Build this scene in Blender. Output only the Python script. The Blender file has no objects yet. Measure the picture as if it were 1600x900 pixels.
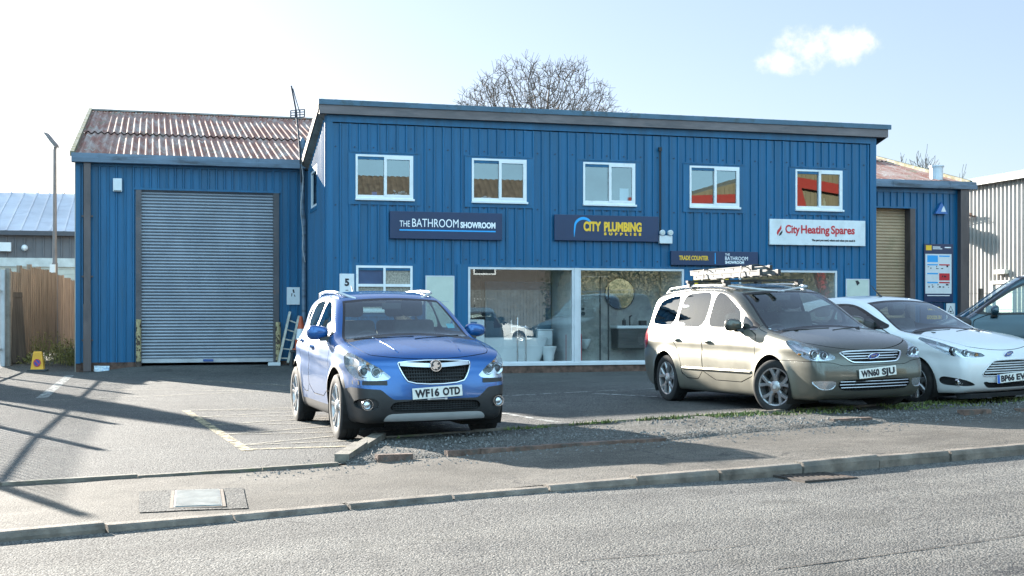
import bpy, bmesh, math, random
import numpy as np
from mathutils import Vector, Matrix, noise

S = bpy.context.scene
COL = S.collection
R_ = math.radians
random.seed(7)

# ------------------------------------------------------------------ camera
cam = bpy.data.cameras.new('camera')
cam.lens, cam.sensor_width = 45.0, 36.0
cam.shift_y = 0.0275
cam.clip_start, cam.clip_end = 0.1, 6000
camo = bpy.data.objects.new('camera', cam)
camo.location = (0, 0, 1.3)
camo.rotation_euler = (R_(90), 0, 0)
COL.objects.link(camo)
S.camera = camo

# ------------------------------------------------------------------ light
SUN_AZ, SUN_EL = 38.0, 16.0            # degrees left of the view direction, above the horizon
W = bpy.data.worlds.new('World'); S.world = W; W.use_nodes = True
nt = W.node_tree
bg = nt.nodes['Background']
sky = nt.nodes.new('ShaderNodeTexSky'); sky.sky_type = 'NISHITA'; sky.sun_disc = False
sky.sun_elevation = R_(SUN_EL); sky.sun_rotation = R_(-SUN_AZ)
sky.altitude = 50; sky.air_density = 1.0; sky.dust_density = 0.8; sky.ozone_density = 1.6
bg.inputs['Strength'].default_value = 0.052
# one small fair-weather cloud and thin veils, laid out by sky direction
tc = nt.nodes.new('ShaderNodeTexCoord')
def wmath(op, a, b=None, c=None):
    n = nt.nodes.new('ShaderNodeMath'); n.operation = op
    for i, v in enumerate((a, b, c)):
        if v is None: continue
        if isinstance(v, (int, float)): n.inputs[i].default_value = v
        else: nt.links.new(v, n.inputs[i])
    return n.outputs[0]
sep = nt.nodes.new('ShaderNodeSeparateXYZ'); nt.links.new(tc.outputs['Generated'], sep.inputs[0])
az = wmath('DIVIDE', sep.outputs[0], wmath('MAXIMUM', sep.outputs[1], 0.05))
el = wmath('DIVIDE', sep.outputs[2], wmath('MAXIMUM', sep.outputs[1], 0.05))
front = wmath('GREATER_THAN', sep.outputs[1], 0.1)
nz = nt.nodes.new('ShaderNodeTexNoise'); nz.inputs['Scale'].default_value = 42; nz.inputs['Detail'].default_value = 8; nz.inputs['Roughness'].default_value = 0.62
nt.links.new(tc.outputs['Generated'], nz.inputs['Vector'])
def blob(cx, cy, rx, ry):
    dx = wmath('DIVIDE', wmath('SUBTRACT', az, cx), rx); dy = wmath('DIVIDE', wmath('SUBTRACT', el, cy), ry)
    return wmath('SUBTRACT', 1.0, wmath('SQRT', wmath('ADD', wmath('MULTIPLY', dx, dx), wmath('MULTIPLY', dy, dy))))
b1 = wmath('MAXIMUM', blob(0.232, 0.209, 0.026, 0.018), blob(0.257, 0.213, 0.025, 0.016))
b1 = wmath('MAXIMUM', b1, blob(0.213, 0.199, 0.020, 0.011))
cl = wmath('ADD', b1, wmath('MULTIPLY', wmath('SUBTRACT', nz.outputs[0], 0.47), 2.6))
mr = nt.nodes.new('ShaderNodeMapRange'); mr.interpolation_type = 'SMOOTHSTEP'
mr.inputs[1].default_value = -0.05; mr.inputs[2].default_value = 1.0; nt.links.new(cl, mr.inputs[0])
cmask = wmath('MULTIPLY', mr.outputs[0], wmath('MULTIPLY', front, 0.92))
mixc = nt.nodes.new('ShaderNodeMix'); mixc.data_type = 'RGBA'
tint = nt.nodes.new('ShaderNodeMix'); tint.data_type = 'RGBA'; tint.blend_type = 'MULTIPLY'; tint.inputs['Factor'].default_value = 1.0
TA = [i for i in tint.inputs if i.name == 'A' and i.type == 'RGBA'][0]; TB = [i for i in tint.inputs if i.name == 'B' and i.type == 'RGBA'][0]
nt.links.new(sky.outputs[0], TA); TB.default_value = (0.92, 0.90, 0.97, 1)
MA = [i for i in mixc.inputs if i.name == 'A' and i.type == 'RGBA'][0]; MBi = [i for i in mixc.inputs if i.name == 'B' and i.type == 'RGBA'][0]
veil = nt.nodes.new('ShaderNodeMix'); veil.data_type = 'RGBA'; veil.inputs['Factor'].default_value = 0.5      # thin high haze over the clear sky
nt.links.new([o for o in tint.outputs if o.type == 'RGBA'][0], [i for i in veil.inputs if i.name == 'A' and i.type == 'RGBA'][0])
[i for i in veil.inputs if i.name == 'B' and i.type == 'RGBA'][0].default_value = (2.25, 2.75, 3.5, 1)
nt.links.new(cmask, mixc.inputs['Factor']); nt.links.new([o for o in veil.outputs if o.type == 'RGBA'][0], MA)
MBi.default_value = (5.2, 5.2, 5.2, 1)
# added bright cloud, unseen behind the camera, to fill the shaded fronts with light
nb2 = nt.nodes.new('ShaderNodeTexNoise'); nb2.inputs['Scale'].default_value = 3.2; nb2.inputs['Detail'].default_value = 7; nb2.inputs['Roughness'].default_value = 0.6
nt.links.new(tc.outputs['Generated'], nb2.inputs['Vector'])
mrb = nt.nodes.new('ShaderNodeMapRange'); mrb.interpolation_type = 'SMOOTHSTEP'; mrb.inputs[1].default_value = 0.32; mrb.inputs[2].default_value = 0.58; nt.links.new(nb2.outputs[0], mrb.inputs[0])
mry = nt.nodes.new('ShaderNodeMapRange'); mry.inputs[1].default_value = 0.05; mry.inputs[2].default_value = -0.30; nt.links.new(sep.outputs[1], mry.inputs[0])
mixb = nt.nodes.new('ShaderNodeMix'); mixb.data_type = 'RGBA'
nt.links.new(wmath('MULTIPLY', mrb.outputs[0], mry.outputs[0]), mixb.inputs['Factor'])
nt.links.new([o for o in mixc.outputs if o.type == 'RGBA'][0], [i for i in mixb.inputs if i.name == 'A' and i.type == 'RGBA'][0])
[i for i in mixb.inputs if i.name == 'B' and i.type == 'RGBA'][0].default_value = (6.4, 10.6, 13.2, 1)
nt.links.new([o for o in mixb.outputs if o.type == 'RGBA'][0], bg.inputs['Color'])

sl = bpy.data.lights.new('sun', 'SUN'); sl.energy = 5.0; sl.angle = R_(0.5); sl.color = (1.0, 0.93, 0.82)
slo = bpy.data.objects.new('sun', sl); COL.objects.link(slo)
_sd = Vector((-math.sin(R_(SUN_AZ)) * math.cos(R_(SUN_EL)), math.cos(R_(SUN_AZ)) * math.cos(R_(SUN_EL)), math.sin(R_(SUN_EL))))
slo.rotation_euler = _sd.to_track_quat('Z', 'Y').to_euler()
slo.location = _sd * 60

vs = S.view_settings
S.display_settings.display_device = 'sRGB'
vs.view_transform = 'Standard'; vs.look = 'None'; vs.gamma = 1; vs.use_curve_mapping = False
vs.exposure = 2.3
S.cycles.max_bounces = 10; S.cycles.transparent_max_bounces = 24
S.cycles.caustics_reflective = False; S.cycles.caustics_refractive = False

# ------------------------------------------------------------------ materials
def _mix(nt, f, a, b, blend='MIX'):
    m = nt.nodes.new('ShaderNodeMix'); m.data_type = 'RGBA'; m.blend_type = blend
    for key, v in (('Factor', f), ('A', a), ('B', b)):
        s = m.inputs[key] if key == 'Factor' else [i for i in m.inputs if i.name == key and i.type == 'RGBA'][0]
        if isinstance(v, (int, float)): s.default_value = v
        elif isinstance(v, (tuple, list)): s.default_value = (*v, 1) if len(v) == 3 else v
        else: nt.links.new(v, s)
    return [o for o in m.outputs if o.type == 'RGBA'][0]
def _noise(nt, vec, scale, detail=4, rough=0.6, dist=0):
    n = nt.nodes.new('ShaderNodeTexNoise'); n.inputs['Scale'].default_value = scale; n.inputs['Detail'].default_value = detail
    n.inputs['Roughness'].default_value = rough; n.inputs['Distortion'].default_value = dist
    nt.links.new(vec, n.inputs['Vector']); return n.outputs[0]
def _map(nt, vec, scale=(1, 1, 1), loc=(0, 0, 0)):
    n = nt.nodes.new('ShaderNodeMapping'); n.inputs['Scale'].default_value = scale; n.inputs['Location'].default_value = loc
    nt.links.new(vec, n.inputs['Vector']); return n.outputs[0]
def _ramp(nt, v, a, b):
    n = nt.nodes.new('ShaderNodeMapRange'); n.inputs[1].default_value = a; n.inputs[2].default_value = b
    nt.links.new(v, n.inputs[0]); return n.outputs[0]
MATS = {}
def pm(name, color, rough=0.5, metal=0.0, var=0.12, vscale=3.0, spots=None, sscale=8.0, samt=(0.55, 0.65), stretch=(1, 1, 1), bump=0.0, bscale=60.0, spec=0.5, coat=0.0, back=None, rvar=0.1):
    """principled surface with two scales of tone variation, optional spots of another colour and bump"""
    if name in MATS: return MATS[name]
    m = bpy.data.materials.new(name); m.use_nodes = True; n = m.node_tree; p = n.nodes['Principled BSDF']
    tcn = n.nodes.new('ShaderNodeTexCoord'); vec = tcn.outputs['Object']
    sv = _map(n, vec, stretch)
    nv = _noise(n, sv, vscale, 6)
    dark = tuple(c * (1 - var * 1.6) for c in color); light = tuple(min(1, c * (1 + var * 1.6)) for c in color)
    col = _mix(n, _ramp(n, nv, 0.3, 0.7), dark, light)
    if spots:
        sn = _noise(n, sv, sscale, 7, 0.65)
        col = _mix(n, _ramp(n, sn, *samt), col, spots)
    if back is not None:
        g = n.nodes.new('ShaderNodeNewGeometry'); col = _mix(n, g.outputs['Backfacing'], col, back)
    n.links.new(col, p.inputs['Base Color'])
    n.links.new(wadd(n, _noise(n, vec, vscale * 2.3), rvar, rough), p.inputs['Roughness'])
    p.inputs['Metallic'].default_value = metal
    p.inputs['Specular IOR Level'].default_value = spec
    if coat: p.inputs['Coat Weight'].default_value = coat; p.inputs['Coat Roughness'].default_value = 0.03
    if bump:
        b = n.nodes.new('ShaderNodeBump'); b.inputs['Strength'].default_value = bump; b.inputs['Distance'].default_value = 0.02
        n.links.new(_noise(n, vec, bscale, 5), b.inputs['Height']); n.links.new(b.outputs[0], p.inputs['Normal'])
    MATS[name] = m
    return m
def wadd(n, v, mul, add):
    k = n.nodes.new('ShaderNodeMath'); k.operation = 'MULTIPLY_ADD'; n.links.new(v, k.inputs[0])
    k.inputs[1].default_value = mul; k.inputs[2].default_value = add - mul / 2; return k.outputs[0]
def glass(name, tint=(0.8, 0.88, 0.86), refl=1.0, f0=0.05, rough=0.0):
    """thin window glass: tinted see-through with a mirror reflection that grows towards grazing"""
    if name in MATS: return MATS[name]
    m = bpy.data.materials.new(name); m.use_nodes = True; n = m.node_tree
    n.nodes.remove(n.nodes['Principled BSDF']); out = n.nodes['Material Output']
    t = n.nodes.new('ShaderNodeBsdfTransparent'); t.inputs[0].default_value = (*tint, 1)
    g = n.nodes.new('ShaderNodeBsdfGlossy'); g.inputs['Roughness'].default_value = rough; g.inputs[0].default_value = (0.86, 0.97, 1.0, 1)
    lw = n.nodes.new('ShaderNodeLayerWeight'); lw.inputs['Blend'].default_value = 0.5
    pw = n.nodes.new('ShaderNodeMath'); pw.operation = 'POWER'; n.links.new(lw.outputs['Facing'], pw.inputs[0]); pw.inputs[1].default_value = 4.5
    k = n.nodes.new('ShaderNodeMath'); k.operation = 'MULTIPLY_ADD'; n.links.new(pw.outputs[0], k.inputs[0])
    k.inputs[1].default_value = (1 - f0) * refl; k.inputs[2].default_value = f0 * refl
    mx = n.nodes.new('ShaderNodeMixShader'); n.links.new(k.outputs[0], mx.inputs[0])
    n.links.new(t.outputs[0], mx.inputs[1]); n.links.new(g.outputs[0], mx.inputs[2]); n.links.new(mx.outputs[0], out.inputs[0])
    MATS[name] = m
    return m

def asphalt(name, base, chip, cscale, patch=0.2, pscale=0.35, bump=0.6, tar=(0.035, 0.036, 0.04), tracks=None, crk=(0.55, 0.62)):
    """worn asphalt: pale stone chips in dark binder, large worn and stained patches, hairline cracks"""
    m = bpy.data.materials.new(name); m.use_nodes = True; n = m.node_tree; p = n.nodes['Principled BSDF']
    vec = n.nodes.new('ShaderNodeTexCoord').outputs['Object']
    vo = n.nodes.new('ShaderNodeTexVoronoi'); vo.inputs['Scale'].default_value = cscale; n.links.new(vec, vo.inputs['Vector'])
    sepc = n.nodes.new('ShaderNodeSeparateColor'); n.links.new(vo.outputs['Color'], sepc.inputs[0])
    chips = _mix(n, _ramp(n, sepc.outputs[0], 0.25, 0.95), base, chip)
    chips = _mix(n, _ramp(n, vo.outputs['Distance'], 0.45, 0.75), chips, tar)
    big = _noise(n, vec, pscale, 6, 0.62, 0.4)
    k1 = tuple(1 - patch for _ in range(3)); k2 = tuple(1 + patch * 0.8 for _ in range(3))
    col = _mix(n, 1.0, chips, _mix(n, _ramp(n, big, 0.32, 0.68), k1, k2), 'MULTIPLY')
    mid = _noise(n, vec, pscale * 9, 5, 0.6)
    col = _mix(n, 1.0, col, _mix(n, _ramp(n, mid, 0.3, 0.7), (0.86, 0.86, 0.87), (1.12, 1.11, 1.09)), 'MULTIPLY')
    col = _mix(n, _ramp(n, _noise(n, _map(n, vec, (1, 1, 1), (5, 9, 0)), 0.8, 7, 0.72), 0.58, 0.72), col, tuple(c * .62 for c in base))     # drips and old spills
    if tracks:                                                    # wheel tracks and drips along the carriageway
        mp = n.nodes.new('ShaderNodeMapping'); mp.vector_type = 'TEXTURE'; mp.inputs['Rotation'].default_value = (0, 0, tracks); mp.inputs['Scale'].default_value = (14, 0.9, 1)
        n.links.new(vec, mp.inputs['Vector']); tr_ = _noise(n, mp.outputs[0], 1.0, 4, 0.55)
        col = _mix(n, 1.0, col, _mix(n, _ramp(n, tr_, 0.34, 0.66), (0.76, 0.76, 0.77), (1.18, 1.17, 1.15)), 'MULTIPLY')
        col = _mix(n, _ramp(n, _noise(n, vec, 1.3, 6, 0.7), 0.66, 0.74), col, (0.05, 0.05, 0.05))
    ck = n.nodes.new('ShaderNodeTexVoronoi'); ck.feature = 'DISTANCE_TO_EDGE'; ck.inputs['Scale'].default_value = 0.55
    dv = n.nodes.new('ShaderNodeVectorMath'); dv.operation = 'ADD'; n.links.new(vec, dv.inputs[0])
    nn = n.nodes.new('ShaderNodeTexNoise'); nn.inputs['Scale'].default_value = 2.2; nn.inputs['Detail'].default_value = 5; n.links.new(vec, nn.inputs['Vector'])
    sc = n.nodes.new('ShaderNodeVectorMath'); sc.operation = 'SCALE'; sc.inputs['Scale'].default_value = 0.9; n.links.new(nn.outputs['Color'], sc.inputs[0]); n.links.new(sc.outputs[0], dv.inputs[1])
    n.links.new(dv.outputs[0], ck.inputs['Vector'])
    cr = _ramp(n, ck.outputs['Distance'], 0.012, 0.003)
    gate = _ramp(n, _noise(n, vec, 0.5, 2), *crk)
    km = n.nodes.new('ShaderNodeMath'); km.operation = 'MULTIPLY'; n.links.new(cr, km.inputs[0]); n.links.new(gate, km.inputs[1])
    col = _mix(n, km.outputs[0], col, tar)
    n.links.new(col, p.inputs['Base Color']); p.inputs['Roughness'].default_value = 0.9
    p.inputs['Specular IOR Level'].default_value = 0.25
    b = n.nodes.new('ShaderNodeBump'); b.inputs['Strength'].default_value = bump; b.inputs['Distance'].default_value = 0.012
    hh = n.nodes.new('ShaderNodeMath'); hh.operation = 'MULTIPLY_ADD'; n.links.new(vo.outputs['Distance'], hh.inputs[0]); hh.inputs[1].default_value = -1.0
    n.links.new(_noise(n, vec, cscale * 0.4, 4), hh.inputs[2])
    n.links.new(hh.outputs[0], b.inputs['Height']); n.links.new(b.outputs[0], p.inputs['Normal'])
    MATS[name] = m
    return m

# ------------------------------------------------------------------ mesh helpers
class MB:
    """collects shapes, then links them as ONE mesh object"""
    def __init__(self): self.v = []; self.f = []; self.mi = []; self.cur = 0
    def add(self, vs, fs):
        o = len(self.v); self.v += [tuple(p) for p in vs]
        for f in fs: self.f.append([o + i for i in f]); self.mi.append(self.cur)
    def box(self, x0, x1, y0, y1, z0, z1, bev=0.0):
        if bev <= 0:
            v = [(x, y, z) for z in (z0, z1) for y in (y0, y1) for x in (x0, x1)]
            self.add(v, [(0, 2, 3, 1), (4, 5, 7, 6), (0, 1, 5, 4), (2, 6, 7, 3), (0, 4, 6, 2), (1, 3, 7, 5)])
            return self
        bm = bmesh.new(); bmesh.ops.create_cube(bm, size=1)
        for q in bm.verts: q.co = ((x0 + x1) / 2 + q.co.x * (x1 - x0), (y0 + y1) / 2 + q.co.y * (y1 - y0), (z0 + z1) / 2 + q.co.z * (z1 - z0))
        bmesh.ops.bevel(bm, geom=bm.edges[:], offset=bev, segments=2, affect='EDGES', profile=0.5)
        self.bm(bm); return self
    def bm(self, bm, mat=None):
        bm.verts.index_update()
        self.add([(mat @ q.co if mat else q.co) for q in bm.verts], [[q.index for q in f.verts] for f in bm.faces]); bm.free(); return self
    def tube(self, pts, r, n=8, cap=True):
        """r: number or one radius per point"""
        P = [Vector(p) for p in pts]; rr = r if isinstance(r, (list, tuple)) else [r] * len(P)
        vs = []; up = None
        for i, p in enumerate(P):
            d = (P[min(i + 1, len(P) - 1)] - P[max(i - 1, 0)]).normalized()
            if up is None: up = Vector((0, 0, 1)) if abs(d.z) < 0.9 else Vector((1, 0, 0))
            a = d.cross(up)
            if a.length < 1e-5: a = d.orthogonal()
            a.normalize(); up = a.cross(d).normalized(); b = up
            for k in range(n):
                t = 2 * math.pi * k / n; vs.append(p + (a * math.cos(t) + b * math.sin(t)) * rr[i])
        fs = []
        for i in range(len(P) - 1):
            for k in range(n):
                k2 = (k + 1) % n; fs.append((i * n + k, i * n + k2, (i + 1) * n + k2, (i + 1) * n + k))
        if cap: fs.append(tuple(range(n))[::-1]); fs.append(tuple((len(P) - 1) * n + k for k in range(n)))
        self.add(vs, fs); return self
    def bar(self, a, b, w, h, up=(0, 0, 1)):
        a = Vector(a); b = Vector(b); d = (b - a).normalized(); u = Vector(up); s = d.cross(u)
        if s.length < 1e-4: s = d.orthogonal()
        s.normalize(); u = s.cross(d).normalized()
        vs = [p + s * i * w / 2 + u * j * h / 2 for p in (a, b) for i, j in ((-1, -1), (1, -1), (1, 1), (-1, 1))]
        self.add(vs, [(3, 2, 1, 0), (4, 5, 6, 7)] + [(i, (i + 1) % 4, 4 + (i + 1) % 4, 4 + i) for i in range(4)]); return self
    def prism(self, poly, axis, a, b):
        """polygon in the two other axes pushed along axis from a to b"""
        def mk(p, t): return {'x': (t, p[0], p[1]), 'y': (p[0], t, p[1]), 'z': (p[0], p[1], t)}[axis]
        n = len(poly); vs = [mk(p, a) for p in poly] + [mk(p, b) for p in poly]
        self.add(vs, [tuple(range(n)), tuple(range(2 * n - 1, n - 1, -1))] + [((i + 1) % n, i, n + i, n + (i + 1) % n) for i in range(n)]); return self
    def lathe(self, prof, axis='z', c=(0, 0, 0), n=24, caps=True):
        vs = []; m = len(prof)
        for k in range(n):
            t = 2 * math.pi * k / n
            for r, h in prof:
                a, b = r * math.cos(t), r * math.sin(t)
                q = {'z': (a, b, h), 'y': (a, h, b), 'x': (h, a, b)}[axis]
                vs.append((c[0] + q[0], c[1] + q[1], c[2] + q[2]))
        fs = [(k * m + i, ((k + 1) % n) * m + i, ((k + 1) % n) * m + i + 1, k * m + i + 1) for k in range(n) for i in range(m - 1)]
        if caps:
            if prof[0][0] > 1e-6: fs.append(tuple(k * m for k in range(n))[::-1])
            if prof[-1][0] > 1e-6: fs.append(tuple(k * m + m - 1 for k in range(n)))
        self.add(vs, fs); return self
    def sphere(self, c, r, n=12, sc=(1, 1, 1)):
        bm = bmesh.new(); bmesh.ops.create_uvsphere(bm, u_segments=n, v_segments=max(6, n // 2), radius=1)
        for q in bm.verts: q.co = (c[0] + q.co.x * r * sc[0], c[1] + q.co.y * r * sc[1], c[2] + q.co.z * r * sc[2])
        return self.bm(bm)
    def grid(self, fn, us, vs_):
        o = [fn(u, v) for v in vs_ for u in us]; n = len(us)
        self.add(o, [(j * n + i, j * n + i + 1, (j + 1) * n + i + 1, (j + 1) * n + i) for j in range(len(vs_) - 1) for i in range(n - 1)]); return self
    def xf(self, M):
        self.v = [tuple(M @ Vector(p)) for p in self.v]; return self
    def build(self, name, mat, parent=None, smooth=False, loc=None, rz=None, fixn=True):
        me = bpy.data.meshes.new(name); me.from_pydata(self.v, [], self.f)
        mats = mat if isinstance(mat, (list, tuple)) else [mat]
        for m in mats: me.materials.append(m)
        if len(mats) > 1: me.polygons.foreach_set('material_index', self.mi)
        me.update()
        if fixn:
            bm = bmesh.new(); bm.from_mesh(me); bmesh.ops.recalc_face_normals(bm, faces=bm.faces[:]); bm.to_mesh(me); bm.free()
        if smooth:
            me.polygons.foreach_set('use_smooth', [True] * len(me.polygons))
            if smooth is not True: me.set_sharp_from_angle(angle=R_(smooth))
        o = bpy.data.objects.new(name, me); COL.objects.link(o)
        if parent is not None: o.parent = parent
        if loc is not None: o.location = loc
        if rz is not None: o.rotation_euler = (0, 0, rz)
        return o
def tag(o, label=None, cat=None, group=None, kind=None):
    if label: o['label'] = label
    if cat: o['category'] = cat
    if group: o['group'] = group
    if kind: o['kind'] = kind
    return o
def thing(name, label, cat, loc=(0, 0, 0), rz=0.0, group=None):
    o = bpy.data.objects.new(name, None); COL.objects.link(o); o.empty_display_size = 0.2
    o.location = loc; o.rotation_euler = (0, 0, rz)
    return tag(o, label, cat, group)
def kids(o): return [c for c in COL.objects if c.parent == o]
def dup(o, parent=None, loc=None, rz=None, label=None):
    c = o.copy(); COL.objects.link(c); c.parent = parent
    for ch in list(kids(o)): dup(ch, c)
    if loc is not None: c.location = loc
    if rz is not None: c.rotation_euler = (0, 0, rz)
    if label: c['label'] = label
    return c
def text(body, size, xs=1.0, bold=0.0, shear=0.0, depth=0.003, space=1.0, align='LEFT'):
    """lettering as raw mesh in the x/z plane, facing -y, baseline at z=0; returns (MB, width)"""
    cu = bpy.data.curves.new('lettering', 'FONT'); cu.body = body; cu.size = size; cu.offset = bold; cu.shear = shear
    cu.extrude = depth; cu.space_character = space; cu.resolution_u = 4; cu.align_x = 'LEFT'
    o = bpy.data.objects.new('lettering', cu); COL.objects.link(o)
    dg = bpy.context.evaluated_depsgraph_get(); ev = o.evaluated_get(dg); me = ev.to_mesh()
    mb = MB(); vs = [v.co.copy() for v in me.vertices]; fs = [list(p.vertices) for p in me.polygons]
    ev.to_mesh_clear(); bpy.data.objects.remove(o); bpy.data.curves.remove(cu)
    x0 = min(v.x for v in vs); x1 = max(v.x for v in vs)
    wd = (x1 - x0) * xs
    sh = {'LEFT': 0, 'CENTER': -wd / 2, 'RIGHT': -wd}[align]
    mb.add([((v.x - x0) * xs + sh, -v.z, v.y) for v in vs], fs)
    return mb, wd
def put(dst, src, x, y, z):
    dst.add([(p[0] + x, p[1] + y, p[2] + z) for p in src.v], src.f)
def fit(dst, body, x0, x1, y, z0, cap, bold=0.0, shear=0.0, space=1.0):
    """lettering from x0 to x1 with capital height cap, baseline z0, its face at y"""
    size = cap / 0.70
    mb, w = text(body, size, 1.0, bold, shear, 0.002, space)
    k = (x1 - x0) / w
    dst.add([(x0 + p[0] * k, y + p[1], z0 + p[2]) for p in mb.v], mb.f)

# building frame: u along the blue front, v into the plot, origin at the front left corner of the office block
AL = R_(15.7); CA, SA = math.cos(AL), math.sin(AL)
OX, OY = -4.0625, 27.97
def B(u, v, z=0.0): return (OX + CA * u - SA * v, OY + SA * u + CA * v, z)
def uv(x, y): dx, dy = x - OX, y - OY; return (CA * dx + SA * dy, -SA * dx + CA * dy)
def sstep(a, b, x):
    t = min(1, max(0, (x - a) / (b - a))); return t * t * (3 - 2 * t)
def G(x, y):
    """lie of the land: rises gently to the right of the car park, and up to the shed doors"""
    u, v = uv(x, y)
    t = x + 1.5
    ramp = 0.022 * min(0.5 * (t + math.sqrt(t * t + 0.8)), 14)
    fade = 1 - sstep(-9, -1.5, v) * 0.85
    return ramp * fade + 0.13 * sstep(1.0, 3.3, v) * sstep(-5.2, -3.8, u) + 0.35 * sstep(3, 9, v) * (1 - sstep(-7, -5.5, u)) * sstep(-16, -9, u)
def sl_(pts):
    xs = [p[0] for p in pts]; ys = [p[1] for p in pts]
    return lambda x: float(np.interp(x, xs, ys))
# ------------------------------------------------------------------ ground, road, footway, car park
kerbY = sl_([(-60, -28.4), (-3.01, 7.51), (-0.88, 8.84), (1.0, 9.78), (4.6, 11.5), (14, 16.2), (80, 49)])
backY = sl_([(-60, -21.6), (-3.91, 9.77), (-1.42, 11.16), (1.27, 12.6), (5.6, 15.0), (14, 18.6), (80, 47 + 6)])
edgeY = sl_([(-1.5, 11.7), (-1.33, 13.2), (2.08, 15.12), (3.3, 15.6), (6.8, 17.0), (14, 20.2), (80, 48 + 6)])
def drop(x): return 0.03 + 0.050 * sstep(-0.2, 2.6, x)        # kerb upstand: dropped at the crossing
def xs_range(a, b, fine_a=-14, fine_b=14, df=0.25, dc=3.0):
    o = []; x = a
    while x < b:
        o.append(x); x += df if fine_a <= x < fine_b else dc
    return o + [b]
def strip(name, mat, y0, y1, zf, xa, xb, ny, kind='structure', df=0.25):
    mb = MB(); xs = xs_range(xa, xb, df=df)
    mb.grid(lambda x, t: (x, y0(x) + (y1(x) - y0(x)) * t, zf(x, y0(x) + (y1(x) - y0(x)) * t)), xs, [i / ny for i in range(ny + 1)])
    o = mb.build(name, mat, smooth=True); o['kind'] = kind; return o
A_road = asphalt('road_asphalt', (0.100, 0.098, 0.094), (0.25, 0.238, 0.224), 85, 0.16, 0.3, 0.9, tracks=R_(26))
A_foot = asphalt('footway_asphalt', (0.098, 0.086, 0.074), (0.165, 0.148, 0.130), 90, 0.36, 0.8, 0.35, (0.045, 0.042, 0.04), crk=(0.44, 0.52))
A_park = asphalt('car_park_asphalt', (0.071, 0.070, 0.070), (0.200, 0.190, 0.178), 75, 0.24, 0.25, 0.7)
M_earth = pm('field_earth', (0.07, 0.075, 0.035), 0.95, var=0.4, vscale=0.2, bump=0.5)
mb = MB(); mb.grid(lambda x, y: (x, y, -0.45), [-2500, -300, -60, 0, 60, 300, 2500], [-2500, -300, -60, 0, 60, 300, 2500])
mb.build('ground', M_earth)['kind'] = 'structure'
roadZ = lambda x, y: G(x, y) - drop(x)
strip('road', A_road, lambda x: kerbY(x) - 9.2, lambda x: kerbY(x), lambda x, y: G(x, kerbY(x)) - drop(x) - 0.012 * (kerbY(x) - y) * 0, -60, 80, 10)
footZ = lambda x, y: G(x, y) + 0.012 * noise.noise(Vector((x * 0.9, y * 0.9, 3))) + 0.006 * noise.noise(Vector((x * 3, y * 3, 1)))
strip('footway', A_foot, lambda x: kerbY(x) + 0.13, lambda x: backY(x), footZ, -60, 80, 16, df=0.12)
M_gravel = asphalt('verge_gravel', (0.06, 0.058, 0.056), (0.20, 0.19, 0.18), 55, 0.25, 1.2, 1.0, (0.05, 0.05, 0.045))
strip('gravel_verge', M_gravel, lambda x: backY(x) + 0.0, lambda x: edgeY(x) - 0.03,
      lambda x, y: G(x, y) + min(1, (y - backY(x)) / .12) * (0.035 + 0.02 * noise.noise(Vector((x * 2.1, y * 2.1, 8)))) - 0.006, -1.45, 80, 14, df=0.12)
# car park: from the back of the footway / the edging up to and under the buildings
def parkY0(x): return edgeY(x) + 0.03 if x > -1.45 else backY(x) + 0.06
mb = MB(); xs = xs_range(-60, -1.46, df=0.3) + xs_range(-1.44, 80, df=0.3)
far = lambda x: OY + (x - OX) * SA / CA + 16
mb.grid(lambda x, t: (x, parkY0(x) + (far(x) - parkY0(x)) * t, G(x, parkY0(x) + (far(x) - parkY0(x)) * t)), xs, [(i / 70) for i in range(71)])
mb.build('car_park', A_park, smooth=True)['kind'] = 'structure'
mb = MB(); mb.grid(lambda x, t: (x, far(x) + 0.0 + t * 60, -0.02), [-60, -20, 20, 80], [0, 1]); mb.build('yard_behind', A_park)['kind'] = 'structure'

# road kerb: separate stones with joints, dropped on the left, one stone displaced at the crossing
M_kerb = pm('kerb_concrete', (0.155, 0.128, 0.106), 0.9, var=0.35, vscale=5, spots=(0.12, 0.11, 0.10), sscale=3, samt=(0.52, 0.7), bump=0.5, bscale=50)
mb = MB(); x = -30.0; i = 0
while x < 40:
    L = 0.80
    x1 = x + L * (0.86 if x < 1 else 0.9)
    y0, y1 = kerbY(x), kerbY(x1)
    jit = random.uniform(-0.018, 0.018); jz = random.uniform(-0.010, 0.014)
    za, zb = G(x, y0) + 0.012 + jz, G(x1, y1) + 0.012 + jz + random.uniform(-.006, .006)
    d = Vector((x1 - x, y1 - y0, 0)).normalized(); nn_ = Vector((-d.y, d.x, 0))
    g0 = 0.008
    sec = [(0, -0.3), (0, -0.035), (0.012, -0.008), (0.035, 0), (0.13, 0), (0.13, -0.3)]
    vs = []
    for P, zz, sgn in ((Vector((x, y0, 0)), za, 1), (Vector((x1, y1, 0)), zb, -1)):
        for a, h in sec: q = P + d * g0 * sgn + nn_ * (a + jit); vs.append((q.x, q.y, zz + h))
    n6 = len(sec)
    mb.add(vs, [tuple(range(n6))[::-1], tuple(range(n6, 2 * n6))] + [(k, k + 1, n6 + k + 1, n6 + k) for k in range(n6 - 1)])
    x = x1; i += 1
mb.build('road_kerb', M_kerb)['kind'] = 'structure'
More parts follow.
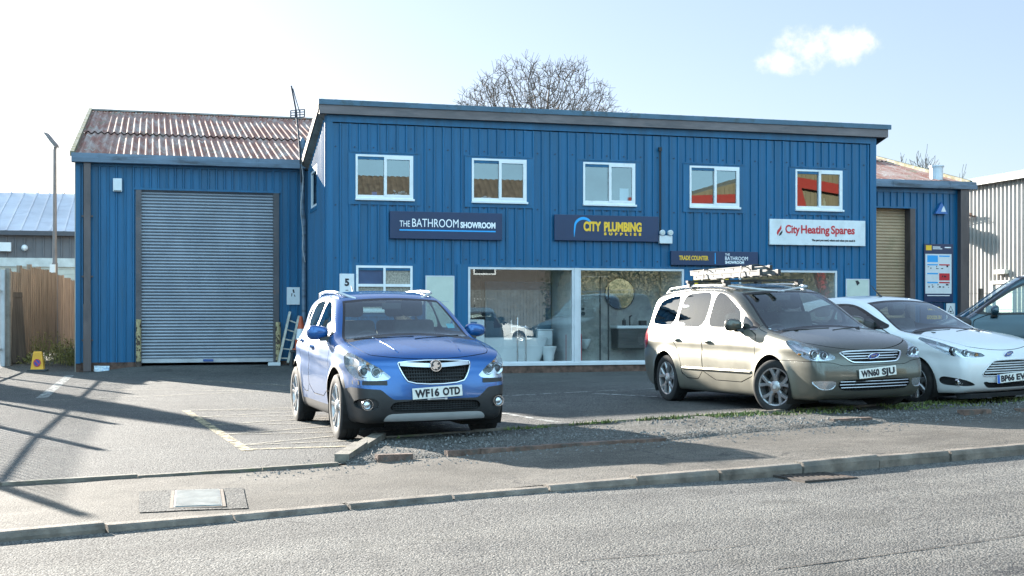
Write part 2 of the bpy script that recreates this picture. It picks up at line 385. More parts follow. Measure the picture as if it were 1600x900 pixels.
# flush edging between footway and car park on the left, thin edging along the verge on the right, corner stone
M_edge = pm('edging_concrete', (0.14, 0.122, 0.102), 0.9, var=0.3, vscale=6, spots=(0.10, 0.11, 0.06), sscale=5, samt=(0.55, 0.68), bump=0.4)
def kerbline(name, fy, xa, xb, w, h0, step, mat, up=0.02):
    mb = MB(); x = xa
    while x < xb - 1e-4:
        x1 = min(xb, x + step); p = Vector((x, fy(x), 0)); q = Vector((x1, fy(x1), 0)); d = (q - p).normalized(); s = Vector((-d.y, d.x, 0)) * w
        j = random.uniform(-.006, .006)
        vs = []
        for P, sg in ((p, 1), (q, -1)):
            b = P + d * 0.004 * sg; z = G(b.x, b.y) + up + j
            for c, zz in ((b, z - h0), (b + s * 0.06, z), (b + s * 0.94, z), (b + s, z - h0)): vs.append((c.x, c.y, zz))
        mb.add(vs, [(3, 2, 1, 0), (4, 5, 6, 7), (0, 1, 5, 4), (1, 2, 6, 5), (2, 3, 7, 6)])
        x = x1
    o = mb.build(name, mat); o['kind'] = 'structure'; return o
kerbline('footway_edging', lambda x: backY(x) - 0.005, -30, -1.5, 0.07, 0.12, 0.9, M_edge, 0.022)
kerbline('verge_edging', lambda x: edgeY(x) - 0.035, -1.30, 40, 0.06, 0.15, 0.9, M_edge, 0.055)
mb = MB()
for a, b in (((-1.50, 11.28), (-1.44, 12.2)), ((-1.438, 12.215), (-1.36, 13.12))):
    g = G(*a); mb.bar((a[0], a[1], g + 0.0), (b[0], b[1], g + 0.02), 0.13, 0.15)
mb.build('corner_kerb', M_edge)['kind'] = 'structure'
M_brk = pm('worn_brown_kerb', (0.15, 0.095, 0.075), 0.95, var=0.35, vscale=7, spots=(0.10, 0.085, 0.075), sscale=10, samt=(0.5, 0.62), bump=0.9, bscale=30)
mb = MB()
def oldkerb(x0, x1, off, n):
    for k in range(n):
        a = x0 + (x1 - x0) * k / n; b = x0 + (x1 - x0) * (k + 1) / n
        if k == 1: continue
        h = 0.05 * (1 - k / n) + 0.03
        mb.bar((a, backY(a) + off + random.uniform(-.02, .02), G(a, backY(a)) + h * 0.3), (b, backY(b) + off + random.uniform(-.02, .02), G(b, backY(b)) + h * 0.15), random.uniform(0.07, 0.12), h)
oldkerb(-1.2, 1.5, 0.03, 9); oldkerb(3.5, 4.5, 0.2, 2); oldkerb(5.2, 6.4, 0.05, 3)
mb.build('old_verge_kerb', M_brk)['kind'] = 'structure'

# painted markings: faded yellow keep-clear box with hatching, one white bay line
def paint(name, color, wear):
    m = bpy.data.materials.new(name); m.use_nodes = True; n = m.node_tree; p = n.nodes['Principled BSDF']; out = n.nodes['Material Output']
    vec = n.nodes.new('ShaderNodeTexCoord').outputs['Object']
    p.inputs['Base Color'].default_value = (*color, 1); p.inputs['Roughness'].default_value = 0.8
    a = _ramp(n, _noise(n, vec, 9, 8, 0.75), wear - 0.09, wear + 0.09)
    t = n.nodes.new('ShaderNodeBsdfTransparent'); mx = n.nodes.new('ShaderNodeMixShader')
    n.links.new(a, mx.inputs[0]); n.links.new(t.outputs[0], mx.inputs[1]); n.links.new(p.outputs[0], mx.inputs[2]); n.links.new(mx.outputs[0], out.inputs[0])
    return m
P_yel = paint('worn_yellow_paint', (0.36, 0.29, 0.18), 0.48); P_wht = paint('worn_white_paint', (0.34, 0.34, 0.33), 0.49); P_thin = paint('faded_yellow_paint', (0.26, 0.23, 0.18), 0.49)
def line(mb, a, b, w, up=0.006):
    A = Vector((*a, 0)); Bq = Vector((*b, 0)); d = (Bq - A).normalized(); s = Vector((-d.y, d.x, 0)) * w / 2
    n = max(2, int((Bq - A).length / 0.4))
    vs = []
    for k in range(n + 1):
        P = A + (Bq - A) * k / n
        for q in (P - s, P + s): vs.append((q.x, q.y, G(q.x, q.y) + up))
    mb.add(vs, [(2 * k, 2 * k + 1, 2 * k + 3, 2 * k + 2) for k in range(n)])
mb = MB(); line(mb, (-4.48, 17.57), (-2.54, 12.3), 0.11); line(mb, (-2.62, 12.42), (-1.45, 12.72), 0.10)
mb.build('yellow_box_border', P_yel)['kind'] = 'structure'
mb = MB()
p0, p1 = Vector((-4.48, 17.57)), Vector((-2.54, 12.3)); q0, q1 = Vector((-0.9, 18.9)), Vector((-0.3, 13.8))
for t in (0.0, 0.22, 0.45, 0.68, 0.9):
    a = p0.lerp(p1, t); line(mb, a, q0.lerp(q1, min(1, t + 0.16)), 0.06); line(mb, a, q0.lerp(q1, max(0, t - 0.22)), 0.06)
for a, b in (((-7.2, 19.6), (-1.4, 24.4)), ((-7.0, 22.6), (-2.0, 21.6)), ((-6.0, 25.3), (-0.6, 21.3)), ((-8.2, 24.4), (-3.4, 26.1)), ((-7.4, 27.0), (-3.4, 23.0))): line(mb, a, b, 0.07)
mb.build('yellow_hatching', P_thin)['kind'] = 'structure'
mb = MB(); line(mb, (-7.46, 20.31), (-9.7, 28.1), 0.17); mb.build('white_bay_line', P_wht)['kind'] = 'structure'
mb = MB(); line(mb, (0.55, 15.0), (-.35, 17.2), 0.10); line(mb, (3.0, 18.3), (1.3, 20.4), 0.10); line(mb, (-.3, 20.2), (3.2, 21.9), 0.09); mb.build('white_bay_marking', P_wht)['kind'] = 'structure'

# asphalt patch round the access cover, the cover, the gully grating
A_patch = asphalt('patch_asphalt', (0.07, 0.069, 0.067), (0.17, 0.162, 0.15), 70, 0.2, 1.5, 0.8)
def quad_sheet(name, mat, pts, up, kind='structure'):
    mb = MB(); a, b, c, d = [Vector((*p, 0)) for p in pts]
    mb.grid(lambda s, t: (lambda q: (q.x, q.y, footZ(q.x, q.y) + up))((a.lerp(b, s)).lerp(d.lerp(c, s), t)), [i / 12 for i in range(13)], [i / 8 for i in range(9)])
    o = mb.build(name, mat, smooth=True); o['kind'] = kind; return o
quad_sheet('footway_patch', A_patch, [(-2.45, 8.40), (-1.78, 8.62), (-2.02, 9.62), (-2.74, 9.40)], 0.006)
M_cast = pm('galvanised_cover', (0.36, 0.35, 0.33), 0.55, 0.35, var=0.15, vscale=6, spots=(0.30, 0.26, 0.2), sscale=9, samt=(0.58, 0.75))
cv = thing('access_cover', 'pale ribbed metal access cover set in the footway', 'access cover', (-2.22, 9.04, footZ(-2.22, 9.04) + 0.008), R_(14))
mb = MB(); mb.box(-0.16, 0.16, -0.42, 0.42, -0.03, 0.006)
for k in range(15): mb.box(-0.15, 0.15, -0.40 + k * 0.055, -0.375 + k * 0.055, 0.006, 0.012)
mb.build('plate', M_cast, cv)
mb = MB()
for a, b, c, d in ((-.185, .185, -.445, -.423), (-.185, .185, .423, .445), (-.185, -.163, -.423, .423), (.163, .185, -.423, .423)): mb.box(a, b, c, d, -.04, .004)
mb.build('frame', pm('rusted_iron', (0.10, 0.075, 0.06), 0.8, 0.3, var=0.3, vscale=12), cv)
M_iron = pm('cast_iron', (0.055, 0.045, 0.04), 0.7, 0.4, var=0.3, vscale=10, spots=(0.10, 0.065, 0.045), sscale=6)
gx = 2.42; gy = kerbY(gx) - 0.24
gt = thing('drain_grating', 'rusty iron drain grating in the road below the kerb', 'drain', (gx, gy, roadZ(gx, gy) + 0.004), R_(25.5))
mb = MB(); mb.box(-.26, .26, -.2, -.17, -.03, .012); mb.box(-.26, .26, .17, .2, -.03, .012); mb.box(-.26, -.23, -.17, .17, -.03, .012); mb.box(.23, .26, -.17, .17, -.03, .012)
mb.build('frame', M_iron, gt)
mb = MB()
for k in range(9): mb.bar((-.2 + k * .05, -.17, .004), (-.2 + k * .05 + .02, .17, .004), .022, .02)
mb.build('bars', M_iron, gt)
mb = MB(); mb.box(-.23, .23, -.17, .17, -.028, -.022); mb.build('sump', pm('sump_black', (0.01, 0.01, 0.01), 0.9), gt)
# seam and long crack in the road near the camera
M_tar = pm('tar_seam', (0.03, 0.03, 0.032), 0.9)
mb = MB()
def crack(pts, w):
    for (x, y), (x2, y2) in zip(pts, pts[1:]):
        n = 14
        for k in range(n):
            t0, t1 = k / n, (k + 1) / n
            a = (x + (x2 - x) * t0, y + (y2 - y) * t0); b = (x + (x2 - x) * t1, y + (y2 - y) * t1)
            j = lambda p: (p[0], p[1] + 0.012 * noise.noise(Vector((p[0] * 14, p[1] * 14, 0))))
            a, b = j(a), j(b); ww = w * random.uniform(0.5, 1.2)
            za, zb = roadZ(a[0], kerbY(a[0])) + 0.004, roadZ(b[0], kerbY(b[0])) + 0.004
            mb.add([(a[0], a[1] - ww, za), (b[0], b[1] - ww, zb), (b[0], b[1] + ww, zb), (a[0], a[1] + ww, za)], [(0, 1, 2, 3)])
crack([(1.35, 6.55), (2.2, 7.05), (3.2, 7.6), (4.6, 8.3)], 0.012); crack([(0.35, 6.75), (0.9, 6.98), (1.35, 7.25)], 0.006)
mb.build('road_seam', M_tar)['kind'] = 'structure'
# ------------------------------------------------------------------ building materials
C_blue = pm('blue_cladding', (0.005, 0.105, 0.232), 0.40, var=0.13, vscale=0.9, spots=(0.014, 0.085, 0.165), sscale=1.5, samt=(0.48, 0.72), stretch=(7, 7, 0.30), spec=0.4)
C_flash = pm('blue_flashing', (0.006, 0.106, 0.23), 0.45, var=0.08, vscale=1.2, spots=(0.024, 0.10, 0.19), sscale=2.5, samt=(0.52, 0.75), stretch=(2, 2, 0.5))
C_brown = pm('brown_coated_steel', (0.10, 0.078, 0.078), 0.55, var=0.18, vscale=2, spots=(0.05, 0.045, 0.05), sscale=2.5, samt=(0.52, 0.7), stretch=(1, 1, 0.4))
C_fascia = pm('weathered_fascia', (0.15, 0.125, 0.13), 0.6, var=0.2, vscale=1.5, spots=(0.07, 0.07, 0.08), sscale=2, samt=(0.5, 0.75), stretch=(0.6, 1, 3))
C_trim = pm('blue_grey_trim', (0.05, 0.11, 0.17), 0.5, var=0.15, vscale=2, spots=(0.04, 0.07, 0.09), sscale=3)
C_gutter = pm('grey_gutter', (0.12, 0.17, 0.235), 0.55, var=0.2, vscale=1.6, spots=(0.05, 0.06, 0.075), sscale=2.2, samt=(0.5, 0.68), stretch=(0.5, 1, 3))
C_brick = pm('plinth_brick', (0.11, 0.065, 0.05), 0.9, var=0.4, vscale=6, bump=0.6, bscale=30)
C_white = pm('white_window_frame', (0.72, 0.74, 0.76), 0.4, var=0.05, vscale=3, spots=(0.5, 0.5, 0.5), sscale=4, samt=(0.6, 0.8))
C_alu = pm('grey_white_frame', (0.55, 0.58, 0.62), 0.4, 0.1, var=0.06)
G_win = glass('window_glass', (0.55, 0.62, 0.66), 1.0, 0.17)
G_shop = glass('shop_glass', (0.93, 0.96, 0.97), 1.0, 0.13)
C_dark = pm('room_wall', (0.16, 0.16, 0.155), 0.8)
C_soffit = pm('old_soffit', (0.30, 0.26, 0.22), 0.8, var=0.25, vscale=3, spots=(0.15, 0.14, 0.13), sscale=3)
def rust_roof():
    m = bpy.data.materials.new('rusty_corrugated_sheet'); m.use_nodes = True; n = m.node_tree; p = n.nodes['Principled BSDF']
    vec = n.nodes.new('ShaderNodeTexCoord').outputs['Object']
    v2 = _map(n, vec, (3.2, 0.55, 0.55)); v3 = _map(n, vec, (1.3, 0.8, 0.8))
    col = _mix(n, _ramp(n, _noise(n, v2, 1.3, 6, 0.6), 0.36, 0.56), (0.36, 0.27, 0.245), (0.25, 0.105, 0.08))
    col = _mix(n, _ramp(n, _noise(n, v3, 2.4, 7, 0.7), 0.59, 0.65), col, (0.44, 0.43, 0.40))
    col = _mix(n, _ramp(n, _noise(n, _map(n, vec, (.9, .7, .7)), 2.2, 8, 0.72), 0.57, 0.66), col, (0.16, 0.145, 0.095))
    col = _mix(n, _ramp(n, _noise(n, vec, 16, 4, 0.7), 0.62, 0.66), col, (0.46, 0.46, 0.43))
    n.links.new(col, p.inputs['Base Color']); p.inputs['Roughness'].default_value = 0.8
    return m
C_rust = rust_roof()

def clad(mb, u0, u1, z0, z1, openings=(), pitch=0.21, h=0.034, top=0.03, side=0.013, place=None, phase=0.1):
    """trapezoid-rib sheet facing -v on v=0, left open where openings (ua, ub, za, zb) are"""
    place = place or (lambda u, v, z: (u, v, z))
    brk = [(u0, 0.0)]
    k = math.floor(u0 / pitch) - 1
    pts = []
    while k * pitch < u1 + pitch:
        c = k * pitch + phase
        pts += [(c - top / 2 - side, 0), (c - top / 2, -h), (c + top / 2, -h), (c + top / 2 + side, 0)]; k += 1
    px = [p[0] for p in pts]; py = [p[1] for p in pts]
    prof = lambda a, b: [(a, float(np.interp(a, px, py)))] + [p for p in pts if a < p[0] < b] + [(b, float(np.interp(b, px, py)))]
    cuts = sorted({u0, u1} | {x for o in openings for x in o[:2] if u0 < x < u1})
    for a, b in zip(cuts, cuts[1:]):
        m = (a + b) / 2; sp = [(z0, z1)]
        for oa, ob, za, zb in openings:
            if oa < m < ob:
                sp = [s for lo, hi in sp for s in ((lo, min(hi, za)), (max(lo, zb), hi)) if s[1] - s[0] > 0.005]
        pr = prof(a, b)
        for lo, hi in sp:
            vs = [place(u, v, lo) for u, v in pr] + [place(u, v, hi) for u, v in pr]; n = len(pr)
            mb.add(vs, [(i, i + 1, n + i + 1, n + i) for i in range(n - 1)])

def frame_box(mb, a, b, c, d, w, v0, v1):
    """rectangular frame ring of width w, outside a..b, c..d"""
    mb.box(a, a + w, v0, v1, c, d); mb.box(b - w, b, v0, v1, c, d); mb.box(a + w, b - w, v0, v1, c, c + w); mb.box(a + w, b - w, v0, v1, d - w, d)

# ------------------------------------------------------------------ the two-storey office block
HO = 5.72; UW = 13.553
office = thing('office_block', 'blue clad two storey block with five upstairs windows and shop glazing', 'building', B(0, 0, 0), AL)
WIN = [(0.643, 1.926), (3.271, 4.554), (5.916, 7.196), (8.571, 9.853), (11.341, 12.614)]
WZ = (3.90, 4.86)
opens = [(a - 0.15, b + 0.15, WZ[0] - 0.13, WZ[1] + 0.05) for a, b in WIN]
GW = (0.653, 1.912, 1.42, 2.416); opens.append((GW[0] - 0.15, GW[1] + 0.15, GW[2] - 0.12, GW[3] + 0.05))
SHOP = (3.187, 8.431, 0.22, 2.41); opens.append((SHOP[0] - 0.24, 9.853 - 0.01, 0.0, SHOP[3] + 0.05))
opens.append((9.842, 12.474 + 0.16, 0.0, 2.46))
mb = MB()
clad(mb, 0.13, UW - 0.16, 0.22, HO - 0.19, opens)
for a, b in WIN:                                                      # flat flashing round each opening
    frame_box(mb, a - 0.16, b + 0.16, WZ[0] - 0.14, WZ[1] + 0.06, 0.165, -0.030, 0.01)
    mb.box(a - 0.13, b + 0.13, -0.045, -0.025, WZ[1] + 0.045, WZ[1] + 0.075)
frame_box(mb, GW[0] - 0.16, GW[1] + 0.16, GW[2] - 0.13, GW[3] + 0.06, 0.165, -0.030, 0.01)
mb.box(SHOP[0] - 0.25, SHOP[0], -0.030, 0.01, 0.0, SHOP[3] + 0.06)
mb.box(SHOP[0], 12.49 + 0.15, -0.034, 0.01, SHOP[3], SHOP[3] + 0.05)
mb.box(12.48, 12.64, -0.030, 0.01, 0.0, SHOP[3])
mb.box(8.44, 8.66, -0.024, 0.02, 0.0, SHOP[3]); mb.box(9.60, 9.84, -0.024, 0.02, 0.0, SHOP[3])
mb.box(0.0, 0.14, -0.036, 0.0, 0.0, HO - 0.17); mb.box(UW - 0.17, UW, -0.036, 0.0, 0.0, HO - 0.17)
mb.box(0.0, UW, -0.040, 0.0, HO - 0.17, HO)
rnd = random.Random(3)
for zz in (5.02, 3.74, 2.58):
    k = 0
    while 0.2 + k * 0.42 < UW - .2:
        u = 0.205 + k * 0.42
        if not any(o[0] < u < o[1] and o[2] - .03 < zz < o[3] + .03 for o in opens): mb.cur = 1; mb.box(u - .014, u + .014, -0.014, 0.0, zz - .014, zz + .014); mb.cur = 0
        k += 1
mb.build('front_wall', [C_blue, pm('fixing_heads', (.008, .03, .07), .5)], office)
# left return wall, with a small window
mb = MB(); sw = (1.4, 2.6, 3.84, 4.72)
clad(mb, 0.06, 3.3, 0.0, HO - 0.05, [(sw[0] - .08, sw[1] + .08, sw[2] - .08, sw[3] + .06)], place=lambda u, v, z: (v, u, z), phase=0.05)
mb.box(-0.03, 0.0, 0.0, 0.07, 0.0, HO)
for a, b, c, d in ((sw[0] - .09, sw[0], sw[2] - .09, sw[3] + .07), (sw[1], sw[1] + .09, sw[2] - .09, sw[3] + .07), (sw[0], sw[1], sw[2] - .09, sw[2]), (sw[0], sw[1], sw[3], sw[3] + .07)): mb.box(-0.035, 0.02, a, b, c, d)
mb.build('return_wall', C_blue, office)
mb = MB()
for a, b, c, d in ((sw[0], sw[0] + .06, sw[2], sw[3]), (sw[1] - .06, sw[1], sw[2], sw[3]), (sw[0] + .06, sw[1] - .06, sw[2], sw[2] + .06), (sw[0] + .06, sw[1] - .06, sw[3] - .06, sw[3])): mb.box(-0.02, 0.03, a, b, c, d)
wn = mb.build('window', C_white, office)
mb = MB(); mb.add([(0.005, sw[0], sw[2]), (0.005, sw[1], sw[2]), (0.005, sw[1], sw[3]), (0.005, sw[0], sw[3])], [(0, 1, 2, 3)]); mb.build('pane', G_win, wn)
mb = MB(); mb.box(UW - .01, UW + .02, 0.0, 3.3, 0, HO); mb.box(0, UW, 3.22, 3.30, 2.9, HO - .6); mb.build('rear_wall', C_flash, office)
# plinth
for a, b, c, d in ((0.0, SHOP[0] - .25, -.02, .22), (SHOP[0], 8.44, -.06, .165), (9.84, UW, -.02, .2)): mb = MB(); mb.box(a, b, c, .08, -.3, d); mb.build('plinth', C_brick, office)
# roof slab, fascia, verge
sl15 = math.tan(R_(15.2))
mb = MB()
zt = lambda v: 6.0 - (v + 0.15) * sl15
mb.add([(-.17, -.15, zt(-.15)), (UW + .3, -.15, zt(-.15)), (UW + .3, 3.35, zt(3.35)), (-.17, 3.35, zt(3.35))], [(0, 1, 2, 3)])
for k in range(int((UW + .3) / .3)): mb.bar((-.1 + k * .3, -.15, zt(-.15) + .01), (-.1 + k * .3, 3.3, zt(3.3) + .01), .06, .03)
mb.build('roof', pm('grey_roof_sheet', (0.22, 0.22, 0.23), 0.6, var=.2), office)
mb = MB(); mb.box(-.17, UW + .25, -.17, -.145, HO - .015, 5.90); mb.box(-.16, UW + .24, -.145, 0.0, HO - .012, HO + .02)
mb.build('fascia', C_fascia, office)
mb = MB(); mb.box(-.19, UW + .32, -.20, -.14, 5.90, 6.012); mb.build('roof_edge_trim', C_trim, office)
mb = MB(); vs = []
for u in (-.19, -.165): vs += [(u, -.14, 5.98), (u, 3.2, zt(3.2) - .02), (u, 3.2, zt(3.2) - .2), (u, -.14, 5.80)]
mb.add(vs, [(0, 1, 2, 3), (7, 6, 5, 4), (0, 4, 5, 1), (1, 5, 6, 2), (2, 6, 7, 3), (3, 7, 4, 0)])
mb.add([(-.165, -.14, 5.78), (0.0, -.14, 5.72), (0.0, 3.2, zt(3.2) - .28), (-.165, 3.2, zt(3.2) - .22)], [(0, 1, 2, 3)])
mb.build('verge_board', C_soffit, office)
mb = MB(); vs = []
for u in (UW + .24, UW + .265): vs += [(u, -.14, 5.98), (u, 3.2, zt(3.2) - .02), (u, 3.2, zt(3.2) - .2), (u, -.14, 5.72)]
mb.add(vs, [(0, 1, 2, 3), (7, 6, 5, 4), (0, 4, 5, 1), (1, 5, 6, 2), (2, 6, 7, 3), (3, 7, 4, 0)]); mb.build('verge_board', C_fascia, office)
# upstairs sliding windows
def slider(a, b, parent):
    c, d = WZ; m = (a + b) / 2 + 0.02; w = 0.045
    mb = MB(); frame_box(mb, a, b, c, d, w, -0.045, 0.03)
    mb.box(m - .03, m + .03, -0.05, 0.02, c + w, d - w)
    mb.box(m + .03, b - w, -0.05, -0.01, c + w, c + w + .045); mb.box(m + .03, b - w, -0.05, -0.01, d - w - .05, d - w); mb.box(b - w - .035, b - w, -.05, -.01, c + w + .045, d - w - .05)
    mb.box(a + w, m - .03, -0.035, 0.02, c + w, c + w + .025)
    o = mb.build('window', C_white, parent)
    mb = MB(); mb.box(a - .01, b + .03, -0.085, 0.0, c - .05, c - .003, 0.006); mb.build('sill', C_white, o)
    mb = MB(); mb.add([(a + w, 0.0, c + w), (m - .03, 0.0, c + w), (m - .03, 0.0, d - w), (a + w, 0.0, d - w)], [(0, 1, 2, 3)]); mb.build('pane', G_win, o)
    mb = MB(); mb.add([(m + .03, -0.022, c + w), (b - w, -0.022, c + w), (b - w, -0.022, d - w), (m + .03, -0.022, d - w)], [(0, 1, 2, 3)]); mb.build('pane', G_win, o)
for a, b in WIN: slider(a, b, office)
# ground floor frosted window, four lights
a, b, c, d = GW; m = a + 0.63; t = 1.98
mb = MB(); frame_box(mb, a, b, c, d, .05, -.045, .03); mb.box(m - .025, m + .025, -.045, .02, c + .05, d - .05); mb.box(a + .05, m - .025, -.05, .02, t - .03, t + .03); mb.box(m + .025, b - .05, -.05, .02, t - .03, t + .03)
mb.box(a - .01, b + .02, -.08, -.046, c - .04, c)
gw = mb.build('window', C_white, office)
C_frost = pm('obscured_glass', (0.36, 0.33, 0.28), 0.25, var=0.25, vscale=20, spots=(0.20, 0.18, 0.15), sscale=38, samt=(0.46, 0.56), bump=0.5, bscale=60)
def pane(p, u0, u1, z0, z1, mt, v=0.0): mb = MB(); mb.add([(u0, v, z0), (u1, v, z0), (u1, v, z1), (u0, v, z1)], [(0, 1, 2, 3)]); return mb.build('pane', mt, p)
pane(gw, a + .05, m - .025, t + .03, d - .05, pm('open_light_blue', (0.03, 0.075, 0.16), 0.15)); pane(gw, m + .025, b - .05, t + .03, d - .05, C_frost); pane(gw, a + .05, m - .025, c + .05, t - .03, C_frost); pane(gw, m + .025, b - .05, c + .05, t - .03, C_frost)
# shop glazing
def shopwin(u0, u1, z0, z1):
    mb = MB(); frame_box(mb, u0, u1, z0, z1, .05, -.03, .05); o = mb.build('shop_window', C_alu, office); pane(o, u0 + .05, u1 - .05, z0 + .05, z1 - .05, G_shop); return o
shopwin(SHOP[0], 5.70, SHOP[2], SHOP[3]); shopwin(5.81, SHOP[1], SHOP[2], SHOP[3]); shopwin(9.853, 12.474, .20, SHOP[3])
mb = MB(); mb.box(5.701, 5.809, -.05, .06, SHOP[2], SHOP[3]); mb.build('mullion', C_alu, office)
mb = MB(); mb.box(SHOP[0] - .02, SHOP[1] + .02, -.09, -.031, SHOP[2] - .05, SHOP[2] + .02, .006); mb.build('shop_sill', C_alu, office)
# yellow framed entrance door between the shop windows
C_yel = pm('yellow_paint', (0.70, 0.45, 0.03), 0.45, var=.06)
mb = MB(); mb.box(8.684, 8.78, -.05, .04, .0, 2.36); mb.box(9.49, 9.59, -.05, .04, 0, 2.36); mb.box(8.78, 9.49, -.05, .04, 2.26, 2.36); mb.box(8.78, 9.49, -.03, .03, 0.0, .25); mb.box(8.78, 9.49, -.03, .03, 1.0, 1.1)
dr = mb.build('door', C_yel, office); pane(dr, 8.78, 9.49, .25, 1.0, G_shop); pane(dr, 8.78, 9.49, 1.1, 2.26, G_shop)
mb = MB(); mb.box(9.16, 9.62, -.09, -.051, 2.30, 2.34); mb.tube([(9.45, -.05, .95), (9.45, -.09, 1.0), (9.45, -.09, 1.3), (9.45, -.05, 1.35)], .012); mb.build('handle', pm('steel', (.5, .5, .5), .3, .9), dr)
# inside: floors, ceilings, partitions seen through the glass
mb = MB(); mb.box(.05, UW - .05, .03, 3.2, .10, .14); mb.build('shop_floor', pm('showroom_floor', (.45, .43, .40), .35, var=.1), office)
mb = MB(); mb.box(.05, UW - .05, .03, 3.2, 2.55, 2.75); mb.build('upper_floor', C_dark, office)
mb = MB(); mb.box(2.9, 2.98, .03, 3.2, .14, 2.55); mb.box(5.74, 5.80, .35, 3.2, .14, 2.55); mb.box(8.45, 8.53, .05, 3.2, .14, 2.55); mb.box(9.75, 9.83, .05, 3.2, .14, 2.55); mb.box(12.5, 12.58, .05, 3.2, .14, 2.55); mb.box(.05, UW - .05, 3.12, 3.2, .14, 2.55)
mb.build('partition_wall', pm('showroom_wall', (.60, .63, .64), .6, var=.06), office)
C_tile = pm('stone_tile', (.42, .42, .40), .3, var=.2, vscale=2, spots=(.30, .30, .29), sscale=3, samt=(.5, .6))
mb = MB(); mb.box(5.86, 8.42, 1.45, 1.53, .14, 2.5); mb.build('tiled_wall', C_tile, office)
mb = MB(); mb.box(.06, UW - .06, 1.6, 1.66, 2.75, 5.0); mb.build('upper_partition', C_dark, office)

# ------------------------------------------------------------------ signs on the front
S_navy = pm('navy_sign_panel', (0.005, 0.028, 0.085), 0.35, var=.06, vscale=1.5)
S_white = pm('white_sign_panel', (0.66, 0.69, 0.72), 0.4, var=.05, vscale=2, spots=(.52, .54, .55), sscale=2.5, samt=(.5, .8))
T_white = pm('white_lettering', (0.85, 0.87, 0.9), 0.5, var=.01); T_yel = pm('amber_lettering', (0.85, 0.50, 0.03), 0.5, var=.02)
T_red = pm('red_lettering', (0.52, 0.02, 0.03), 0.5, var=.02); T_cyan = pm('cyan_line', (0.02, 0.34, 0.75), 0.5, var=.02); T_black = pm('black_lettering', (0.012, 0.012, 0.02), 0.5, var=.02)
def sign(name, label, u0, u1, z0, z1, mt, dep=.06, v=-.036):
    t = thing(name, label, 'sign', B((u0 + u1) / 2, v, (z0 + z1) / 2), AL)
    w, h = (u1 - u0) / 2, (z1 - z0) / 2
    mb = MB(); mb.box(-w, w, -dep, 0, -h, h, .008); mb.build('panel', mt, t); return t, w, h, -dep - .003
t, w, h, y = sign('shop_sign', 'dark navy sign reading THE BATHROOM SHOWROOM over a thin blue line', 1.393, 3.964, 3.014, 3.624, S_navy)
mb = MB(); fit(mb, 'THE', -w + .22, -w + .45, y, -.035, .135); fit(mb, 'BATHROOM', -w + .50, -w + 1.555, y, -.035, .185); fit(mb, 'SHOWROOM', -w + 1.60, -w + 2.41, y, -.035, .125, .007); mb.build('lettering', T_white, t)
mb = MB(); mb.box(-w + .215, -w + 2.415, y - .001, y + .002, -.125, -.095); mb.build('underline', T_cyan, t)
t, w, h, y = sign('shop_sign', 'dark navy sign reading CITY PLUMBING SUPPLIES in amber letters with blue arc', 5.203, 7.765, 3.035, 3.631, S_navy)
mb = MB(); fit(mb, 'CITY', -.52 - w + 1.22, -w + 1.13, y, -.06, .20, .014); fit(mb, 'PLUMBING', -w + 1.20, -w + 2.13, y, -.06, .20, .014); fit(mb, 'SUPPLIES', -w + 1.20, -w + 2.12, y, -.155, .055, .006, 0, 2.2); mb.build('lettering', T_yel, t)
mb = MB(); pts = []
for k in range(15):
    a = math.pi * (0.97 - .80 * k / 14); r = .20; pts.append((-w + .70 + .21 * math.cos(a), .02 + .20 * math.sin(a)))
pts = [(-w + .475, -.21), (-w + .478, -.1)] + pts
wds = [.004, .014] + [.02 + .012 * math.sin(math.pi * k / 14) for k in range(14)] + [.003]
vs = []; n = len(pts)
for i, (px_, pz) in enumerate(pts):
    q0 = pts[max(0, i - 1)]; q1 = pts[min(n - 1, i + 1)]; d = Vector((q1[0] - q0[0], q1[1] - q0[1])).normalized(); s = Vector((-d.y, d.x)) * wds[i]
    vs += [(px_ + s.x, y, pz + s.y), (px_ - s.x, y, pz - s.y)]
mb.add(vs, [(2 * i, 2 * i + 1, 2 * i + 3, 2 * i + 2) for i in range(n - 1)]); mb.build('arc_emblem', T_cyan, t)
t, w, h, y = sign('shop_sign', 'small navy sign reading TRADE COUNTER and THE BATHROOM SHOWROOM above the door', 8.066, 10.307, 2.500, 2.838, S_navy, .08)
mb = MB(); fit(mb, 'TRADE COUNTER', -w + .20, -w + .95, y, -.045, .10, .004); mb.build('lettering', T_yel, t)
mb = MB(); fit(mb, 'THE', w - .86, w - .74, y, .07, .055); fit(mb, 'BATHROOM', w - .86, w - .27, y, -.04, .09); fit(mb, 'SHOWROOM', w - .86, w - .37, y, -.12, .06, .003); mb.build('lettering', T_white, t)
mb = MB(); mb.box(-w + 1.115, -w + 1.135, y, y + .004, -.13, .13); mb.build('divider_line', T_cyan, t)
t, w, h, y = sign('shop_sign', 'white sign reading City Heating Spares in red with flame emblem', 10.628, 13.215, 3.019, 3.640, S_white)
mb = MB(); fit(mb, 'City', -w + .41, -w + .80, y, -.02, .19, .008); fit(mb, 'Heating', -w + .83, -w + 1.60, y, -.02, .19, .008); fit(mb, 'Spares', -w + 1.64, -w + 2.29, y, -.02, .19, .008); mb.build('lettering', T_red, t)
mb = MB(); fit(mb, 'The part you need, where and when you need it', -w + 1.12, -w + 2.30, y, -.205, .045, .004); mb.build('small_lettering', T_black, t)
mb = MB(); mb.add([(-w + .18 + a, y, b) for a, b in ((.03, -.09), (.0, -.03), (.02, .04), (.08, .10), (.12, .17), (.13, .09), (.10, .03), (.06, -.02))], [(0, 1, 2, 3, 4, 5, 6, 7)]); mb.build('flame_emblem', T_red, t)
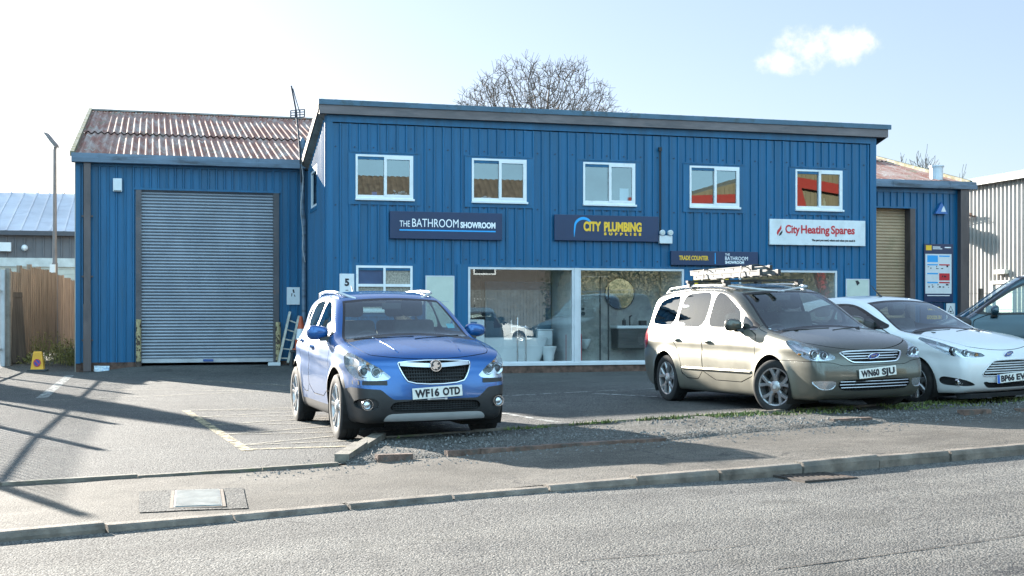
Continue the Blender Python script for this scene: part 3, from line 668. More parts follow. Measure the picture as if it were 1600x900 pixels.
mb = MB(); mb.add([(-w + .18 + a, y, b) for a, b in ((.055, -.10), (.08, -.03), (.13, .02), (.15, .05), (.155, -.01), (.12, -.07))], [(0, 1, 2, 3, 4, 5)]); mb.build('flame_shadow', T_black, t)
# small plates and boards on the wall
t, w, h, y = sign('unit_number_sign', 'narrow white sign with number 5 beside the frosted window', .287, .611, 1.50, 2.230, S_white, .015)
mb = MB(); fit(mb, '5', -.05, .05, y, h - .26, .15, .010); mb.tube([(-.10, y, -h + .12), (0, y, h - .43), (.10, y, -h + .12), (-.10, y, -h + .12)], .008, 4); mb.box(-.03, .03, y, y + .003, h - .37, h - .355); mb.build('lettering', T_black, t)
C_board = pm('pale_board', (.50, .55, .49), .5, var=.06, vscale=1.5, spots=(.42, .47, .42), sscale=2, samt=(.5, .75))
def board(label, u0, u1, z0, z1):
    t = thing('wall_board', label, 'board', B((u0 + u1) / 2, -.036, (z0 + z1) / 2), AL, 'pale boards on the blue front'); w, h = (u1 - u0) / 2, (z1 - z0) / 2
    mb = MB(); mb.box(-w + .025, w - .025, -.03, 0, -h + .025, h - .025); mb.build('panel', C_board, t)
    mb = MB(); frame_box(mb, -w, w, -h, h, .025, -.035, 0); mb.build('frame', C_alu, t); return t, w, h
t, w, h = board('blank pale green board between the frosted window and the shop glazing', 2.202, 2.861, 1.05, 2.204)
mb = MB(); mb.box(-.2, .2, -.033, -.030, .0, .004); mb.add([(w - .14, -.033, -h + .02), (w - .04, -.033, -h + .02), (w - .04, -.033, -h + .2)], [(0, 1, 2)]); mb.build('torn_notice', pm('notice_blue', (.1, .2, .45), .6), t)
t, w, h = board('pale green board with a black torn scrap, beside the tan shutter', 12.70, 13.34, 1.05, 2.215)
mb = MB(); mb.add([(-.07, -.034, h - .05), (.0, -.034, h - .04), (.06, -.034, h - .10), (-.02, -.034, h - .17), (-.04, -.034, h - .11)], [(0, 1, 2, 3, 4)]); mb.build('torn_scrap', T_black, t)
# twin-head emergency light with its conduit
t = thing('twin_spotlight', 'white box with twin round lamp heads at the right end of an amber lettered sign', 'light fitting', B(7.935, -.036, 3.0), AL)
mb = MB(); mb.box(-.16, .16, -.1, 0, 0.0, .19, .012); mb.build('housing', S_white, t)
for s in (-1, 1):
    mb = MB(); mb.lathe([(.0, .02), (.05, .02), (.062, -.01), (.066, -.07), (.058, -.085)], 'y', (s * .10, -.06, .255), 16); mb.box(s * .10 - .012, s * .10 + .012, -.06, -.04, .185, .2); hd = mb.build('lamp_head', S_white, t, smooth=40)
    mb = MB(); mb.lathe([(.0, -.088), (.056, -.0845)], 'y', (s * .10, -.06, .255), 16); mb.build('lens', pm('lamp_lens', (.55, .57, .55), .1), hd)
mb = MB(); mb.tube([(7.81, -.06, 3.30), (7.81, -.06, 5.18)], .016, 6); mb.box(7.775, 7.845, -.09, -.04, 5.17, 5.26)
tag(mb.build('cable_conduit', pm('black_plastic', (.012, .012, .014), .5), loc=None), 'thin black conduit running up the blue wall from the twin lamp', 'conduit')
o = [q for q in COL.objects if q.name == 'cable_conduit'][0]; o.location = B(0, 0, 0); o.rotation_euler = (0, 0, AL)
# ------------------------------------------------------------------ the long shed behind, seen left and right of the block
V0 = 3.3; U0, U1 = -5.37, 18.45; VR = 12.4; ZE = 5.02; ZR = 7.44; VB = 13.0
shed = thing('warehouse', 'long blue shed with rusty corrugated roof and tall roller shutters', 'building', B(0, 0, 0), AL)
SH = (-3.90, -0.842, 0.22, 4.264); SR = (15.0, 16.63, 0.2, 4.29)
mb = MB(); pl = lambda u, v, z: (u, V0 + v, z)
mr_ = MB()
clad(mb, U0 + .1, 0.02, 0.22, 4.86, [(SH[0] - .13, SH[1] + .13, 0, SH[3] + .02)], pitch=.19, place=pl)
clad(mr_, UW, U1 - .1, 0.22, 4.86, [(13, SR[1] + .2, 0, SR[3] + .02)], pitch=.21, place=pl)
mb.box(U0, U0 + .11, V0 - .036, V0, .2, 4.86); mb.box(-.2, 0.0, V0 - .036, V0, .2, 4.86)
mb.box(U0, 0.0, V0 - .04, V0, 4.80, 5.0); mr_.box(UW, U1, V0 - .04, V0, 4.74, 5.0)
mb.box(SH[0] - .17, SH[1] + .17, V0 - .05, V0 - .03, SH[3] + .005, SH[3] + .05); mr_.box(UW, SR[1] + .22, V0 - .05, V0 - .03, SR[3] + .005, SR[3] + .05)
mb.build('front_wall', C_blue, shed); mr_.build('front_wall', C_blue, shed)
mb = MB()
for u, s in ((U0, 1), (U1, -1)):
    mb.add([(u, V0, -.1), (u, VB, -.1), (u, VB, ZR - .15), (u, VR, ZR), (u, V0, ZE)], [(0, 1, 2, 3, 4)])
    k = V0 + .2
    while k < VB: mb.bar((u - s * .012, k, -.1), (u - s * .012, k, ZE + (ZR - ZE) * min(1, (k - V0) / (VR - V0)) - .05), .05, .03, (1, 0, 0)); k += .21
mb.add([(U0, VB, -.1), (U1, VB, -.1), (U1, VB, ZR - .15), (U0, VB, ZR - .15)], [(0, 1, 2, 3)])
mb.build('gable_wall', pm('aged_gable_sheet', (.45, .42, .37), .8, var=.2, vscale=1), shed)
for a, b in ((U0 + .01, SH[0] - .13), (SH[1] + .13, 0), (SR[1] + .2, U1)): mb = MB(); mb.box(a, b, V0 - .01, V0 + .1, -.3, .22); mb.build('plinth', C_brick, shed)
# corrugated roof, real waves, two laps
mb = MB(); P = .165
def rows(ua, ub, va, za, vb, zb, lift=0.0):
    us = np.arange(ua, ub + 1e-6, P / 8); L = 6
    def fn(u, t): return (u, va + (vb - va) * t, za + (zb - za) * t + .028 * math.cos(2 * math.pi * u / P) + lift)
    mb.grid(fn, [float(q) for q in us], [i / L for i in range(L + 1)])
vm = V0 + (VR - V0) * .45; zm = ZE + (ZR - ZE) * .45
rows(U0 - .06, U1 + .06, V0 - .16, ZE - .02, vm + .15, zm + .04); rows(U0 - .06, U1 + .06, vm, zm + .02, VR, ZR, .02)
mb.build('roof', C_rust, shed, smooth=True, fixn=False)
mb = MB(); mb.add([(U0 - .06, VR, ZR), (U1 + .06, VR, ZR), (U1 + .06, VB + .1, ZR - .16), (U0 - .06, VB + .1, ZR - .16)], [(0, 1, 2, 3)]); mb.build('rear_roof', C_rust, shed)
C_ridge = pm('ridge_cap', (.20, .19, .18), .8, var=.3, vscale=3, spots=(.3, .12, .07), sscale=4)
mb = MB(); mb.bar((U0 - .08, VR, ZR + .05), (U1 + .08, VR, ZR + .05), .26, .05); mb.build('ridge_cap', C_ridge, shed)
for u in (U0 - .07, U1 + .07): mb = MB(); mb.bar((u, V0 - .16, ZE + .03), (u, VR, ZR + .05), .09, .12); mb.build('verge_trim', pm('mossy_verge', (.26, .24, .19), .85, var=.35, vscale=5, spots=(.14, .13, .05), sscale=6, samt=(.45, .6)), shed)
def gutter(u0, u1):
    mb = MB(); v = V0 - .22
    prof = [(v + .2, ZE + .04), (v + .2, ZE - .16), (v + .12, ZE - .17), (v - .04, ZE - .16), (v - .05, ZE - .06), (v - .02, ZE - .05), (v - .02, ZE + .05), (v - .005, ZE + .05), (v - .005, ZE - .03), (v + .18, ZE - .03)]
    mb.prism(prof, 'x', u0, u1)
    for k in np.arange(u0 + .6, u1, 1.8): mb.box(k, k + .02, v - .055, v - .048, ZE - .17, ZE + .05)
    return mb.build('gutter', C_gutter, shed)
gutter(U0 - .08, -.10); gutter(UW + .02, U1 + .2)
# brown downpipe and posts
mb = MB(); mb.box(-5.18, -5.03, V0 - .20, V0 - .05, 1.55, ZE - .17); mb.box(-5.195, -5.015, V0 - .215, V0 - .05, 1.50, 1.58)
mb.box(-5.19, -5.02, V0 - .22, V0 - .05, .02, 1.50)
for z in (.72, 2.2, 3.6): mb.box(-5.23, -4.98, V0 - .11, V0 - .05, z, z + .04)
mb.build('downpipe', C_brown, shed)
mb = MB(); mb.tube([(-.16, V0 - .16, ZE + .35), (-.16, V0 - .16, 3.9), (-.12, V0 - .12, 3.6), (-.12, V0 - .12, .1)], .055, 10); mb.lathe([(.075, 0), (.075, .2), (.02, .3)], 'z', (-.16, V0 - .16, ZE + .3), 12); mb.build('downpipe', C_gutter, shed)
mb = MB(); mb.box(18.16, 18.44, V0 - .2, V0 + .02, 0, 4.86); mb.build('corner_post', C_brown, shed)
mb = MB(); mb.box(SR[1], SR[1] + .16, V0 - .07, V0 + .3, 0, SR[3]); mb.build('shutter_post', C_brown, shed)
C_guide = pm('shutter_guide', (.085, .08, .09), .55, var=.2, vscale=2, spots=(.17, .09, .06), sscale=4, samt=(.55, .7))
for a, b in ((SH[0] - .13, SH[0]), (SH[1], SH[1] + .13)):
    mb = MB(); mb.box(a, b, V0 - .055, V0 + .12, .12, SH[3]); mb.build('shutter_post', C_guide, shed)
def shutter(name, u0, u1, z0, z1, v, pitch, mt, depth=.016):
    mb = MB(); prof = []; z = z0 + .09
    while z < z1:
        for t, q in ((0, 0), (.10, -.35), (.3, -.9), (.5, -1), (.7, -.85), (.88, -.3), (.95, .1)): prof.append((v + q * depth, z + t * pitch))
        z += pitch
    prof.append((v, z1)); n = len(prof)
    mb.add([(u0, a, b) for a, b in prof] + [(u1, a, b) for a, b in prof], [(i, n + i, n + i + 1, i + 1) for i in range(n - 1)])
    o = mb.build(name, mt, shed, smooth=50, fixn=False)
    mb = MB(); mb.box(u0, u1, v - .03, v + .02, z0, z0 + .09); m_ = (u0 + u1) / 2
    mb.build('bottom_rail', pm('shutter_rail', (.42, .44, .47), .4, .4, var=.1), o); return o
C_shut = pm('galvanised_shutter', (.225, .25, .29), .38, .5, var=.10, vscale=1.2, spots=(.18, .205, .25), sscale=1.6, samt=(.45, .75), stretch=(1, 1, .6))
s1 = shutter('roller_shutter', SH[0], SH[1], SH[2] - .02, SH[3], V0 + .05, .0745, C_shut)
mb = MB(); m_ = (SH[0] + SH[1]) / 2; mb.box(m_ - .12, m_ + .12, V0 - .01, V0 + .018, SH[2] + .0, SH[2] + .055); mb.build('lock', pm('lock_blue', (.02, .07, .25), .4), s1)
shutter('roller_shutter', UW + .01, SR[1], SR[2], SR[3], V0 + .22, .086, pm('tan_shutter', (.43, .30, .19), .5, 0, var=.08, vscale=1.5, spots=(.33, .25, .15), sscale=2), .02)
mb = MB(); mb.lathe([(.18, 0), (.18, .38), (.21, .38), (.21, .42), (.0, .45)], 'z', (17.95, 3.95, 5.18), 20); mb.build('roof_vent', pm('zinc', (.45, .5, .55), .4, .5), shed)

def wallbox(name, label, cat, u, z, v=V0 - .036): return thing(name, label, cat, B(u, v, z), AL)
t = wallbox('alarm_box', 'small white box on the blue wall, above and left of the shutter', 'alarm box', -4.437, 4.36)
mb = MB(); mb.box(-.10, .10, -.075, 0, -.155, .155, .012); mb.build('casing', S_white, t); mb = MB(); mb.box(-.085, .085, -.077, -.0755, -.15, -.12); mb.build('grille', pm('grille_grey', (.2, .2, .2), .6), t)
t = wallbox('triangular_alarm', 'blue and white triangular alarm box near the corner post', 'alarm box', 17.6, 4.32)
mb = MB(); mb.prism([(-.20, -.16), (.20, -.16), (.0, .17)], 'y', -.08, 0); mb.build('casing', pm('alarm_blue', (.02, .12, .35), .4), t)
mb = MB(); mb.prism([(-.02, -.10), (.135, -.10), (.07, .06), (.03, .02)], 'y', -.084, -.0801); mb.build('printed_label', S_white, t)
t = wallbox('warning_plate', 'white plate with a small dark figure symbol right of the large shutter', 'sign', -.368, 1.79, V0 - .036)
mb = MB(); mb.box(-.155, .155, -.012, 0, -.21, .21); mb.build('plate', S_white, t)
mb = MB(); y = -.014
mb.add([(-.02, y, .15), (.01, y, .165), (.035, y, .08), (.0, y, .07)], [(0, 1, 2, 3)]); mb.add([(-.045, y, .06), (-.02, y, .07), (-.03, y, .0), (-.05, y, -.02)], [(0, 1, 2, 3)]); mb.add([(.015, y, .05), (.05, y, .0), (.045, y, -.03), (.02, y, .0)], [(0, 1, 2, 3)]); mb.build('symbol', T_black, t)
# notice board beside the tan shutter
t = wallbox('notice_board', 'navy notice board with white poster of blue and red blocks', 'notice board', 17.526, 2.52); y = -.035
mb = MB(); mb.box(-.45, .47, -.03, 0, -.83, .80); mb.build('panel', S_navy, t)
mb = MB(); mb.box(-.42, .42, -.034, -.0305, -.59, .52); mb.build('poster', S_white, t)
mb = MB(); mb.box(-.40, -.22, y, y + .003, .62, .76); mb.build('yellow_emblem', T_yel, t)
mb = MB(); mb.box(-.18, .06, y, y + .003, .70, .725); mb.box(-.18, .12, y, y + .003, .655, .675); mb.box(.2, .40, y, y + .003, .69, .72); mb.box(-.36, .36, y, y + .003, -.655, -.635); mb.build('small_lettering', T_white, t)
for a, b, c, d in ((-.36, -.02, .29, .48), (.02, .36, .44, .48), (-.36, -.02, .20, .235), (-.36, -.02, -.05, -.01), (-.36, -.02, -.30, -.26)): mb = MB(); mb.box(a, b, y - .001, y + .001, c, d); mb.build('blue_block', T_cyan, t)
for c, d in ((.20, .235), (-.22, -.02), (-.30, -.26)): mb = MB(); mb.box(.02, .36, y - .001, y + .001, c, d); mb.build('red_block', T_red, t)
mb = MB()
for k in range(26): x_ = rnd.uniform(-.35, .32); z_ = rnd.choice((.33 - .18, .10, -.13, -.36, -.42)); mb.box(x_, x_ + rnd.uniform(.02, .06), y - .0015, y + .001, z_, z_ + rnd.uniform(.015, .05))
mb.build('small_print', T_black, t)
t = wallbox('goods_sign', 'low navy sign in amber letters under the notice board', 'sign', 17.38, 1.42); y = -.027
mb = MB(); mb.box(-.42, .30, -.025, 0, -.40, .24); mb.build('panel', S_navy, t)
mb = MB(); fit(mb, 'CUSTOMER', -.2, .2, y, .05, .085, .006); fit(mb, 'GOODS IN', -.22, .24, y, -.2, .10, .006); mb.build('lettering', T_yel, t)
t = wallbox('hazard_sign', 'white plate with a black warning triangle beside the low navy sign', 'sign', 17.93, 1.36)
mb = MB(); mb.box(-.14, .14, -.015, 0, -.30, .30); mb.build('plate', S_white, t)
mb = MB(); mb.tube([(-.10, -.018, .02), (0, -.018, .22), (.10, -.018, .02), (-.10, -.018, .02)], .010, 4); mb.box(-.03, .03, -.018, -.0155, .05, .09); mb.box(-.10, .10, -.018, -.0155, -.16, -.06); mb.build('symbol', T_black, t)

# television aerial on a mast at the end of the gutter
t = thing('television_aerial', 'leaning television aerial on the roof edge against the sky', 'aerial', B(-.30, V0 - .25, ZE - .2), AL)
M_aer = pm('aerial_metal', (.05, .055, .07), .5, .6)
mb = MB(); mb.tube([(.1, 0, -.3), (.06, 0, .6), (-.02, 0, 1.4), (-.14, 0, 2.02)], .024, 6); mb.build('mast', M_aer, t)
mb = MB(); c = Vector((.01, -.04, 1.35))
for dz in (-.09, -.03, .03, .09): mb.bar(c + Vector((-.17, -.05, dz - .03)), c + Vector((.17, .05, dz + .03)), .02, .02)
for s in (-1, -.33, .33, 1): mb.bar(c + Vector((.17 * s, .05 * s, -.09 + .03 * s)), c + Vector((.17 * s, .05 * s, .09 + .03 * s)), .02, .02)
mb.build('element_grid', M_aer, t)
mb = MB(); mb.tube([(-.10, -.02, 1.95), (-.06, -.2, 1.7), (.02, -.45, 1.3)], .012, 5); mb.build('boom', M_aer, t)
mb = MB(); pts = [(-.02 + .03 * math.sin(i * 1.3), -.31 - .02 * math.sin(i), 4.9 - i * .28) for i in range(8)] + [(.06, -.3, 2.6)]
mb.tube([(p[0], V0 + p[1], p[2]) for p in pts], .010, 5)
cb = mb.build('hanging_cable', pm('grey_cable', (.45, .45, .46), .6)); cb.location = B(-.17, 0, 0); cb.rotation_euler = (0, 0, AL); tag(cb, 'thin grey cable hanging down the corner beneath the aerial', 'cable')

# ------------------------------------------------------------------ things standing in front of the shed
M_post = pm('chipped_yellow_paint', (.38, .31, .17), .7, var=.2, vscale=8, spots=(.06, .035, .025), sscale=9, samt=(.50, .56), bump=.3)
for u, lab, hh in ((-3.965, 'rusty yellow guard post at the left side of the large shutter', 1.1), (-.74, 'rusty yellow guard post at the right side of the large shutter', 1.03)):
    p = B(u, V0 - .17); t = thing('guard_post', lab, 'bollard', (p[0], p[1], G(p[0], p[1])), AL, 'guard posts beside the shutter')
    mb = MB(); mb.tube([(0, 0, .12), (0, 0, hh)], .062, 14); mb.build('post', M_post, t, smooth=40)
    mb = MB(); mb.tube([(0, 0, -.1), (0, 0, .121)], .064, 14); mb.build('base', pm('rusty_base', (.07, .05, .04), .8, var=.3, vscale=9), t, smooth=40)
def at(px, py, z=0.0):
    """a point on the ground"""
    return (px, py, G(px, py) + z)
p = B(-.66, V0 - .42); ld = thing('step_ladder', 'folded grey metal ladder leaning on the corner of the shed', 'ladder', at(p[0], p[1]), AL)
M_lad = pm('weathered_aluminium', (.50, .48, .42), .55, .1, var=.2, vscale=6)
for s, nm in ((-.1, 0), (.12, 1)):
    mb = MB(); mb.bar((s, 0.02 * nm, .06), (s + .30, .30 + .02 * nm, 1.28 - .1 * nm), .05, .10, (0, 1, 0)); mb.build('stile', M_lad, ld)
mb = MB()
for k in range(5): f = .1 + k * .19; mb.bar((-.1 + .3 * f, .3 * f, .06 + 1.2 * f), (.12 + .3 * f, .3 * f + .02, .06 + 1.1 * f), .03, .03)
mb.build('rungs', M_lad, ld)
mb = MB(); mb.box(-.34, -.05, -.05, .05, .0, .08, .01); mb.build('foot', S_white, ld)
p = B(-.27, V0 - .75); st = thing('low_stool', 'small dark step stool under the traffic cone', 'stool', at(p[0], p[1]), AL)
M_grey = pm('dark_grey_plastic', (.045, .05, .055), .6, var=.15)
mb = MB(); mb.box(-.24, .24, -.16, .16, .34, .40, .012); mb.build('seat', M_grey, st)
for a in (-1, 1):
    for b in (-1, 1): mb = MB(); mb.bar((a * .2, b * .13, .34), (a * .23, b * .15, 0), .03, .03); mb.build('leg', M_grey, st)
tcn_ = thing('traffic_cone', 'orange and white traffic cone standing on the dark stool', 'traffic cone', (B(-.26, V0 - .75)[0], B(-.26, V0 - .75)[1], at(p[0], p[1])[2] + .402), AL)
M_or = pm('cone_orange', (.50, .085, .03), .55, var=.15, vscale=6)
mb = MB(); mb.box(-.19, .19, -.19, .19, 0, .03, .008); mb.lathe([(.15, .03), (.13, .25)], 'z', n=20, caps=False); mb.build('cone_skirt', M_or, tcn_, smooth=40); mb = MB(); mb.lathe([(.0875, .5), (.035, .80), (.0, .80)], 'z', n=20, caps=False); mb.build('cone_tip', M_or, tcn_, smooth=40)
mb = MB(); mb.lathe([(.131, .25), (.0885, .5)], 'z', n=20, caps=False); mb.build('reflective_band', S_white, tcn_, smooth=40)
p = B(-.24, V0 - 1.15); yb = thing('yellow_tub', 'small yellow tub standing by the dark stool', 'tub', at(p[0], p[1]), AL)
mb = MB(); mb.lathe([(.07, 0), (.085, .22), (.09, .22), (.09, .25), (.0, .25)], 'z', n=16); mb.build('tub_body', pm('tub_yellow', (.6, .42, .04), .5), yb, smooth=40)
mb = MB(); mb.tube([(-.088, 0, .2), (-.06, -.05, .12), (.0, -.1, .1), (.06, -.05, .12), (.088, 0, .2)], .006, 5); mb.build('handle', M_grey, yb)
p = B(-4.78, V0 - .28); wb = thing('white_carton', 'crumpled pale blue and white carton at the foot of the brown downpipe', 'carton', at(p[0], p[1]), AL + .06)
bm = bmesh.new(); bmesh.ops.create_cube(bm, size=1); bmesh.ops.subdivide_edges(bm, edges=bm.edges[:], cuts=3, use_grid_fill=True)
for q in bm.verts: q.co = Vector((q.co.x * .33, q.co.y * .2, q.co.z * .12 + .06)) + noise.noise_vector(q.co * 3) * .015
mb = MB(); mb.bm(bm); mb.build('carton_body', pm('crumpled_white', (.6, .68, .74), .5, var=.15, vscale=10, spots=(.25, .4, .6), sscale=8, samt=(.55, .6)), wb)
# yellow no-waiting cone by the fence
cx, cy = -11.15, 30.1
nc = thing('no_waiting_cone', 'yellow no waiting cone with red and blue disc by the wooden fence', 'traffic cone', at(cx, cy), R_(12)); nc.scale = (.72, .72, .82)
M_cy = pm('cone_yellow', (.72, .36, .02), .5, var=.08)
mb = MB(); vs = []
for hw, hd, z in ((.20, .20, .05), (.19, .18, .12), (.135, .10, .50), (.115, .07, .56)): vs += [(-hw, -hd, z), (hw, -hd, z), (hw, hd, z), (-hw, hd, z)]
mb.add(vs, [(4 * r + i, 4 * r + (i + 1) % 4, 4 * r + 4 + (i + 1) % 4, 4 * r + 4 + i) for r in range(3) for i in range(4)] + [(12, 13, 14, 15)]); mb.build('cone_body', M_cy, nc)
mb = MB(); mb.box(-.30, .30, -.27, .27, 0, .05, .01); mb.build('base', M_grey, nc)
M44 = Matrix.Translation((0, -.165, .235)) @ Matrix.Rotation(R_(-12), 4, 'X')
mb = MB(); mb.lathe([(.0, -.012), (.115, -.012), (.115, 0)], 'y', n=24); mb.xf(M44).build('red_disc', pm('sign_red', (.45, .03, .05), .5), nc)
mb = MB(); mb.lathe([(.0, -.016), (.085, -.016), (.085, -.012)], 'y', n=24); mb.xf(M44).build('blue_disc', pm('sign_blue', (.03, .05, .28), .5), nc)
mb = MB(); mb.bar((-.07, -.018, .07), (.07, -.018, -.07), .004, .03, (1, 0, 1)); mb.xf(M44).build('red_bar', pm('sign_red', (.45, .03, .05), .5), nc)

# ------------------------------------------------------------------ fences
M_wood = pm('weathered_boarding', (.235, .18, .14), .9, var=.3, vscale=3, spots=(.30, .25, .20), sscale=4, samt=(.5, .75), stretch=(6, 6, .4), bump=.4)
M_conc = pm('concrete_post', (.20, .19, .175), .9, var=.2, vscale=5, bump=.3)
P0 = Vector((-12.2, 31.0)); D0 = Vector((-.2, .98)).normalized()
fn = thing('wooden_fence', 'weathered grey brown close boarded fence running back beside the shed', 'fence', (P0.x, P0.y, 0), 0)
def fz(t): return G(*(P0 + D0 * t))
for k in range(14):
    mb = MB(); j = 0
    while j < 10:
        t0 = k * 1.5 + .05 + j * .14; a = D0 * t0; b = D0 * (t0 + .135); jz = random.uniform(-.02, .02)
        dd = .012 * (j % 2); s = Vector((D0.y, -D0.x)) * dd
        z0 = fz(k * 1.5)
        mb.bar((a.x + s.x, a.y + s.y, z0 + 1.15), (b.x + s.x, b.y + s.y, z0 + 1.15), .02, 2.3 + jz); j += 1
    mb.build('board_panel', M_wood, fn)
    a = D0 * (k * 1.5); mb = MB(); mb.box(a.x - .05, a.x + .05, a.y - .05, a.y + .05, -.2, fz(k * 1.5) + 2.36); mb.build('post', M_conc if k == 0 else M_wood, fn)
# slim dark board leaning on the fence
q = P0 + D0 * .55; lb = MB(); lb.box(-.27, .27, -.02, .02, 0, 1.75); lb.box(-.27, .27, -.035, -.02, 1.62, 1.75); lb.box(-.27, -.21, -.035, -.02, 0, 1.62)
lo = lb.build('leaning_board', pm('dark_stained_wood', (.075, .06, .05), .85, var=.3, vscale=3, stretch=(6, 6, .4)), loc=(q.x + .16, q.y, G(q.x, q.y)), rz=R_(72)); lo.rotation_euler[0] = R_(-5)
tag(lo, 'dark door-sized board leaning against the wooden fence', 'board')
# galvanised palisade running towards the road, mostly outside the frame on the left
M_pal = pm('galvanised_palisade', (.42, .45, .48), .5, .5, var=.1)
pf = thing('palisade_fence', 'grey galvanised palisade fence along the left side of the car park', 'fence', (-12.35, 30.9, 0), 0)
PL = [Vector((-12.35, 30.9)), Vector((-9.2, 19.0)), Vector((-8.0, 14.9))]
base = PL[0]; mbp = MB(); mbr = MB(); posts = []
for a, b in zip(PL, PL[1:]):
    n = int((b - a).length / .18); d = (b - a).normalized(); s = Vector((d.y, -d.x))
    for k in range(n):
        p = a.lerp(b, k / n) - base; z = G(*(p + base)); w = d * .024; dp = s * .02
        hh = 2.4
        mbp.add([(p.x - w.x, p.y - w.y, z + .05), (p.x + dp.x, p.y + dp.y, z + .05), (p.x + w.x, p.y + w.y, z + .05), (p.x - w.x, p.y - w.y, z + hh - .12), (p.x + dp.x, p.y + dp.y, z + hh), (p.x + w.x, p.y + w.y, z + hh - .12)], [(0, 1, 4, 3), (1, 2, 5, 4)])
    for zz in (.5, 1.9): pa, pb = a - base, b - base; mbr.bar((pa.x, pa.y, zz), (pb.x, pb.y, zz + .02), .04, .05)
    m_ = int((b - a).length / 2.75)
    for k in range(m_ + 1): posts.append(a.lerp(b, k / m_) - base - s * .06)
po = mbp.build('pales', M_pal, pf, fixn=False); mbr.build('rails', M_pal, pf)
for k, p in enumerate(posts): mb = MB(); mb.box(p.x - .05, p.x + .05, p.y - .03, p.y + .03, -.2, 2.42); mb.build('post', M_pal, pf)
# ------------------------------------------------------------------ neighbours
def rib_roof(mb, u0, u1, va, za, vb, zb, pitch=.5):
    mb.add([(u0, va, za), (u1, va, za), (u1, vb, zb), (u0, vb, zb)], [(0, 1, 2, 3)])
    k = u0 + .1
    while k < u1: mb.bar((k, va, za + .012), (k, vb, zb + .012), .07, .05); k += pitch
nb = thing('neighbour_unit', 'low grey unit with pale ribbed metal roof beyond the fence', 'building', B(-15, 27, 0), AL)
C_grey = pm('grey_cladding', (.105, .11, .125), .55, var=.1, vscale=1)
mb = MB(); clad(mb, -14, 13, 0, 4.75, [(-1.5, 9.2, 0, 3.65)], pitch=.35, h=.035, top=.06); mb.add([(13, 0, 0), (13, 15, 0), (13, 15, 4.75), (13, 7.5, 7.0), (13, 0, 4.75)], [(0, 1, 2, 3, 4)]); mb.build('wall', C_grey, nb)
mb = MB(); rib_roof(mb, -14.2, 13.2, -.25, 4.72, 7.5, 6.95, .55); rib_roof(mb, -14.2, 13.2, 15.2, 4.72, 7.5, 6.95, .55)
mb.build('roof', pm('pale_metal_roof', (.50, .54, .60), .38, .35, var=.1, vscale=.6, spots=(.38, .42, .48), sscale=1, samt=(.5, .7)), nb)
mb = MB(); mb.box(-14.2, 13.2, -.34, -.2, 4.55, 4.73); mb.build('gutter', pm('dark_gutter', (.05, .055, .07), .5), nb)
mb = MB(); frame_box(mb, -1.5, 9.2, -.4, 3.65, .35, -.06, .02); mb.build('door_frame', pm('pale_frame', (.46, .5, .5), .5), nb)
mb = MB()
for k in range(34): mb.box(-1.15, 8.85, .02 + .012 * (k % 2), .06, k * .1, k * .1 + .098)
mb.build('roller_shutter', pm('pale_green_shutter', (.44, .46, .42), .5, var=.06), nb)
mb = MB(); mb.box(5.4, 5.9, -.3, 0, 3.9, 4.25); mb.build('wall_light', S_white, nb); mb = MB(); mb.sphere((6.4, -.15, 4.05), .13); mb.build('alarm_bell', S_white, nb)
# white unit on the right, its long side lit by the sun
rb = thing('white_unit', 'white corrugated unit lit by the sun at the right edge', 'building', B(22.2, 0, 0), AL)
C_wcor = pm('white_corrugated', (.35, .345, .34), .5, var=.06, vscale=1)
mb = MB(); clad(mb, -6, 26, -.2, 5.62, [(6.1, 7.2, 0, 2.42)], pitch=.2, h=.07, top=.045, side=.03, place=lambda u, v, z: (v, u, z))
mb.build('side_wall', C_wcor, rb)
mb = MB(); mb.add([(0, -6, 0), (14, -6, 0), (14, -6, 5.6), (7, -6, 7.0), (0, -6, 5.6)], [(0, 1, 2, 3, 4)]); mb.add([(0, 26, 0), (14, 26, 0), (14, 26, 5.6), (7, 26, 7.0), (0, 26, 5.6)], [(0, 1, 2, 3, 4)]); mb.build('gable_wall', C_wcor, rb)
mb = MB(); mb.add([(-.2, -6.1, 5.68), (7, -6.1, 7.05), (7, 26.1, 7.05), (-.2, 26.1, 5.68)], [(0, 1, 2, 3)]); mb.add([(14.2, -6.1, 5.68), (7, -6.1, 7.05), (7, 26.1, 7.05), (14.2, 26.1, 5.68)], [(0, 1, 2, 3)]); mb.build('roof', pm('pale_sheet_roof', (.6, .63, .66), .4, .2), rb)
mb = MB(); mb.box(-.28, -.14, -6.1, 26.1, 5.53, 5.70); mb.build('gutter', pm('pale_gutter', (.66, .66, .64), .5), rb)
mb = MB(); frame_box(mb, 0, 1, 0, 1, .01, 0, .01); mb = MB(); mb.box(-.09, -.02, 6.1, 6.2, 0, 2.42); mb.box(-.09, -.02, 7.1, 7.2, 0, 2.42); mb.box(-.09, -.02, 6.2, 7.1, 2.32, 2.42); mb.box(-.04, 0, 6.2, 7.1, 0, 2.32); mb.build('side_door', pm('white_door', (.70, .69, .66), .5, var=.03), rb)
mb = MB(); mb.box(-.22, -.05, 6.3, 6.85, 2.62, 2.76, .02); mb.build('wall_light', pm('lamp_grey_white', (.55, .56, .5), .5), rb)
mb = MB(); mb.tube([(-.05, 8.6, 4.05), (-.55, 8.6, 4.05)], .27, 18); mb.tube([(-.55, 8.6, 4.05), (-.7, 8.6, 4.05)], .34, 18); mb.build('extract_fan', pm('dull_zinc', (.30, .36, .38), .5, .4, var=.2), rb, smooth=40)
mb = MB()
for k in range(6): mb.bar((-.06, 8.0 + k * .25, 4.55 + .03 * (k % 2)), (-.5, 8.1 + k * .25, 4.6), .05, .04)
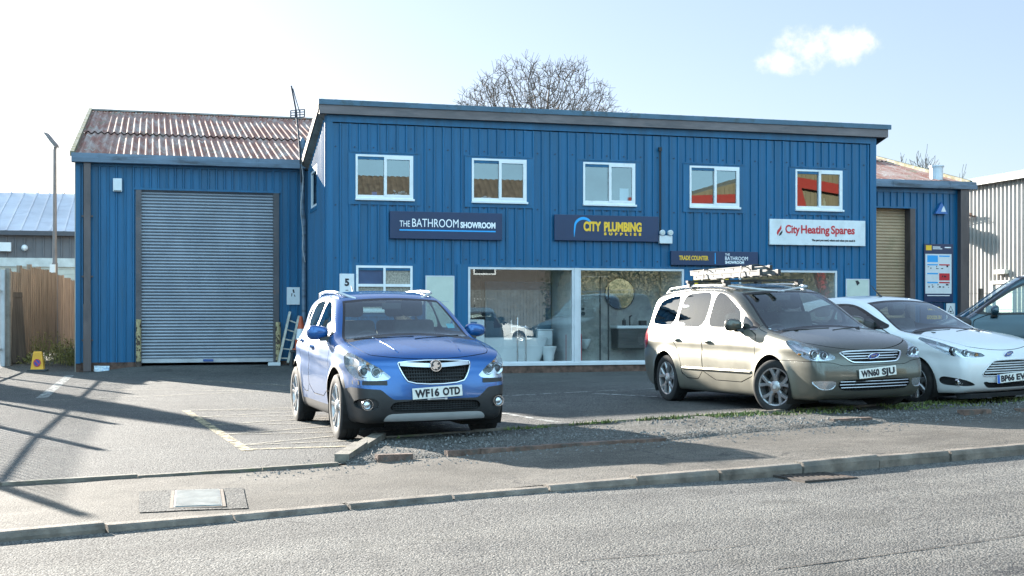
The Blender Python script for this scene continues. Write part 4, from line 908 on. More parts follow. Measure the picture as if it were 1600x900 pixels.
mb.bar((-.3, 7.9, 4.62), (-.3, 9.5, 4.62), .06, .06); mb.build('fan_bracket', pm('rusted_bracket', (.12, .06, .04), .8, var=.4, vscale=9), rb)
mb = MB(); mb.bar((-.12, 9.9, 4.6), (-.12, 9.9, 2.0), .05, .05); mb.build('cable_tray', C_dark, rb)
# concrete posts and wires in front of the white unit
wf = thing('wire_fence', 'wire fence with concrete posts in front of the white unit', 'fence', B(20.9, 3.0, 0), AL)
for k in range(4): mb = MB(); mb.prism([(-.06, 0), (.06, 0), (.05, 2.15), (-.05, 2.15)], 'y', k * 2.3 - 1.6 - .05, k * 2.3 - 1.6 + .05); mb.build('post', pm('old_concrete_post', (.13, .12, .11), .9, var=.3), wf)
mb = MB()
for z in (.5, 1.0, 1.5, 2.0): mb.tube([(0, -1.6, z), (0, 5.4, z)], .006, 4)
mb.build('wires', pm('galvanised_wire', (.25, .25, .25), .5, .5), wf)

# lamp post beyond the fence
lp = thing('lamp_post', 'tall slim lamp post with a tilted flat lamp head beyond the fence', 'lamp post', (-13.75, 38.5, 0), 0)
M_pole = pm('pole_steel', (.17, .16, .165), .55, .3, var=.15, vscale=2)
mb = MB(); mb.tube([(0, 0, 0), (0, 0, 2.9)], .085, 12); mb.tube([(0, 0, 2.9), (0, 0, 3.4), (0, 0, 6.32)], [.07, .06, .05], 12); mb.build('pole', M_pole, lp, smooth=50)
mb = MB(); mb.box(-.1, .06, -.16, -.08, 2.55, 2.85, .01); mb.build('control_box', S_white, lp)
hd = MB(); hd.prism([(-.42, .06), (-.36, .10), (.10, .02), (.16, -.04), (.10, -.06), (-.1, -.02)], 'y', -.14, .14)
hd.xf(Matrix.Translation((-.02, 0, 6.50)) @ Matrix.Rotation(R_(40), 4, 'Y')); hd.build('lamp_head', M_pole, lp)
mb = MB(); mb.tube([(0, 0, 6.3), (.03, 0, 6.45)], .05, 8); mb.build('bracket', M_pole, lp)

# ------------------------------------------------------------------ trees without leaves
M_bark = pm('bark', (.085, .072, .06), .95, var=.35, vscale=4, spots=(.10, .10, .06), sscale=3)
M_twig = pm('twigs', (.11, .085, .072), .95, var=.3, vscale=2)
def tree(name, label, loc, H, spread, seed, levels=6, trunk_r=.35, first=.22, group=None, wide=1.0, minr=.012, width=None):
    rg = random.Random(seed); t = thing(name, label, 'tree', loc, 0, group); tr = MB(); cr = MB()
    cnt = [0]
    def grow(p, d, L, r, lv):
        n = 4 if lv <= 1 else 3; pts = [p]; q = p.copy(); dd = d.copy(); rs = [r]
        r1 = r * (.62 if lv else .75)
        for i in range(n):
            dd = (dd + Vector((rg.gauss(0, .16), rg.gauss(0, .16), rg.gauss(.06, .08))) * (.55 if lv == 0 else 1)).normalized()
            q = q + dd * L / n; pts.append(q.copy()); rs.append(r + (r1 - r) * (i + 1) / n)
        (tr if lv == 0 else cr).tube(pts, [max(minr, x) for x in rs], 8 if lv == 0 else (5 if lv < 3 else 3), cap=lv == 0)
        cnt[0] += 1
        if lv >= levels: return
        nb_ = (rg.randint(4, 6) if lv == 0 else rg.randint(3, 4))
        for k in range(nb_):
            f = 1.0 if k == 0 else rg.uniform(.35, 1.0)
            i = min(n - 1, int(f * n)); base_ = pts[i].lerp(pts[i + 1], f * n - i) if f < 1 else pts[-1]
            side = dd.orthogonal().normalized(); side.rotate(Matrix.Rotation(rg.uniform(0, 2 * math.pi), 3, dd))
            ang = rg.uniform(.2, .45) if k == 0 else rg.uniform(.5, 1.0)
            nd = (dd * math.cos(ang) + side * math.sin(ang)); nd = Vector((nd.x * wide, nd.y * wide, nd.z + .18)).normalized()
            grow(base_, nd, L * rg.uniform(.62, .86) * (1 if lv else spread), r1 * rg.uniform(.6, .85), lv + 1)
    grow(Vector((0, 0, 0)), Vector((0, 0, 1)), H * first, trunk_r, 0)
    zmax = max(v[2] for v in cr.v); k = H / zmax
    kx = k if not width else width / (np.percentile([v[0] for v in cr.v], 99.5) - np.percentile([v[0] for v in cr.v], .5))
    D3 = Matrix.Diagonal((kx, kx, k, 1)); tr.xf(D3); cr.xf(D3)
    tr.build('trunk', M_bark, t, smooth=True, fixn=False); cr.build('crown', M_twig, t, fixn=False); return t
def dome_tree(name, label, loc, c, rx, rz, seed, N=9000, trunk=4.5, step=.36, minr=.0150, tips=4):
    """a bare crown grown towards points spread through a dome"""
    rg = np.random.default_rng(seed); t = thing(name, label, 'tree', loc, 0); C0 = np.array(c)
    A = rg.normal(size=(N * 2, 3)); A /= np.linalg.norm(A, axis=1)[:, None]; A *= (rg.random(N * 2) ** .45)[:, None]
    lump = 1 + .13 * np.array([noise.noise(Vector(a / max(1e-6, np.linalg.norm(a))) * 2.6 + Vector((seed, 0, 0))) for a in A])
    A = A * lump[:, None] * np.array((rx, rx, rz)) + C0; A = A[A[:, 2] > trunk + 2.5][:N]
    P = [np.array((0, 0, z)) for z in np.arange(0, trunk + .1, step)]; par = [-1] + list(range(len(P) - 1))
    near = np.full(len(A), 1e9); idx = np.zeros(len(A), int)
    for k, p in enumerate(P): d = np.linalg.norm(A - p, axis=1); m = d < near; near[m] = d[m]; idx[m] = k
    alive = np.ones(len(A), bool)
    for it in range(110):
        use = alive & (near < 6.5)
        if not use.any(): break
        new = []
        for k in np.unique(idx[use]):
            q = A[use & (idx == k)] - P[k]; d = (q / np.linalg.norm(q, axis=1)[:, None]).sum(0) + rg.normal(0, .25, 3); d /= np.linalg.norm(d) + 1e-9
            prev = P[k] - P[par[k]] if par[k] >= 0 else np.array((0, 0, 1.0)); prev = prev / (np.linalg.norm(prev) + 1e-9)
            d = d + prev * .35; d /= np.linalg.norm(d); new.append((k, P[k] + d * step))
        for k, p in new:
            n_ = len(P); P.append(p); par.append(int(k)); d = np.linalg.norm(A - p, axis=1); m = d < near; near[m] = d[m]; idx[m] = n_
        alive &= near > .40
    kids_ = [[] for _ in P]
    for i, q in enumerate(par):
        if q >= 0: kids_[q].append(i)
    r = np.zeros(len(P))
    for i in range(len(P) - 1, -1, -1): r[i] = max(minr, sum(r[c_] ** 2.35 for c_ in kids_[i]) ** (1 / 2.35)) if kids_[i] else minr
    tr = MB(); cr = MB()
    for i, q in enumerate(par):
        if q < 0: continue
        (tr if P[q][2] < trunk and P[q][0] == 0 else cr).tube([P[q], P[i]], [r[q] if len(kids_[q]) == 1 else min(r[q], r[i] * 1.3), r[i]], 8 if r[i] > .15 else (5 if r[i] > .04 else 3), False)
    for i in range(len(P)):
        if r[i] > minr * 2.4 or P[i][2] < trunk + 2: continue
        out = (P[i] - C0); out /= np.linalg.norm(out) + 1e-9
        for k in range(tips if not kids_[i] else 1):
            d = out * .6 + rg.normal(0, .55, 3) + np.array((0, 0, .25)); d /= np.linalg.norm(d); L = rg.uniform(.25, .65); m_ = P[i] + d * L * .5; d2 = d + rg.normal(0, .25, 3)
            cr.tube([P[i], m_, m_ + d2 * L * .5], [minr * .9, minr * .75, minr * .55], 3, False)
    tr.build('trunk', M_bark, t, smooth=True, fixn=False); cr.build('crown', M_twig, t, fixn=False)
dome_tree('bare_tree', 'large spreading leafless tree rising behind the blue block', (1.4, 74, 0), (0, 0, 9.3), 5.9, 6.8, 4)
tree('bare_tree', 'small upright leafless tree beyond the right end of the shed roof', (42.2, 130, 0), 18.6, .9, 5, 6, .3, .3, wide=.55, minr=.02)
for k, (px, py, h_) in enumerate(((-49, 125, 12.3), (-46.3, 128, 12.9), (-43.6, 122, 13.6), (-42.2, 126, 13.4), (-52, 127, 12.6))):
    lab = ('bare tree behind the pale ribbed roof, left of the lamp post', 'bare tree behind the pale ribbed roof, just right of the lamp post', 'bare treetop between the lamp post and the blue shed', 'bare treetop touching the blue shed edge above the grey unit', 'bare treetop at the far left edge above the pale roof')[k]
    tree('bare_tree', lab, (px, py, 0), h_, 1.0, 30 + k, 5, .25, .22, 'bare trees behind the grey unit', minr=.025)
tree('bare_tree', 'bare roadside tree standing outside the left edge of the view', (-12.6, 22.5, 0), 3.6, 1.0, 50, 5, .12, .25, minr=.008)
cf = thing('conifer', 'dense narrow evergreen beyond the palisade, outside the view', 'tree', (-16.2, 31.4, 0)); rg = random.Random(6)
mb = MB(); mb.tube([(0, 0, 0), (0, 0, 5.6)], [.14, .03], 8); mb.build('trunk', M_bark, cf); mb = MB()
for k in range(7000):
    f = rg.random() ** .8; a = rg.uniform(0, 6.28); r = (.95 * (1 - f) ** .7 + .08) * math.sqrt(rg.random()); p = Vector((r * math.cos(a), r * math.sin(a), .3 + f * 5.8)); d = Vector((math.cos(a), math.sin(a), rg.uniform(-.2, .9))).normalized() * .2; s_ = d.orthogonal().normalized() * .07
    mb.add([p, p + d * .5 + s_, p + d, p + d * .5 - s_], [(0, 1, 2, 3)])
mb.build('crown', pm('conifer_leaf', (.035, .055, .02), .8, var=.4, vscale=2), cf, fixn=False)
# weeds at the foot of the fence
M_weed = pm('dry_weeds', (.16, .16, .05), .9, var=.5, vscale=8, spots=(.30, .26, .12), sscale=14, samt=(.5, .6))
rg = random.Random(4)
def weeds(name, label, cx, cy, n, rad, hmin, hmax):
    t = thing(name, label, 'weeds', at(cx, cy), 0); mb = MB()
    for k in range(n):
        a = rg.uniform(0, 6.28); r = rad * math.sqrt(rg.random()); x, y = r * math.cos(a), r * math.sin(a); h = rg.uniform(hmin, hmax)
        lx, ly = rg.gauss(0, .12), rg.gauss(0, .12); z0 = G(cx + x, cy + y) - G(cx, cy)
        mb.tube([(x, y, z0 - .02), (x + lx * .4, y + ly * .4, z0 + h * .6), (x + lx, y + ly, z0 + h)], [.006, .005, .003], 3, False)
        for j in range(7):
            f = rg.uniform(.2, 1); p = Vector((x + lx * f, y + ly * f, z0 + h * f)); d = Vector((rg.gauss(0, 1), rg.gauss(0, 1), rg.gauss(.3, .5))).normalized() * rg.uniform(.03, .08); s = d.orthogonal().normalized() * .016
            mb.add([p, p + d * .5 + s, p + d, p + d * .5 - s], [(0, 1, 2, 3)])
    mb.build('stems', M_weed, t, fixn=False)
weeds('weed_clump', 'sunlit tangle of weeds between the wooden fence and the shed', -11.75, 33.6, 170, .8, .2, .75)
weeds('weed_clump', 'low dry weeds along the foot of the wooden fence', -12.0, 31.9, 80, .5, .05, .3)
# grass and moss along the verge edging
M_grass = pm('verge_grass', (.085, .12, .03), .9, var=.4, vscale=6, spots=(.17, .17, .06), sscale=10, samt=(.5, .62))
mb = MB(); rg = random.Random(9)
for k in range(5200):
    x = rg.uniform(-1.2, 12); f = rg.random() ** 1.7
    dens = .12 + .75 * sstep(.8, 2.6, x)
    if noise.noise(Vector((x * 1.7, f * 2.5, 4))) + .45 * (1 - f) < .62 - dens * .55: continue
    y = edgeY(x) - .05 - f * (.25 + .6 * sstep(1.5, 4, x)); h = rg.uniform(.015, .055); a = rg.uniform(0, 6.28); z = G(x, y) + .035
    c, s = math.cos(a) * .012, math.sin(a) * .012; l = rg.gauss(0, .02), rg.gauss(0, .02)
    mb.add([(x - c, y - s, z), (x + c, y + s, z), (x + l[0], y + l[1], z + h)], [(0, 1, 2)])
mb.build('verge_grass', M_grass, fixn=False)['kind'] = 'stuff'
mb = MB()
for k in range(3600):
    x = rg.uniform(-1.35, 9); f = rg.random(); y = backY(x) + .05 + f * (edgeY(x) - backY(x) - .12); r = rg.uniform(.005, .017) * (1.3 if rg.random() < .06 else 1); z = G(x, y) + .038
    if noise.noise(Vector((x * .9, y * 1.1, 2))) < -.12: continue
    o = len(mb.v); p = [Vector((rg.gauss(0, 1), rg.gauss(0, 1), 0)).normalized() * r * rg.uniform(.7, 1.2) for _ in range(4)]
    p.sort(key=lambda q: math.atan2(q.y, q.x))
    mb.add([(x + q.x, y + q.y, z) for q in p] + [(x, y, z + r * 1.1)], [(0, 1, 4), (1, 2, 4), (2, 3, 4), (3, 0, 4)])
for k in range(900):
    x = rg.uniform(-2.2, 6); y = backY(x) + rg.gauss(-.15, .3); r = rg.uniform(.006, .014); z = footZ(x, y)
    mb.add([(x - r, y, z), (x, y - r, z), (x + r, y, z), (x, y + r, z), (x, y, z + r)], [(0, 1, 4), (1, 2, 4), (2, 3, 4), (3, 0, 4)])
mb.build('loose_gravel', pm('gravel_stone', (.13, .13, .13), .85, var=.35, vscale=25), fixn=False)['kind'] = 'stuff'

# ------------------------------------------------------------------ across the road, behind the camera: what the glass reflects
hs = thing('brick_house', 'brick house with brown tiled roof across the road', 'house', B(4, -41, 0), AL)
C_hb = pm('house_brick', (.085, .075, .07), .9, var=.25, vscale=8)
mb = MB(); mb.box(-3, 14, -9, 0, -.3, 5.3); mb.build('wall', C_hb, hs)
mb = MB(); C_tiles = pm('brown_tiles', (.10, .08, .058), .85, var=.3, vscale=3, spots=(.13, .115, .08), sscale=5)
us = np.arange(-3.4, 14.4, .11)
mb.grid(lambda u, t: (u, .5 - 5 * t, 5.1 + 4.3 * t + .05 * abs(math.sin(u * math.pi / .33))), [float(x) for x in us], [i / 10 for i in range(11)])
mb.grid(lambda u, t: (u, -9.5 + 5 * t, 5.1 + 4.3 * t), [-3.4, 14.4], [0, 1]); mb.build('roof', C_tiles, hs, fixn=False)
for u in (1.2, 5.0, 9.5):
    for z in (1.0, 3.6):
        mb = MB(); frame_box(mb, u, u + 1.3, z, z + 1.3, .09, .0, .06); wn = mb.build('window', S_white, hs); mb = MB(); mb.add([(u + .09, .02, z + .09), (u + 1.21, .02, z + .09), (u + 1.21, .02, z + 1.21), (u + .09, .02, z + 1.21)], [(0, 1, 2, 3)]); mb.build('pane', pm('dark_pane', (.03, .035, .04), .1), wn)
tw = thing('tan_warehouse', 'tan ribbed warehouse with red steel frame across the road', 'warehouse', B(20, -42, 0), AL)
C_tan = pm('tan_cladding', (.17, .15, .09), .6, var=.1, vscale=1, stretch=(4, 4, .4))
TZ = lambda u: float(np.interp(u, [0, 1.8, 5, 8.5, 12, 16, 30], [5.4, 6.6, 7.9, 8.9, 9.8, 11.0, 11.6]))
mb = MB(); poly = [(0, -.3)] + [(float(u), TZ(u)) for u in np.arange(0, 30.1, 1.0)] + [(30, -.3)]
mb.prism(poly, 'y', -14, 0)
for k in range(98): u = .15 + k * .3; mb.box(u, u + .07, .0, .04, 0, TZ(u) - .1)
mb.build('wall', C_tan, tw)
C_redst = pm('red_steel', (.28, .03, .02), .5, var=.06)
mb = MB(); mb.bar((3, .2, 7.95), (12.5, .2, 8.45), .3, .5); mb.bar((12.5, .22, 9.55), (20, .22, 8.6), .3, .6); mb.bar((13.7, .2, 9.3), (16.5, .2, 0), .3, .6, (1, 0, 0)); mb.build('red_frame', C_redst, tw)
hg = thing('garden_hedge', 'ragged green hedge across the road, outside the view', 'hedge', B(17.5, -37, 0), AL); mb = MB(); rg = random.Random(2)
for k in range(17000):
    p = Vector((rg.uniform(-1, 19), rg.gauss(0, .6), rg.uniform(0, 1) ** .8 * 4.3)); d = Vector((rg.gauss(0, 1), rg.gauss(0, 1), rg.gauss(0, 1))).normalized() * .11; s = d.orthogonal().normalized() * .05
    mb.add([p, p + d * .5 + s, p + d, p + d * .5 - s], [(0, 1, 2, 3)])
mb.build('leaves', pm('hedge_leaf', (.02, .034, .013), .8, var=.4, vscale=2, spots=(.04, .042, .018), sscale=2), hg, fixn=False)
gf = thing('garden_fence', 'pale board fence across the road, outside the view', 'fence', B(6, -38, 0), AL); mb = MB()
for k in range(60): mb.box(k * .18, k * .18 + .16, 0, .03, -.2, 2.7)
mb.build('boards', pm('pale_boards', (.12, .13, .13), .8, var=.15), gf)
# ------------------------------------------------------------------ vehicles: a surface grown from profile, plan and section curves, then cut into panels
def chaikin(p, n=2, closed=True):
    p = [tuple(q) for q in p]
    for _ in range(n):
        o = []; m = len(p)
        rngm = range(m if closed else m - 1)
        if not closed: o.append(p[0])
        for i in rngm:
            a, b = p[i], p[(i + 1) % m]
            o += [tuple(.75 * x + .25 * y for x, y in zip(a, b)), tuple(.25 * x + .75 * y for x, y in zip(a, b))]
        if not closed: o.append(p[-1])
        p = o
    return p
def sdpoly(poly, x, z):
    """signed distance to a closed polygon, negative inside"""
    P = np.array(poly); Q = np.roll(P, -1, 0); d = np.full(x.shape, 1e9); ins = np.zeros(x.shape, bool)
    for (ax, az), (bx, bz) in zip(P, Q):
        ex, ez = bx - ax, bz - az; wx, wz = x - ax, z - az
        t = np.clip((wx * ex + wz * ez) / (ex * ex + ez * ez + 1e-12), 0, 1)
        d = np.minimum(d, (wx - ex * t) ** 2 + (wz - ez * t) ** 2)
        c = (az > z) != (bz > z)
        with np.errstate(divide='ignore', invalid='ignore'):
            xi = (bx - ax) * (z - az) / (bz - az if bz != az else 1e-12) + ax
        ins ^= c & (x < xi)
    d = np.sqrt(d); return np.where(ins, -d, d)
def smooth01(a, b, x): t = np.clip((x - a) / (b - a), 0, 1); return t * t * (3 - 2 * t)
class Body:
    def __init__(self, s):
        self.s = s; prof = chaikin(s['profile'], 2)
        self.x0, self.x1 = min(p[0] for p in prof), max(p[0] for p in prof)
        gx = np.arange(self.x0 - .5, self.x1 + .6, .02); gz = np.arange(-.3, 2.4, .02)
        X, Z = np.meshgrid(gx, gz, indexing='ij'); self.g = sdpoly(prof, X, Z); self.gx0, self.gz0 = gx[0], gz[0]
        self.sec = np.array(chaikin(s['sec'], 2, False)); self.pl = np.array(chaikin(s['plan'], 2, False)); self.pu = np.array(chaikin(s['plan_up'], 2, False))
        self.mesh()
    def prof(self, x, z):
        i = np.clip((x - self.gx0) / .02, 0, self.g.shape[0] - 1.001); j = np.clip((z - self.gz0) / .02, 0, self.g.shape[1] - 1.001)
        a = i.astype(int); b = j.astype(int); u = i - a; v = j - b; g = self.g
        return (g[a, b] * (1 - u) + g[a + 1, b] * u) * (1 - v) + (g[a, b + 1] * (1 - u) + g[a + 1, b + 1] * u) * v
    def F(self, x, y, z):
        s = self.s; ay = np.abs(y)
        xx = x + s.get('kf', .17) * ay ** 2 * smooth01(-.2, 1.0, x) - s.get('kr', .10) * ay ** 2 * smooth01(-.4, -1.6, x)
        zz = z + s.get('kc', .09) * ay ** 2 * smooth01(.8, 1.15, z)
        d1 = self.prof(xx, zz)
        t = smooth01(s['belt'] - .12, s['belt'] + .15, z)
        w = np.interp(z, self.sec[:, 0], self.sec[:, 1]) * (np.interp(x, self.pl[:, 0], self.pl[:, 1]) * (1 - t) + np.interp(x, self.pu[:, 0], self.pu[:, 1]) * t)
        for xw in s['axles']:
            r = np.hypot(x - xw, z - s['wr']); w = w + s.get('flare', .02) * np.exp(-((r - s['arch']) / .075) ** 2) * smooth01(1.0, .7, z)
        if 'crease' in s:
            cz = np.interp(x, *zip(*s['crease'])); q = (z - cz) / .03; w = w + .006 * np.exp(-q * q) - .008 * np.exp(-((z - cz + .09) / .06) ** 2)
        d2 = ay - w; k = s.get('k', .07)
        h = np.clip(.5 + .5 * (d1 - d2) / k, 0, 1)
        return d2 * (1 - h) + d1 * h + k * h * (1 - h)
    def hit(self, O, D, n=26):
        """from inside point O along D to the surface"""
        a = np.zeros(len(O)); b = np.ones(len(O))
        for _ in range(n):
            m = (a + b) / 2; p = O + D * m[:, None]; ins = self.F(p[:, 0], p[:, 1], p[:, 2]) < 0
            a = np.where(ins, m, a); b = np.where(ins, b, m)
        return O + D * a[:, None]
    def mesh(self):
        st = self.s.get('step', .034)
        xs = np.linspace(self.x0 - .12, self.x1 + .12, int((self.x1 - self.x0 + .24) / st) + 1); hw = 1.06
        ys = np.linspace(-hw, hw, int(2 * hw / st) + 1); zs = np.linspace(.06, self.s.get('ztop', 1.95), int((self.s.get('ztop', 1.95) - .06) / st) + 1)
        idx = {}; V = []; Fc = []
        def vid(i, j, k):
            q = (i, j, k)
            if q not in idx: idx[q] = len(V); V.append((xs[i], ys[j], zs[k]))
            return idx[q]
        nx, ny, nz = len(xs) - 1, len(ys) - 1, len(zs) - 1
        for i in range(nx):
            for k in range(nz):
                Fc.append((vid(i, 0, k), vid(i + 1, 0, k), vid(i + 1, 0, k + 1), vid(i, 0, k + 1))); Fc.append((vid(i, ny, k + 1), vid(i + 1, ny, k + 1), vid(i + 1, ny, k), vid(i, ny, k)))
            for j in range(ny):
                Fc.append((vid(i, j, nz), vid(i + 1, j, nz), vid(i + 1, j + 1, nz), vid(i, j + 1, nz))); Fc.append((vid(i, j + 1, 0), vid(i + 1, j + 1, 0), vid(i + 1, j, 0), vid(i, j, 0)))
        for j in range(ny):
            for k in range(nz):
                Fc.append((vid(nx, j, k), vid(nx, j + 1, k), vid(nx, j + 1, k + 1), vid(nx, j, k + 1))); Fc.append((vid(0, j, k + 1), vid(0, j + 1, k + 1), vid(0, j + 1, k), vid(0, j, k)))
        P = np.array(V); O = np.zeros_like(P); O[:, 0] = np.clip(P[:, 0], self.x0 + .75, self.x1 - .75); O[:, 2] = np.clip(P[:, 2], .45, .68)
        D = (P - O) * 1.4
        self.V = [tuple(p) for p in self.hit(O, D)]; self.Fc = [list(f) for f in Fc]; self.Z = ['body'] * len(Fc)
    def cut(self, f, mask, zone, src=('body',), keep=None):
        """split the faces along f = 0 and put the inner side (f < 0) into zone"""
        A = np.array(self.V); val = f(A[:, 0], A[:, 1], A[:, 2]); mk = mask(A[:, 0], A[:, 1], A[:, 2])
        val = np.where(np.abs(val) < 1e-5, 1e-5, val)
        val = np.where(mk, val, np.abs(val) + 1e-5); neg = val < 0
        act = [i for i, fc in enumerate(self.Fc) if self.Z[i] in src and any(neg[v] for v in fc)]
        ev = {}
        def ins(a, b):
            q = (a, b) if a < b else (b, a)
            if q not in ev:
                t = val[a] / (val[a] - val[b]); pa, pb = self.V[a], self.V[b]
                ev[q] = len(self.V); self.V.append(tuple(x + (y - x) * t for x, y in zip(pa, pb)))
            return ev[q]
        for i in act:
            fc = self.Fc[i]
            for a, b in zip(fc, fc[1:] + fc[:1]):
                if neg[a] != neg[b] and mk[a] and mk[b]: ins(a, b)
        if ev:
            for i in range(len(self.Fc)):
                fc = self.Fc[i]; new = []; hit = False
                for a, b in zip(fc, fc[1:] + fc[:1]):
                    new.append(a); q = (a, b) if a < b else (b, a)
                    if q in ev: new.append(ev[q]); hit = True
                if not hit: continue
                if self.Z[i] not in src: self.Fc[i] = new; continue
                N = len(neg); cutv = [k for k, v in enumerate(new) if v >= N]
                if len(cutv) != 2: self.Fc[i] = new; 
                else:
                    p, q = cutv; f1 = new[p:q + 1]; f2 = new[q:] + new[:p + 1]
                    if len(f1) < 3 or len(f2) < 3: self.Fc[i] = new; continue
                    def sgn(ff): return sum(1 if (v < N and neg[v]) else (-1 if v < N else 0) for v in ff) > 0
                    z = self.Z[i]; self.Fc[i] = f1; self.Z[i] = zone if sgn(f1) else z
                    self.Fc.append(f2); self.Z.append(zone if sgn(f2) else z)
        N = len(neg)
        for i, fc in enumerate(self.Fc):
            if self.Z[i] in src and all((v >= N or neg[v]) for v in fc) and any(v < N for v in fc): self.Z[i] = zone
    def take(self, zones, name, mat, parent, sign=None, depth=0.0, wall=None, push=0.0):
        """link the faces of the zones as a mesh; depth > 0 sinks them inwards and closes the rim"""
        fs = [f for f, z in zip(self.Fc, self.Z) if z in zones]
        if sign is not None: fs = [f for f in fs if sum(self.V[v][1] for v in f) * sign > 0]
        if not fs: return None
        used = {}; V = []; F2 = []
        for f in fs:
            g = []
            for v in f:
                if v not in used: used[v] = len(V); V.append(Vector(self.V[v]))
                g.append(used[v])
            F2.append(g)
        if depth or push:
            N = [Vector((0, 0, 0)) for _ in V]
            for g in F2:
                n = (V[g[1]] - V[g[0]]).cross(V[g[2]] - V[g[0]])
                for v in g: N[v] += n
            N = [n.normalized() if n.length > 0 else n for n in N]
            if push: V = [p + n * push for p, n in zip(V, N)]
            if depth:
                cnt = {}
                for g in F2:
                    for a, b in zip(g, g[1:] + g[:1]): cnt[(a, b)] = 1
                o = len(V); V2 = [p - n * depth for p, n in zip(V, N)]; W2 = [(a, b, o + b, o + a) for (a, b) in cnt if (b, a) not in cnt]
                V = V + V2; F2 = [[o + v for v in g] for g in F2] + [list(q) for q in W2]
        mb = MB(); mb.add(V, F2); ob = mb.build(name, mat, parent, smooth=38, fixn=False); return ob
    def sx(self, y, z, off=0.0):
        O = np.array([[self.x1 - .75, y * .6, min(max(z, .45), .68)]]); tgt = np.array([[self.x1 + .3, y, z]])
        # march along x at fixed y, z
        lo, hi = .3, self.x1 + .4
        for _ in range(30):
            m = (lo + hi) / 2
            if self.F(np.array([m]), np.array([y]), np.array([z]))[0] < 0: lo = m
            else: hi = m
        return lo + off
    def sy(self, x, z, off=0.0):
        lo, hi = 0.0, 1.3
        for _ in range(30):
            m = (lo + hi) / 2
            if self.F(np.array([x]), np.array([m]), np.array([z]))[0] < 0: lo = m
            else: hi = m
        return lo + off
    def sz(self, x, y, off=0.0):
        lo, hi = .6, 2.2
        for _ in range(30):
            m = (lo + hi) / 2
            if self.F(np.array([x]), np.array([y]), np.array([m]))[0] < 0: lo = m
            else: hi = m
        return lo + off
# car materials
def paint_mat(name, col, metal=.35, rough=.32, dirt_glare=(.20, .18, .15), damt=.16, coat=.8, flank=0.0):
    if name in MATS: return MATS[name]
    m = bpy.data.materials.new(name); m.use_nodes = True; n = m.node_tree; p = n.nodes['Principled BSDF']
    vec = n.nodes.new('ShaderNodeTexCoord').outputs['Object']
    sp = n.nodes.new('ShaderNodeSeparateXYZ'); n.links.new(vec, sp.inputs[0])
    low = _ramp(n, sp.outputs[2], .75, .22)                       # road dirt thrown up on the lower panels
    dm = n.nodes.new('ShaderNodeMath'); dm.operation = 'MULTIPLY_ADD'; n.links.new(low, dm.inputs[0]); dm.inputs[1].default_value = damt * 1.6; dm.inputs[2].default_value = damt * .25
    dn = n.nodes.new('ShaderNodeMath'); dn.operation = 'MULTIPLY'; n.links.new(dm.outputs[0], dn.inputs[0]); n.links.new(_ramp(n, _noise(n, vec, 2.5, 5, .6), .0, .75), dn.inputs[1])
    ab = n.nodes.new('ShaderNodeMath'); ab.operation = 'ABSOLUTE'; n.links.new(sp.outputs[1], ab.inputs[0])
    fl = n.nodes.new('ShaderNodeMath'); fl.operation = 'MULTIPLY'; fl.use_clamp = True; n.links.new(_ramp(n, ab.outputs[0], .70, .84), fl.inputs[0])     # dried spray on the flanks, with their sun glare painted in
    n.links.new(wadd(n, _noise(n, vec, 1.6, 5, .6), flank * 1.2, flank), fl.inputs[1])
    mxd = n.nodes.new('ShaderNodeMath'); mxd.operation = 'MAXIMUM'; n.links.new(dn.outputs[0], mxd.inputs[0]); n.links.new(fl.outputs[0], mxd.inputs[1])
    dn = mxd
    g = n.nodes.new('ShaderNodeNewGeometry')
    c = _mix(n, dn.outputs[0], col, dirt_glare); c = _mix(n, g.outputs['Backfacing'], c, (.02, .02, .02)); n.links.new(c, p.inputs['Base Color'])
    rk = n.nodes.new('ShaderNodeMath'); rk.operation = 'MULTIPLY_ADD'; n.links.new(dn.outputs[0], rk.inputs[0]); rk.inputs[1].default_value = .55; rk.inputs[2].default_value = rough - .02; n.links.new(rk.outputs[0], p.inputs['Roughness'])
    p.inputs['Metallic'].default_value = metal; p.inputs['Coat Weight'].default_value = coat; p.inputs['Coat Roughness'].default_value = .06
    MATS[name] = m; return m
K_black = pm('car_black_plastic', (.022, .023, .025), .55, var=.12, vscale=5, spots=(.05, .05, .05), sscale=7, samt=(.55, .8))
K_trim = pm('car_gloss_trim', (.008, .008, .009), .42, var=.05); K_gap = pm('shut_line', (.004, .004, .004), .8, var=0.0)
K_under = pm('underbody', (.012, .012, .012), .9, var=.1); K_chrome = pm('chrome', (.62, .63, .65), .14, 1.0, var=.03, rvar=.04)
K_rim = pm('alloy', (.42, .42, .43), .32, .8, var=.08, vscale=9); K_rimd = pm('dark_alloy', (.05, .05, .055), .4, .6, var=.08)
K_tyre = pm('tyre', (.018, .018, .019), .85, var=.25, vscale=9, spots=(.045, .042, .038), sscale=6, samt=(.5, .75)); K_disc = pm('brake_disc', (.13, .11, .10), .5, .6)
K_refl = pm('lamp_bowl', (.58, .60, .63), .24, .8, var=.05, back=(.05, .05, .05)); K_int = pm('car_interior', (.045, .046, .048), .75, var=.15, spots=(.04, .04, .04), sscale=8)
K_plate = pm('number_plate_white', (.74, .74, .70), .4, var=.03); K_red = pm('tail_lamp', (.35, .01, .012), .15, coat=.5)
K_amber = pm('amber_lamp', (.6, .22, .02), .2); K_silver = pm('satin_silver', (.56, .57, .58), .4, .4, var=.06); K_seat = pm('seat_cloth', (.06, .06, .064), .9, var=.2, vscale=9)
K_disc2 = pm('paper_blue', (.10, .45, .55), .6)
G_car = glass('car_glass', (.66, .74, .70), 1.0, .10); G_front = glass('windscreen_glass', (.78, .86, .84), 1.0, .15); G_priv = glass('privacy_glass', (.15, .165, .16), 1.0, .12); G_lens = glass('lamp_lens_glass', (.94, .96, .98), 1.0, .045)

